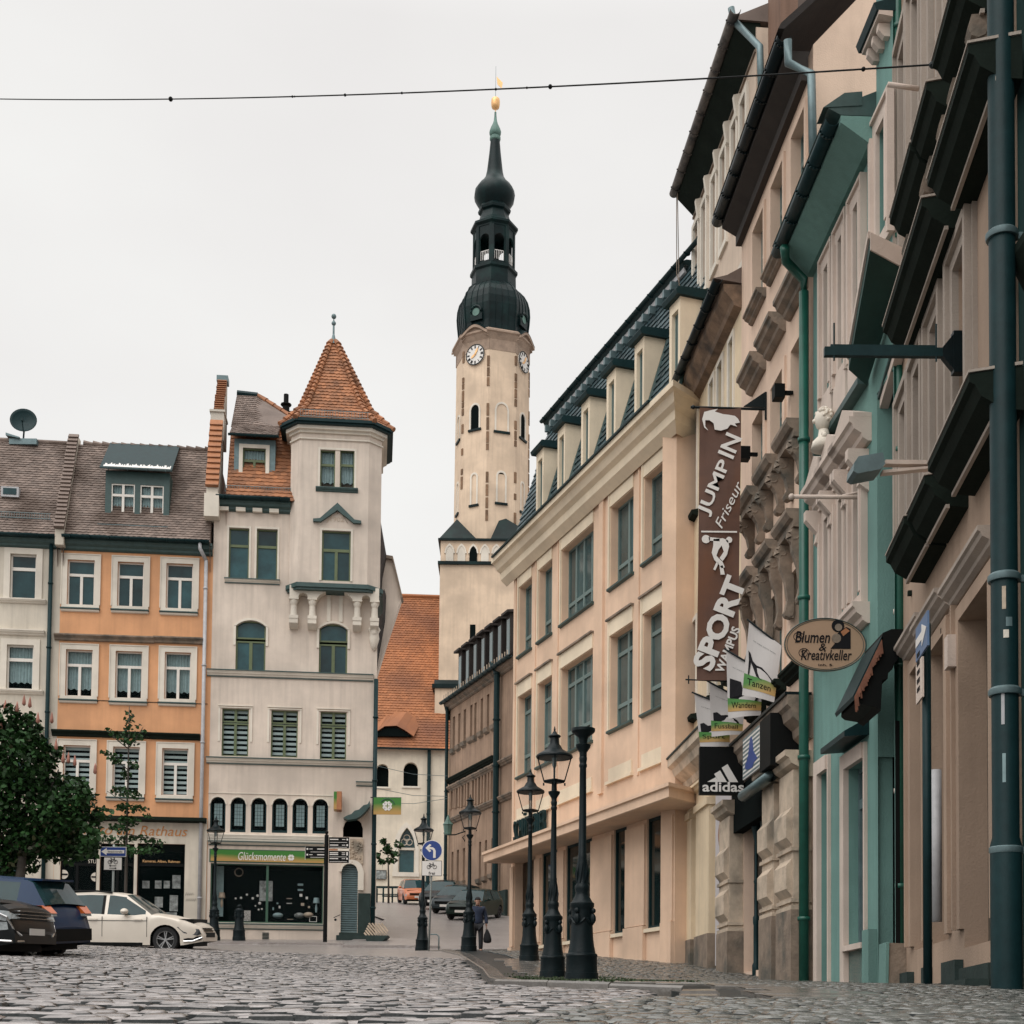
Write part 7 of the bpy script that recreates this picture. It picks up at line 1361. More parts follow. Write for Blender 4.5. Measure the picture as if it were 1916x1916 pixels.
# =============== cars ===============
m_tyre = M('tyre_rubber', (.012, .012, .013), .75, .2, 8, .1, 60); m_rim = M('alloy_rim', (.55, .55, .55), .3, .1, 5, 0, metal=.8); m_rimd = M('dark_rim', (.04, .04, .042), .4, .1, 5, 0, metal=.5)
m_cglass = M('car_glass', (.012, .04, .045), .05, .4, 1.2, 0, spec=.3); m_head = M('headlight_glass', (.30, .33, .34), .1, .5, 14, 0, spec=.8); m_chrome = M('chrome', (.65, .65, .65), .15, .1, 5, 0, metal=1.0); m_tail = M('orange_red_tail_light', (.62, .13, .02), .15, .2, 6, 0, spec=.7)
def paint(n, c): return M(n, c, .32, .06, 1.5, 0, spec=.4 if sum(c) > .3 else .22, coat=.25 if sum(c) > .3 else .08)
def car(name, label, loc, rz, pm, L, W, H, top, roofl, belt, wheels, pillars, det='', rim=m_rim, low=.2, Rw=.33, group='cars parked around the square'):
    r0 = root('parked_car', label, 'car', loc, rz, group); hw = W/2; loc = (loc[0], loc[1], gz(loc[0], loc[1])+.015); sl_ = math.atan((gz(loc[0], loc[1]+1)-gz(loc[0], loc[1]-1))/2); Mx = Matrix.Rotation(sl_, 4, 'X') @ Matrix.Rotation(rz, 4, 'Z'); r0.rotation_euler = Mx.to_euler()
    xs = sorted({round(x, 3) for x in np.linspace(-L/2, L/2, 44)} | {round(w_+Rw*1.13*math.cos(t), 3) for w_ in wheels for t in np.linspace(0, pi, 13)})
    ztop = lambda x: float(np.interp(x, [p[0] for p in top], [p[1] for p in top]))
    def zlow(x):
        z = low+.10*max(0, (abs(x)-L/2+.5)/.5)
        for w_ in wheels:
            d = abs(x-w_)
            if d < Rw*1.13: z = max(z, Rw+math.sqrt(max(0, (Rw*1.13)**2-d*d)))
        return z
    def wx(x): e = max(0, (abs(x)-(L/2-.75))/.75); return hw*(1-.17*e**2.2)
    NL = 8; mb = MB(); rows = []
    for x in xs:
        zl, zt = zlow(x), ztop(x); w_ = wx(x); col = []
        for k in range(NL+1):
            z = zl+(zt-zl)*k/NL; q = (z-.55)/max(.3, zt-.3); f = 1-.035*abs(q)**1.5-(.05*((k/NL-.8)/.2)**2 if k/NL > .8 else 0); col.append((x, w_*f, z))
        for t in (.75, .4, 0): col.append((x, col[NL][1]*t, zt+.05*(1-t*t)))
        rows.append(col)
    idx = [[mb.av(p) for p in c] for c in rows]; idm = [[mb.av((p[0], -p[1], p[2])) for p in c] for c in rows]
    for a, c, am, cm in zip(idx, idx[1:], idm, idm[1:]):
        for k in range(len(a)-1): mb.fi([a[k], a[k+1], c[k+1], c[k]]); mb.fi([am[k], cm[k], cm[k+1], am[k+1]])
    for c, m_ in ((idx[0], idm[0]), (idx[-1], idm[-1])):
        for k in range(len(c)-1): mb.fi([c[k], c[k+1], m_[k+1], m_[k]])
    # roof shell over the cabin
    rx = [p[0] for p in roofl]; g0, g1 = rx[0], rx[-1]; zr = lambda x: float(np.interp(x, rx, [p[1] for p in roofl])); zb = lambda x: ztop(x)
    gx = sorted({round(x, 3) for x in np.linspace(g0, g1, 26)} | set(rx)); sm, wm, rmm = {}, MB(), MB(); hgt = H-belt
    def wy(x, z): return wx(x)*.93-(z-belt)/hgt*.24*hw/.9
    for a, c in zip(gx, gx[1:]):
        xm = (a+c)/2; za, zc_ = zr(a), zr(c); steep = abs(za-zc_)/(c-a) > .24
        for s_ in (1, -1):
            P0 = lambda x, t: (x, s_*wy(x, zb(x)+(zr(x)-zb(x))*t), zb(x)+(zr(x)-zb(x))*t)
            gi = [i for i, p in enumerate(pillars) if p[0] < xm < p[1]]
            tg = .9 if not steep else (.84 if gi else 1.0)
            gi = [i for i, p in enumerate(pillars) if p[0] < xm < p[1]]
            (sm.setdefault((s_, gi[0]), MB()) if gi else mb).face([P0(a, 0), P0(c, 0), P0(c, tg), P0(a, tg)])
            if tg < 1: mb.face([P0(a, tg), P0(c, tg), P0(c, 1), P0(a, 1)])
        tgt = mb if not steep else (wm if xm > 0 else rmm)
        n = 6
        for k in range(n):
            t0, t1 = -1+2*k/n, -1+2*(k+1)/n; f_ = lambda x, t: (x, t*wy(x, zr(x)), zr(x)+.035*(1-t*t))
            (mb if steep and k in () else tgt).face([f_(a, t0), f_(c, t0), f_(c, t1), f_(a, t1)])
    add('body', mb, pm, r0, 'auto')
    for q_ in sm.values(): add('side_window', q_, m_cglass, r0, True)
    if wm.f: add('windscreen', wm, m_cglass, r0, True)
    if rmm.f: add('rear_window', rmm, m_cglass, r0, True)
    mb = MB(); mb.box(-L/2+.25, L/2-.25, -hw+.2, hw-.2, .17, belt-.1); add('underbody', mb, m_black, r0)
    for a, c in pillars:       # dark pillars between side windows
        pass
    for s_ in (1, -1):
        for a, c in pillars:
            x = c
            if g0+.3 < x < g1-.3: z0_, z1_ = zb(x), zr(x); zt_ = z0_+(z1_-z0_)*.9; mb = MB(); mb.face([(x-.03, s_*(wy(x, z0_)+.006), z0_), (x+.04, s_*(wy(x, z0_)+.006), z0_), (x+.03, s_*(wy(x, zt_)+.006), zt_), (x-.04, s_*(wy(x, zt_)+.006), zt_)]); add('window_pillar', mb, m_black, r0)
    for w_ in wheels:
        for s_ in (1, -1):
            mb = MB(); y0 = s_*(hw-.03); y1 = s_*(hw-.24); mb.lathe([(Rw*.66, y0), (Rw*.9, y0+s_*.01), (Rw, y0-s_*.04), (Rw, y1+s_*.04), (Rw*.9, y1)], (w_, 0, Rw), 28, axis='y', caps=False); mb.lathe([(Rw*.7, y0-s_*.09), (Rw*.7, y1)], (w_, 0, Rw), 16, axis='y'); wo = add('wheel', mb, m_tyre, r0, 'auto')
            mb = MB(); mb.lathe([(Rw*.70, y0-s_*.02), (Rw*.66, y0+s_*.005), (Rw*.61, y0-s_*.02)], (w_, 0, Rw), 28, axis='y', caps=False)
            for k in range(5):
                for dq in (-.14, .14):
                    t = k*2*pi/5+.3+dq; mb.face([(w_+Rw*.10*math.cos(t-.3), y0-s_*.02, Rw+Rw*.10*math.sin(t-.3)), (w_+Rw*.66*math.cos(t-.055), y0-s_*.012, Rw+Rw*.66*math.sin(t-.055)), (w_+Rw*.66*math.cos(t+.055), y0-s_*.012, Rw+Rw*.66*math.sin(t+.055)), (w_+Rw*.10*math.cos(t+.3), y0-s_*.02, Rw+Rw*.10*math.sin(t+.3))])
            mb.lathe([(Rw*.14, y0-s_*.03), (Rw*.12, y0-s_*.005)], (w_, 0, Rw), 12, axis='y'); add('rim', mb, rim, wo)
    for s_ in (1, -1):
        zh = ztop(L/2-.15)
        if 'h' in det:
            mb = MB(); xh = L/2; y_ = s_*hw; zz = zh-.02
            mb.prism([(xh-.62, zz+.0), (xh-.10, zz-.05), (xh-.04, zz-.17), (xh-.14, zz-.21), (xh-.45, zz-.15)], s_*(hw*.97), s_*(hw*.55)); 
            mb.v = [(x, (y__ if abs(y__) < hw*.6 else s_*(wx(x)+.004)), z) for x, y__, z in mb.v]; add('headlight', mb, m_head if 'H' in det else M('smoked_headlight', (.05, .055, .06), .12, .8, 16, 0, spec=.8), r0)
        if 'm' in det:
            mb = MB(); xm_ = roofl[-1][0]-.62; mb.ball((xm_, s_*(hw+.07), belt+.07), .1, 12, .75); mb.v = [(xm_+(x-xm_)*1.0, y__, z) for x, y__, z in mb.v]; mb.box(xm_-.04, xm_+.04, s_*(hw-.06), s_*(hw+.05), belt-.0, belt+.05); add('mirror', mb, pm, r0, 'auto')
        mb = MB(); ym = wx(0)*1.0
        if 'd' in det:
            for xd in pillars_door: mb.box(xd-.006, xd+.006, s_*(ym-.02), s_*(ym+.0015), low+.2, belt-.06)
            mb.box(-L*.36, L*.22, s_*(ym-.02), s_*(ym+.002), belt-.16, belt-.150); add('door_seam', mb, m_black, r0)
            mb = MB(); [mb.box(xd-.32, xd-.12, s_*(ym-.01), s_*(ym+.03), belt-.15, belt-.115) for xd in pillars_door[:2]]; add('door_handle', mb, pm, r0)
            mb = MB(); mb.box(-L*.28, L*.2, s_*(ym-.05), s_*(ym-.005), low-.02, low+.06); add('sill_trim', mb, m_black, r0)
    return r0, wx, ztop
pillars_door = (-.02, 1.08, -.95)
m_wp = paint('cream_white_car_paint', (.70, .63, .54)); Y = 34.0; zg = pt(310, 1779, Y).z; s_ = Y/F; xf = (377-958)*s_; L = 4.87
top = [(-2.43, .62), (-2.38, .85), (-2.2, .98), (-1.0, .97), (.75, .93), (1.05, .955), (1.5, .90), (2.0, .79), (2.25, .70), (2.40, .58), (2.43, .45)]
rl = [(-2.2, .99), (-1.95, 1.3), (-1.5, 1.42), (-.4, 1.475), (.2, 1.465), (.52, 1.42), (1.17, .955)]
r0, wx, zt = car('car', 'cream white estate car showing its front wheel, parked before the orange house', (xf-L/2+.02, Y+.9, zg), math.radians(-1), m_wp, L, 1.83, 1.47, top, rl, .95, (1.53, -1.33), [(-2.1, -1.15), (-1.05, -.02), (.06, 1.02)], 'hmd')
mb = MB()
for z in (.62, .56): mb.box(2.30, 2.44, -.5, .5, z, z+.012)
mb.box(2.36, 2.445, -.45, .45, .40, .52); add('grille', mb, m_black, r0)
mb = MB(); mb.prism([(1.98, .36), (2.38, .44), (2.42, .38), (2.36, .33), (2.0, .31)], -.80, -.62); mb.v = [(x, -(wx(x)+.004) if y_ < -.7 else y_, z) for x, y_, z in mb.v]; add('fog_light_recess', mb, m_black, r0)
mb = MB(); mb.tube([(1.98, -(wx(1.98)+.01), .30), (2.2, -(wx(2.2)+.01), .31), (2.41, -(wx(2.41)+.01), .40)], .018, 5); add('chrome_strip', mb, m_chrome, r0)
mb = MB(); mb.tube([(-1.3, -.62, 1.50), (-.3, -.62, 1.525), (.15, -.63, 1.48)], .022, 5); mb.tube([(-1.3, .62, 1.50), (-.3, .62, 1.525), (.15, .63, 1.48)], .022, 5); add('roof_rail', mb, m_black, r0)
# dark blue hatchback, rear to the camera side
m_bp = paint('dark_blue_car_paint', (.004, .026, .075)); Y = 25.2; s_ = Y/F; zg = pt(95, 1791, Y).z; L = 4.2; xr = (172-958)*s_
top = [(-2.1, .55), (-2.06, .80), (-1.9, .98), (-1.0, .97), (.8, .92), (1.3, .88), (1.9, .72), (2.1, .5)]; rl = [(-2.0, .98), (-1.72, 1.38), (-1.6, 1.43), (-.6, 1.49), (.2, 1.47), (.45, 1.42), (1.2, .93)]
r0, wx, zt = car('car', 'dark blue hatchback with orange tail light, between the black and the white car', (xr-L/2*math.cos(.2)-.42, Y+.5, zg), pi-.2, m_bp, L, 1.78, 1.5, top, rl, .95, (1.32, -1.28), [(-1.5, -.75), (-.65, .9)], 'm', rim=m_rimd)
for s_2 in (1, -1):
    mb = MB(); mb.prism([(-2.12, .84), (-1.98, .98), (-1.62, .97), (-1.60, .90), (-1.68, .84)], s_2*.5, s_2*.9); mb.v = [(x, (s_2*(wx(x)+.006) if abs(y_) > .7 else y_), z) for x, y_, z in mb.v]; add('tail_light', mb, m_tail, r0)
    mb = MB(); mb.prism([(-2.12, .79), (-2.1, .838), (-1.69, .838), (-1.74, .79)], s_2*.5, s_2*.9); mb.v = [(x, (s_2*(wx(x)+.006) if abs(y_) > .7 else y_), z) for x, y_, z in mb.v]; add('reverse_light', mb, m_head, r0)
mb = MB(); mb.box(-1.86, -1.5, -.55, .55, 1.42, 1.455); add('rear_spoiler', mb, m_bp, r0); mb = MB(); mb.box(-2.13, -2.0, -.72, .72, .34, .56); add('rear_bumper', mb, m_black, r0)
# black sport utility, front end only in view
m_kp = paint('black_car_paint', (.006, .008, .009)); Y = 22.6; s_ = Y/F; zg = pt(10, 1795, Y).z; L = 4.5; xf = (88-958)*s_
top = [(-2.25, .6), (-2.2, 1.0), (-1.0, 1.08), (.8, 1.05), (1.2, 1.03), (1.8, .98), (2.12, .88), (2.22, .74), (2.25, .5)]; rl = [(-2.1, 1.1), (-1.8, 1.55), (-.6, 1.68), (.1, 1.66), (.35, 1.6), (1.25, 1.06)]
r0, wx, zt = car('car', 'black off-road style car with chrome front trim at the left picture edge', (xf-L/2-.35, Y+.8, zg), math.radians(-7), m_kp, L, 1.82, 1.68, top, rl, 1.06, (1.40, -1.27), [(-1.7, -.7), (-.6, .9)], 'hHm', rim=m_rimd, Rw=.36)
mb = MB()
for k in range(3):
    mb = MB(); mb.box(2.14-.02*k, 2.262, -.6, .6, .82-.055*k, .832-.055*k); add('grille_bar', mb, m_chrome, r0)
for q_ in ([(1.75, -.91, .86), (1.98, -.88, .80), (2.14, -.82, .72), (2.22, -.74, .52), (2.26, -.55, .42)], [(1.75, .91, .86), (1.98, .88, .80), (2.14, .82, .72), (2.22, .74, .52), (2.26, .55, .42)], [(1.9, -.91, .34), (2.2, -.78, .33), (2.28, -.5, .33)]): mb = MB(); mb.tube(q_, .02, 6); add('chrome_trim', mb, m_chrome, r0)
mb = MB(); mb.box(2.255, 2.275, -.26, .26, .44, .55); add('number_plate', mb, m_text_w, r0); mb = MB(); mb.prism([(1.93, .64), (2.14, .64), (2.16, .52), (2.0, .5)], -.93, -.6); mb.v = [(x, -(wx(x)+.006) if y_ < -.7 else y_, z) for x, y_, z in mb.v]; add('fog_light', mb, m_head, r0)
# cars up the side street, facing down towards the camera
stop = [(-2.0, .6), (-1.95, .85), (-1.7, .95), (.8, .92), (1.2, .90), (1.75, .78), (1.95, .6), (2.0, .45)]; srl = [(-1.9, .96), (-1.6, 1.32), (-.5, 1.44), (.2, 1.41), (.4, 1.36), (1.1, .92)]
def far(label, px, Y, pm, yaw, W=1.72, sc=1.0):
    P = onsurf(px, Y, .0); r0, wx, zt = car('car', label, P, math.radians(-90+yaw), pm, 4.0, W, 1.45, stop, srl, .92, (1.3, -1.2), [(-1.4, -.4), (-.3, .8)], 'hHm', rim=m_rimd, Rw=.31, group='cars parked up the side street'); r0.scale = (sc, sc, sc)
    mb = MB(); mb.box(1.98, 2.03, -.26, .26, .38, .5); add('number_plate', mb, m_text_w, r0); mb = MB(); mb.box(1.97, 2.015, -.55, .55, .56, .66); add('grille', mb, m_black, r0); return r0
m_op = paint('orange_red_car_paint', (.50, .15, .06))
far('small orange red car facing down the street near the church', 775, 84, m_op, 12); far('black car behind the blue traffic sign, farthest of the dark cars', 833, 78, m_kp, -16, 1.8, 1.08); far('dark car in the middle of the row parked along the brown building', 857, 73, paint('dark_grey_car_paint', (.02, .03, .034)), -18, 1.75); far('dark green car nearest to the walking person', 889, 67, paint('dark_green_car_paint', (.008, .02, .016)), -20, 1.75, .98)

# =============== person ===============
def skinned(name, verts, edges, radii, mat, parent, sub=1, rooti=0):
    me = bpy.data.meshes.new(name); me.from_pydata([tuple(v) for v in verts], edges, []); o = bpy.data.objects.new(name, me); C.objects.link(o)
    sk = o.modifiers.new('s', 'SKIN'); sk.use_smooth_shade = True; sb = o.modifiers.new('u', 'SUBSURF'); sb.levels = sb.render_levels = sub
    for i, r_ in enumerate(radii): d = me.skin_vertices[0].data[i]; d.radius = (r_, r_) if not isinstance(r_, tuple) else r_; d.use_root = (i == rooti)
    dg = bpy.context.evaluated_depsgraph_get(); m2 = bpy.data.meshes.new_from_object(o.evaluated_get(dg)); bpy.data.objects.remove(o); m2.materials.clear(); m2.materials.append(mat); m2.polygons.foreach_set('use_smooth', [True]*len(m2.polygons)); m2.name = name
    o = bpy.data.objects.new(name, m2); C.objects.link(o); o.parent = parent; return o
m_skin = M('skin', (.42, .24, .17), .6, .08, 8, 0); m_jack = M('dark_blue_jacket', (.012, .022, .05), .8, .3, 6, .4, 30); m_trou = M('black_trousers', (.008, .009, .012), .85, .2, 6, .3, 30); m_hair = M('dark_cap', (.01, .01, .012), .8, .2, 9, .3, 40)
P = onsurf(893, 43.5, .02); r0 = root('person', 'person in dark blue jacket and black trousers walking towards us with a dark bag', 'person', P, math.radians(8))
# seen from the front: -y is towards the camera
V = [(0, 0, .95), (0, .01, 1.12), (0, .02, 1.32), (0, .01, 1.45), (0, 0, 1.52), (0, -.02, 1.60), (0, -.02, 1.70),
     (.18, .01, 1.40), (.25, .02, 1.14), (.27, -.04, .90), (.275, -.06, .83), (-.18, .01, 1.40), (-.25, .0, 1.15), (-.25, -.10, .92), (-.25, -.12, .85),
     (.09, 0, .88), (.10, -.06, .50), (.10, -.05, .10), (.10, -.17, .04), (-.09, 0, .88), (-.11, .04, .50), (-.11, .14, .12), (-.11, .04, .05)]
E = [(0, 1), (1, 2), (2, 3), (3, 4), (4, 5), (5, 6), (2, 7), (7, 8), (8, 9), (9, 10), (2, 11), (11, 12), (12, 13), (13, 14), (0, 15), (15, 16), (16, 17), (17, 18), (0, 19), (19, 20), (20, 21), (21, 22)]
Rr = [.13, .12, .15, .07, .05, .085, .075, .06, .042, .03, .034, .06, .042, .03, .034, .08, .055, .04, .035, .08, .055, .04, .035]
skinned('body', V, E, Rr, m_skin, r0)
jv = [(0, 0, .86), (0, .0, 1.0), (0, .01, 1.2), (0, .02, 1.38), (0, .01, 1.46), (.19, .01, 1.40), (.265, .02, 1.14), (.28, -.045, .90), (-.19, .01, 1.40), (-.265, 0, 1.15), (-.26, -.105, .91)]
skinned('jacket', jv, [(0, 1), (1, 2), (2, 3), (3, 4), (3, 5), (5, 6), (6, 7), (3, 8), (8, 9), (9, 10)], [(.20, .15), (.195, .145), (.185, .145), (.18, .13), .08, .085, .068, .052, .085, .068, .052], m_jack, r0)
skinned('trousers', [(0, 0, .92), (.09, 0, .84), (.10, -.06, .50), (.10, -.05, .08), (-.09, 0, .84), (-.11, .04, .50), (-.11, .14, .10)], [(0, 1), (1, 2), (2, 3), (0, 4), (4, 5), (5, 6)], [.16, .105, .082, .07, .105, .082, .07], m_trou, r0)
for s_3, h in ((1, (.10, -.06, .04)), (-1, (-.11, .12, .05))): mb = MB(); mb.ball((h[0], h[1]-.06, h[2]), .055, 10, .7); mb.v = [(x, h[1]-.06+(y_-h[1]+.06)*2.3, z) for x, y_, z in mb.v]; add('shoe', mb, m_trou, r0, True)
mb = MB(); mb.ball((0, .0, 1.665), .098, 14, 1.05); mb.v = [v if v[2] > 1.65 or v[1] > .0 else (v[0]*.8, v[1]*.3, max(v[2], 1.63)) for v in mb.v]; mb.tube([(-.07, -.06, 1.685), (0, -.13, 1.68), (.07, -.06, 1.685)], .014, 5); add('cap', mb, m_hair, r0, True)
mb = MB(); mb.ball((0, -.108, 1.61), .014, 6, 1.4); mb.box(-.025, .025, -.104, -.095, 1.565, 1.573); [mb.ball((s_*.034, -.098, 1.635), .010, 6) for s_ in (-1, 1)]; [mb.ball((s_*.088, -.02, 1.62), .02, 6, 1.4) for s_ in (-1, 1)]; add('face', mb, m_skin, r0, True)
for hx, hy, hz in ((.275, -.06, .83), (-.25, -.12, .85)):
    mb = MB()
    for k in range(4): x = hx-.02*0; yk = hy-.03+.02*k; mb.tube([(hx, yk, hz-.01), (hx+.01, yk-.004, hz-.05-.006*(k in (1, 2))), (hx-.004, yk-.004, hz-.075-.008*(k in (1, 2))), (hx-.025, yk, hz-.085)], [.010, .009, .008, .006], 6)
    mb.tube([(hx-.01, hy-.035, hz+.015), (hx-.02, hy-.055, hz-.015), (hx-.03, hy-.05, hz-.04)], [.011, .010, .007], 6); add('fingers', mb, m_skin, r0, True)
B0 = r0.location+Matrix.Rotation(math.radians(8), 3, 'Z') @ Vector((.275, -.06, .755)); rb = root('carried_bag', 'soft dark bag hanging from the walking person\'s hand', 'bag', B0)
mb = MB(); mb.lathe([(.02, -.02), (.06, -.09), (.10, -.18), (.13, -.32), (.12, -.42), (.05, -.45)], (.02, 0, 0), 12); mb.v = [(x+.12*z*-.3, y_*.5, z) for x, y_, z in mb.v]; add('bag_body', mb, m_trou, rb, True); mb = MB(); mb.tube([(-.02, 0, -.1), (-.015, 0, .0), (.015, 0, .0), (.03, 0, -.1)], .01, 6); add('handle', mb, m_trou, rb)

# =============== overhead cable ===============
pA, pB = pt(-40, 184.5, 27), pt(1745, 121, 14.4); r0 = root('overhead_cable', 'thin dark cable spanning the whole sky from left edge to the tan house', 'cable', pB)
ps = []
for k in range(41): t = k/40; q = pA.lerp(pB, t); q.z += -.42*4*t*(1-t)*.35; ps.append(q-pB)
mb = MB(); mb.tube(ps, .0095, 6); add('wire', mb, m_black, r0)
for px_, sz in ((320, .04), (548, .018), (552, .014), (645, .022), (750, .018), (927, .018), (985, .016), (1027, .03), (1348, .012), (1612, .025)):
    best = min(np.linspace(0, 1, 400), key=lambda t: abs(958+F*rgt.dot(pA.lerp(pB, t))/fwd.dot(pA.lerp(pB, t))-px_)); q = pA.lerp(pB, best); q.z += -.42*4*best*(1-best)*.35; mb = MB(); mb.ball(q-pB, sz, 8); add('cable_clip', mb, m_black, r0)
mb = MB(); mb.tube([(0, 0, 0), (.25, .05, .0)], .03, 6); mb.ball((0, 0, 0), .04, 8); add('wall_anchor', mb, m_iron, r0)

# =============== arms and signs over the pavement ===============
def at(b, px, py, o): u_, z_ = b.uz(px, py, o); return u_, -o, z_
Y = 14.2; P = pt(1778, 661, Y); s_ = Y/F; r0 = root('flag_arm', 'long dark metal double bar sticking out level from the tan house', 'sign arm', P)
mb = MB(); mb.box(-241*s_, -12*s_, -.03, .03, -.046, .046); add('bar', mb, m_metal, r0); mb = MB(); mb.box(-229*s_, -26*s_, -.015, .015, .046, .078); [mb.tube([(x*s_, -.02, .3), (x*s_, -.02, -.1)], .01, 5) for x in (-223, -28)]; add('rail', mb, m_metal, r0); mb = MB(); mb.prism([(-16*s_, .05), (6*s_, .2), (6*s_, -.2), (-16*s_, -.05)], -.04, .04); mb.box(4*s_, .25, -.05, .05, -.22, .22); add('bracket', mb, m_iron, r0)
Y = 19.6; P = pt(1665, 931, Y); s_ = Y/F; r0 = root('thin_sign_bracket', 'thin pale round ended rod bracket standing out from the teal house', 'sign arm', P)
mb = MB(); mb.tube([(-184*s_, 0, 0), (0, 0, 0)], .032, 8); mb.ball((-187*s_, 0, 0), .045, 10); mb.tube([(-90*s_, 0, .02), (-50*s_, 0, 12*s_), (0, 0, 26*s_)], .018, 6); mb.tube([(0, .02, -.3), (0, .02, .55)], .03, 8); add('rod', mb, m_tealtrim, r0, True)
Y = 15.3; P = pt(1765, 872, Y); s_ = Y/F; r0 = root('floodlight', 'grey floodlight on two pale arms above the teal recess', 'floodlight', P)
mb = MB(); mb.prism([(x*s_, -z*s_) for x, z in ((-176, 6), (-168, -6), (-122, -14), (-118, 8), (-126, 18), (-170, 27), (-178, 22))], -.16, .16); add('lamp_head', mb, m_zinc, r0); mb = MB(); mb.box(-112*s_, -8*s_, -.05, .05, .0, 8*s_); mb.prism([(-118*s_, -12*s_), (-4*s_, -1*s_), (-4*s_, -5*s_), (-118*s_, -18*s_)], -.05, .05); add('arm', mb, m_tealtrim, r0)
P = pt(1690, 162, 15.2); s_ = 15.2/F; r0 = root('short_rod', 'short pale wooden rod poking out near the cable anchor', 'rod', P); mb = MB(); mb.tube([(-30*s_, 0, 4*s_), (30*s_, 0, -4*s_)], .028, 8); add('rod', mb, m_tealtrim, r0, True)
for k, (px, py, sz, lab) in enumerate(((1462, 735, 1, 'black wall spotlight on the pink house beside the banner arm'), (1398, 850, .9, 'black wall spotlight just right of the brown banner'))):
    u_, z_ = pk.uz(px, py, .2); r0 = root('wall_spotlight', lab, 'spotlight', pk.pnt(u_, -.2, z_), pk.ang, 'wall spotlights'); mb = MB(); mb.box(-.1, .1, -.14, .04, -.12, .12); add('housing', mb, m_black, r0); mb = MB(); mb.box(-.03, .03, .04, .2, -.03, .03); add('arm', mb, m_black, r0)
# oval sign
Y = 19.3; s_ = Y/F; P = pt(1544, 1206, Y); r0 = root('oval_shop_sign', 'oval tan sign with black script lettering hanging before the green downpipe', 'sign', P)
mo = M('tan_sign_board', (.38, .25, .16), .6, .06, 3, .05)
def oval(mb, rx, rz, y0, y1, n=48): mb.prism([(rx*math.cos(2*pi*k/n), rz*math.sin(2*pi*k/n)) for k in range(n)], y0, y1)
mb = MB(); oval(mb, 78*s_, 51*s_, 0, .035); o = add('oval_board', mb, mo, r0); mb = MB(); n = 60
for f_, w_ in ((.985, .012), (.93, .006)): mb.tube([(78*s_*f_*math.cos(2*pi*k/n), -.004, 51*s_*f_*math.sin(2*pi*k/n)) for k in range(n+1)], w_*.6, 4)
add('rim_line', mb, m_sill, o)
X = lambda px: (px-1544)*s_; Z = lambda py: -(py-1206)*s_
text('Blumen', 66*s_, 22*s_, o, (X(1520), -.004, Z(1192)), m_text_k, shear=.22, off=.01); text('&', 14*s_, 14*s_, o, (X(1539), -.004, Z(1211)), m_text_k, shear=.2); text('Kreativkeller', 96*s_, 20*s_, o, (X(1546), -.004, Z(1226)), m_text_k, shear=.22, off=.005)
mb = MB()
for cx_, cz in ((1493, 1192), (1503, 1223)): mb.tube([(X(cx_)+11*s_*math.cos(t)*(1-.06*t), -.005, Z(cz)+10*s_*math.sin(t)*(1-.06*t)) for t in np.linspace(0, 9, 30)], .004, 4)
add('swash', mb, m_text_k, o); text('Inh. S.', 28*s_, 4*s_, o, (X(1545), -.004, Z(1245)), m_text_k)
mb = MB(); mb.prism([(X(1554), Z(1214)), (X(1592), Z(1214)), (X(1592), Z(1176)), (X(1584), Z(1172)), (X(1572), Z(1180)), (X(1560), Z(1192)), (X(1562), Z(1204))], -.006, -.001); mb.lathe([(12*s_, -.008), (12*s_, -.001)], (X(1568), 0, Z(1170)), 16, axis='y'); pr = add('painted_figure', mb, m_text_k, o)
mb = MB(); mb.lathe([(7*s_, -.011), (7*s_, -.008)], (X(1569), 0, Z(1173)), 14, axis='y'); mb.lathe([(9*s_, -.010), (9*s_, -.006)], (X(1565), 0, Z(1194)), 14, axis='y'); add('figure_detail', mb, m_stone, pr)
mb = MB(); mb.prism([(X(1573), Z(1182)), (X(1583), Z(1174)), (X(1590), Z(1180)), (X(1578), Z(1190))], -.012, -.006); add('painted_flowers', mb, m_tileo, pr)
mb = MB(); mb.tube([(X(1622), .02, 0), (X(1645), .02, -6*s_)], .015, 6); mb.box(X(1636), X(1640), 0, .04, -.2, .35); add('sign_bracket', mb, m_iron, r0)
# tall brown banner
Y = 25.3; s_ = Y/F; P = pt(1345, 1015, Y); r0 = root('tall_banner', 'tall brown banner with white slanted hairdresser and sport lettering', 'banner', P)
X = lambda px: (px-1345)*s_; Z = lambda py: -(py-1015)*s_
mbn = M('brown_banner_cloth', (.105, .048, .030), .7, .25, 1.5, .1, 8, tint=(.15, .062, .03)); mb = MB(); n = 24
for k in range(n):
    for j in range(6):
        f_ = lambda a, c: (X(1308+79*a-4*c*(1-a)-5*c*a), .02*math.sin(c*9+a*3), Z(754+526*c)); mb.face([f_(j/6, k/n), f_((j+1)/6, k/n), f_((j+1)/6, (k+1)/n), f_(j/6, (k+1)/n)])
bn = add('cloth', mb, mbn, r0, True)
mb = MB(); mb.tube([(X(1291), .03, Z(752)), (X(1434), .03, Z(755))], .025, 8); mb.ball((X(1296), .03, Z(752)), .04, 8); mb.tube([(X(1283), .03, Z(1278)), (X(1380), .03, Z(1281))], .014, 8); mb.tube([(X(1289), .03, Z(1270)), (X(1289), .03, Z(1286))], .012, 6); mb.box(X(1432), X(1436), 0, .06, Z(776), Z(722)); mb.prism([(X(1392), Z(750)), (X(1432), Z(752)), (X(1432), Z(722))], .01, .05); mb.tube([(X(1390), .03, Z(1281)), (X(1440), .03, Z(1281))], .014, 6); add('banner_arm', mb, m_iron, r0)
def bt(s, cx_, cy_, w_, h_, ang, off=.0, shear=0): text(s, w_*s_, h_*s_, bn, (X(cx_), -.035, Z(cy_)), m_text_w, rot=(pi/2, -math.radians(ang), 0), off=off, shear=shear)
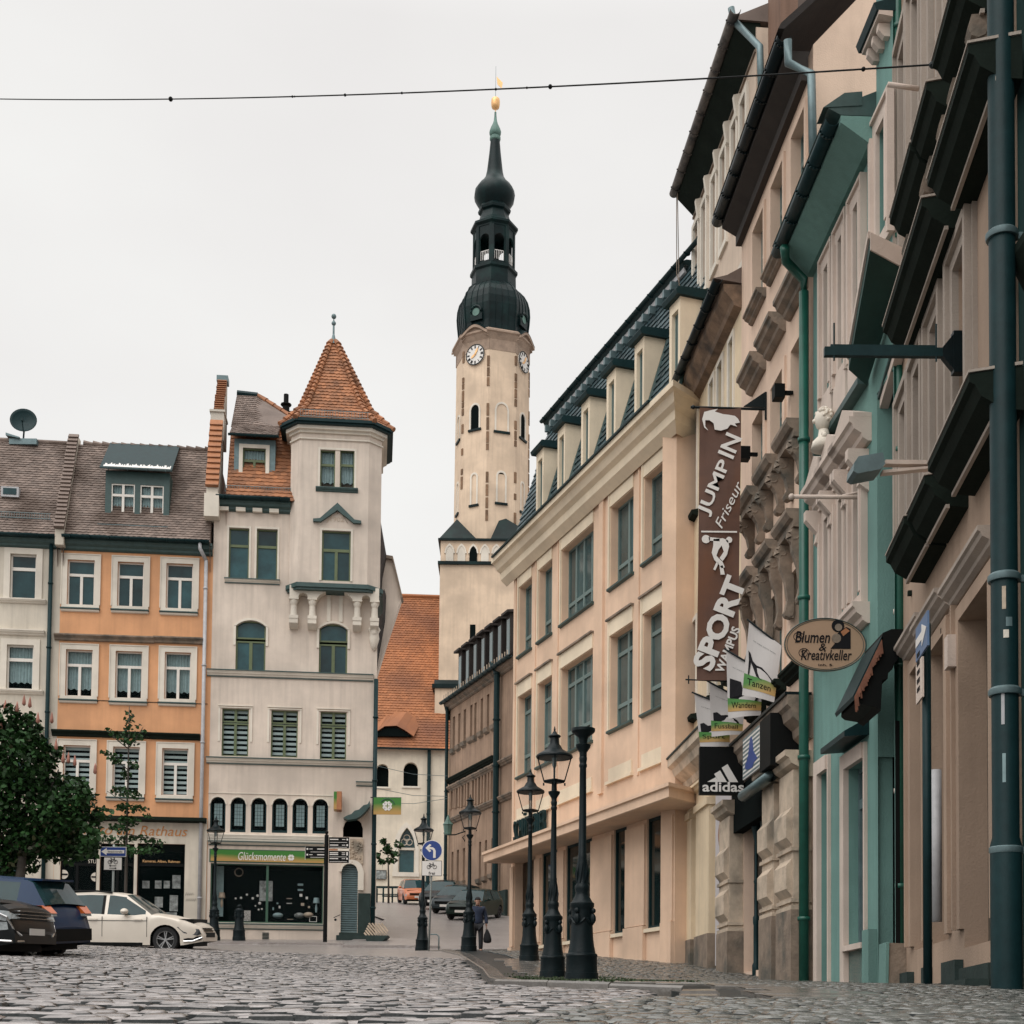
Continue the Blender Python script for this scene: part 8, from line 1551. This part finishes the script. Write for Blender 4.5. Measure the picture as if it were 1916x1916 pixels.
bt('JUMP', 1337, 911, 112, 30, 67, .02); bt('IN', 1365, 829, 44, 32, 67, .02); bt('Friseur', 1363, 943, 96, 17, 65, .0, .3)
bt('SPORT', 1346, 1171, 186, 42, 69, .045); bt('WAMPUS', 1362, 1222, 92, 17, 69, .03)
mb = MB(); mb.box(X(1311), X(1379), -.035, -.03, Z(997), Z(994)); add('divider_line', mb, m_text_w, bn)
def sil(pts, nm='silhouette', mat=m_text_w, par=bn, y=-.035): mb = MB(); mb.prism([(X(a), Z(c)) for a, c in pts], y, y+.005); return add(nm, mb, mat, par)
sil([(1312, 778), (1316, 764), (1330, 760), (1342, 758), (1336, 763), (1352, 768), (1362, 769), (1374, 771), (1380, 776), (1384, 784), (1374, 786), (1379, 792), (1366, 788), (1360, 796), (1348, 800), (1336, 798), (1334, 786), (1326, 780), (1318, 780), (1318, 792), (1324, 800), (1316, 794)], 'hair_silhouette')
for q in ([(1334, 1010), (1352, 1008), (1362, 1012), (1364, 1024), (1360, 1040), (1352, 1052), (1346, 1046), (1354, 1034), (1350, 1022), (1344, 1030), (1340, 1042), (1352, 1054), (1356, 1064), (1350, 1066), (1344, 1058), (1336, 1050), (1331, 1036), (1334, 1022)], [(1325, 1006), (1346, 1008), (1346, 1014), (1326, 1013)], [(1352, 1060), (1356, 1078), (1348, 1078), (1346, 1062)], [(1344, 1056), (1338, 1070), (1334, 1068), (1340, 1054)]): sil(q, 'athlete_silhouette')
for cx_, cy_, r_ in ((1320, 1010, 8), (1364, 1011, 6)): mb = MB(); mb.lathe([(r_*s_, -.035), (r_*s_, -.03)], (X(cx_), 0, Z(cy_)), 14, axis='y'); add('athlete_silhouette', mb, m_text_w, bn)
# four shoe flags
m_cl = M('pale_grey_cloth', (.50, .475, .46), .8, .06, 2, .05, 12); mgr = mg
def flag(label, word, quad, Y, shoe, face=None):
    P = pt(*quad[0], Y); r0 = root('shoe_flag', label, 'flag', P, 0, 'shoe flags'); q = [pt(x, y_, Y-(.25 if i in (1, 2) else 0))-P for i, (x, y_) in enumerate(quad)]   # TL TR BR BL
    def m_(a, c, dy=0): p = (q[0]*(1-a)+q[1]*a)*(1-c)+(q[3]*(1-a)+q[2]*a)*c; return Vector((p.x, p.y+.03*math.sin(a*5+c*2)+dy, p.z))
    mb = MB(); n = 10
    for i in range(n):
        for j in range(n): mb.face([m_(i/n, j/n), m_((i+1)/n, j/n), m_((i+1)/n, (j+1)/n), m_(i/n, (j+1)/n)])
    fl = add('cloth', mb, m_cl, r0, True); mb = MB()
    for i in range(n): mb.face([m_(i/n, .70, -.006), m_((i+1)/n, .70, -.006), m_((i+1)/n, .90, -.006), m_(i/n, .90, -.006)])
    add('green_band', mb, mgr, fl)
    o = text(word, 1, 1, fl, (0, 0, 0), m_text_k, rot=(0, 0, 0)); 
    for v in o.data.vertices: a, c = v.co.x*.72+.47, .80-v.co.y*.10; v.co = m_(a, c, -.012)
    o = text('we make sports better', 1, 1, fl, (0, 0, 0), m_sill, rot=(0, 0, 0))
    for v in o.data.vertices: a, c = v.co.x*.7+.52, .21-v.co.y*.022; v.co = m_(a, c, -.012)
    mb = MB(); mb.face([m_(a, c, -.012) for a, c in shoe]); add('shoe_print', mb, m_text_k, fl)
    mb = MB(); d = (q[1]-q[0]).normalized(); mb.tube([q[0]-d*.05, q[1]+d*.45], .018, 6); add('flag_pole', mb, m_iron, r0)
heel = [(.06, .38), (.13, .40), (.22, .49), (.34, .53), (.5, .53), (.66, .58), (.9, .67), (.9, .70), (.5, .72), (.36, .69), (.27, .60), (.17, .52), (.15, .70), (.11, .70), (.10, .50)]
boot = [(.08, .40), (.40, .40), (.44, .50), (.62, .56), (.84, .58), (.9, .64), (.86, .70), (.06, .70)]; low_ = [(.08, .55), (.2, .52), (.32, .57), (.5, .54), (.8, .62), (.88, .70), (.08, .70)]
flag('flag with sports shoe and the word Sport, lowest of the four', 'Sport', [(1299, 1297), (1363, 1322), (1366, 1396), (1311, 1399)], 26.6, low_)
flag('flag with football boot and the word Fussball, third from the top', 'Fussball', [(1327, 1276), (1394, 1312), (1389, 1374), (1332, 1378)], 26.0, low_)
flag('flag with hiking boot and the word Wandern, second from the top', 'Wandern', [(1359, 1216), (1426, 1256), (1424, 1338), (1363, 1344)], 25.0, boot)
flag('flag with high heeled shoe and the word Tanzen, topmost of the four', 'Tanzen', [(1402, 1162), (1462, 1209), (1449, 1314), (1389, 1300)], 24.3, heel)
# black sports sign box
Y = 26.2; s_ = Y/F; P = pt(1349, 1443, Y); r0 = root('sports_sign_box', 'black square sign box with three white bars and brand lettering', 'sign', P)
X = lambda px: (px-1349)*s_; Z = lambda py: -(py-1443)*s_
mb = MB(); mb.box(X(1308), X(1391), -.08, .08, Z(1488), Z(1398)); o = add('box', mb, m_black, r0)
mb = MB()
for a in ([(1322, 1465), (1338, 1456), (1344, 1465)], [(1335, 1450), (1346, 1443), (1359, 1465), (1344, 1465)], [(1349, 1438), (1360, 1431), (1380, 1465), (1364, 1465)]): mb.prism([(X(x), Z(y_)) for x, y_ in a], -.086, -.081)
add('three_bars', mb, m_text_w, o); text('adidas', 78*s_, 19*s_, o, (X(1352), -.082, Z(1474)), m_text_w, off=.02); mb = MB(); mb.tube([(X(1391), 0, Z(1430)), (X(1425), .3, Z(1430))], .025, 6); add('arm', mb, m_iron, r0)
us_, z0_ = pk.uz(1390, 1460, .55); ue_ = pk.u(1421, 1440, .55); z1_ = pk.z(1390, 1386, .55); r0 = root('striped_sign', 'striped grey white sign board with dark printed bird shape', 'sign', pk.pnt(us_, -.55, z0_), pk.ang)
mb = MB(); W_ = ue_-us_; H_ = z1_-z0_; mb.box(0, W_, 0, .03, 0, H_); o = add('board', mb, m_text_w, r0); mb = MB(); k = .02
while k < H_: mb.box(0, W_, -.004, 0, k, k+.035); k += .075
add('stripes', mb, m_zinc, o); mb = MB(); mb.prism([(W_*a, H_*c) for a, c in ((.15, .3), (.35, .5), (.45, .85), (.52, .92), (.6, .8), (.66, .5), (.9, .25), (.7, .22), (.6, .12), (.4, .15), (.2, .2))], -.009, -.004); add('bird_shape', mb, m_blue, o)
mb = MB(); mb.box(W_+.02, W_+.75, .0, .5, -.1, H_+.05); add('dark_sign_case', mb, m_black, r0)
# clover banner
Y = 51.6; s_ = Y/F; P = pt(698, 1508, Y); r0 = root('clover_banner', 'green and brown clover banner on the corner in front of the church wall', 'banner', P)
mb = MB(); mb.box(.02, 53*s_, -.02, .02, -16*s_, 16*s_); o = add('panel', mb, mg, r0); mb = MB(); clover(mb, 27*s_, 0, -.03, .2); add('clover_mark', mb, m_text_w, o); mb = MB(); mb.tube([(27*s_+.27*math.cos(t), -.03, .27*math.sin(t)) for t in np.linspace(.3, 2.6, 10)], .02, 5); add('green_print', mb, m_gframed, o); mb = MB(); mb.tube([(-.1, 0, 16*s_), (53*s_, 0, 16*s_)], .02, 6); add('banner_arm', mb, m_iron, r0)
# thin wires across the side street
r0 = root('street_wires', 'thin wires strung across the side street in front of the church', 'cable', pt(700, 1470, 60))
for a, c in (((700, 1432), (838, 1452)), ((700, 1474), (838, 1490)), ((702, 1502), (838, 1494))): q0, q1 = pt(*a, 60), pt(*c, 68); mb = MB(); m_ = q0.lerp(q1, .5)-Vector((0, 0, .15)); mb.tube([q0-r0.location, m_-r0.location, q1-r0.location], .012, 4); add('wire', mb, m_zinc, r0)
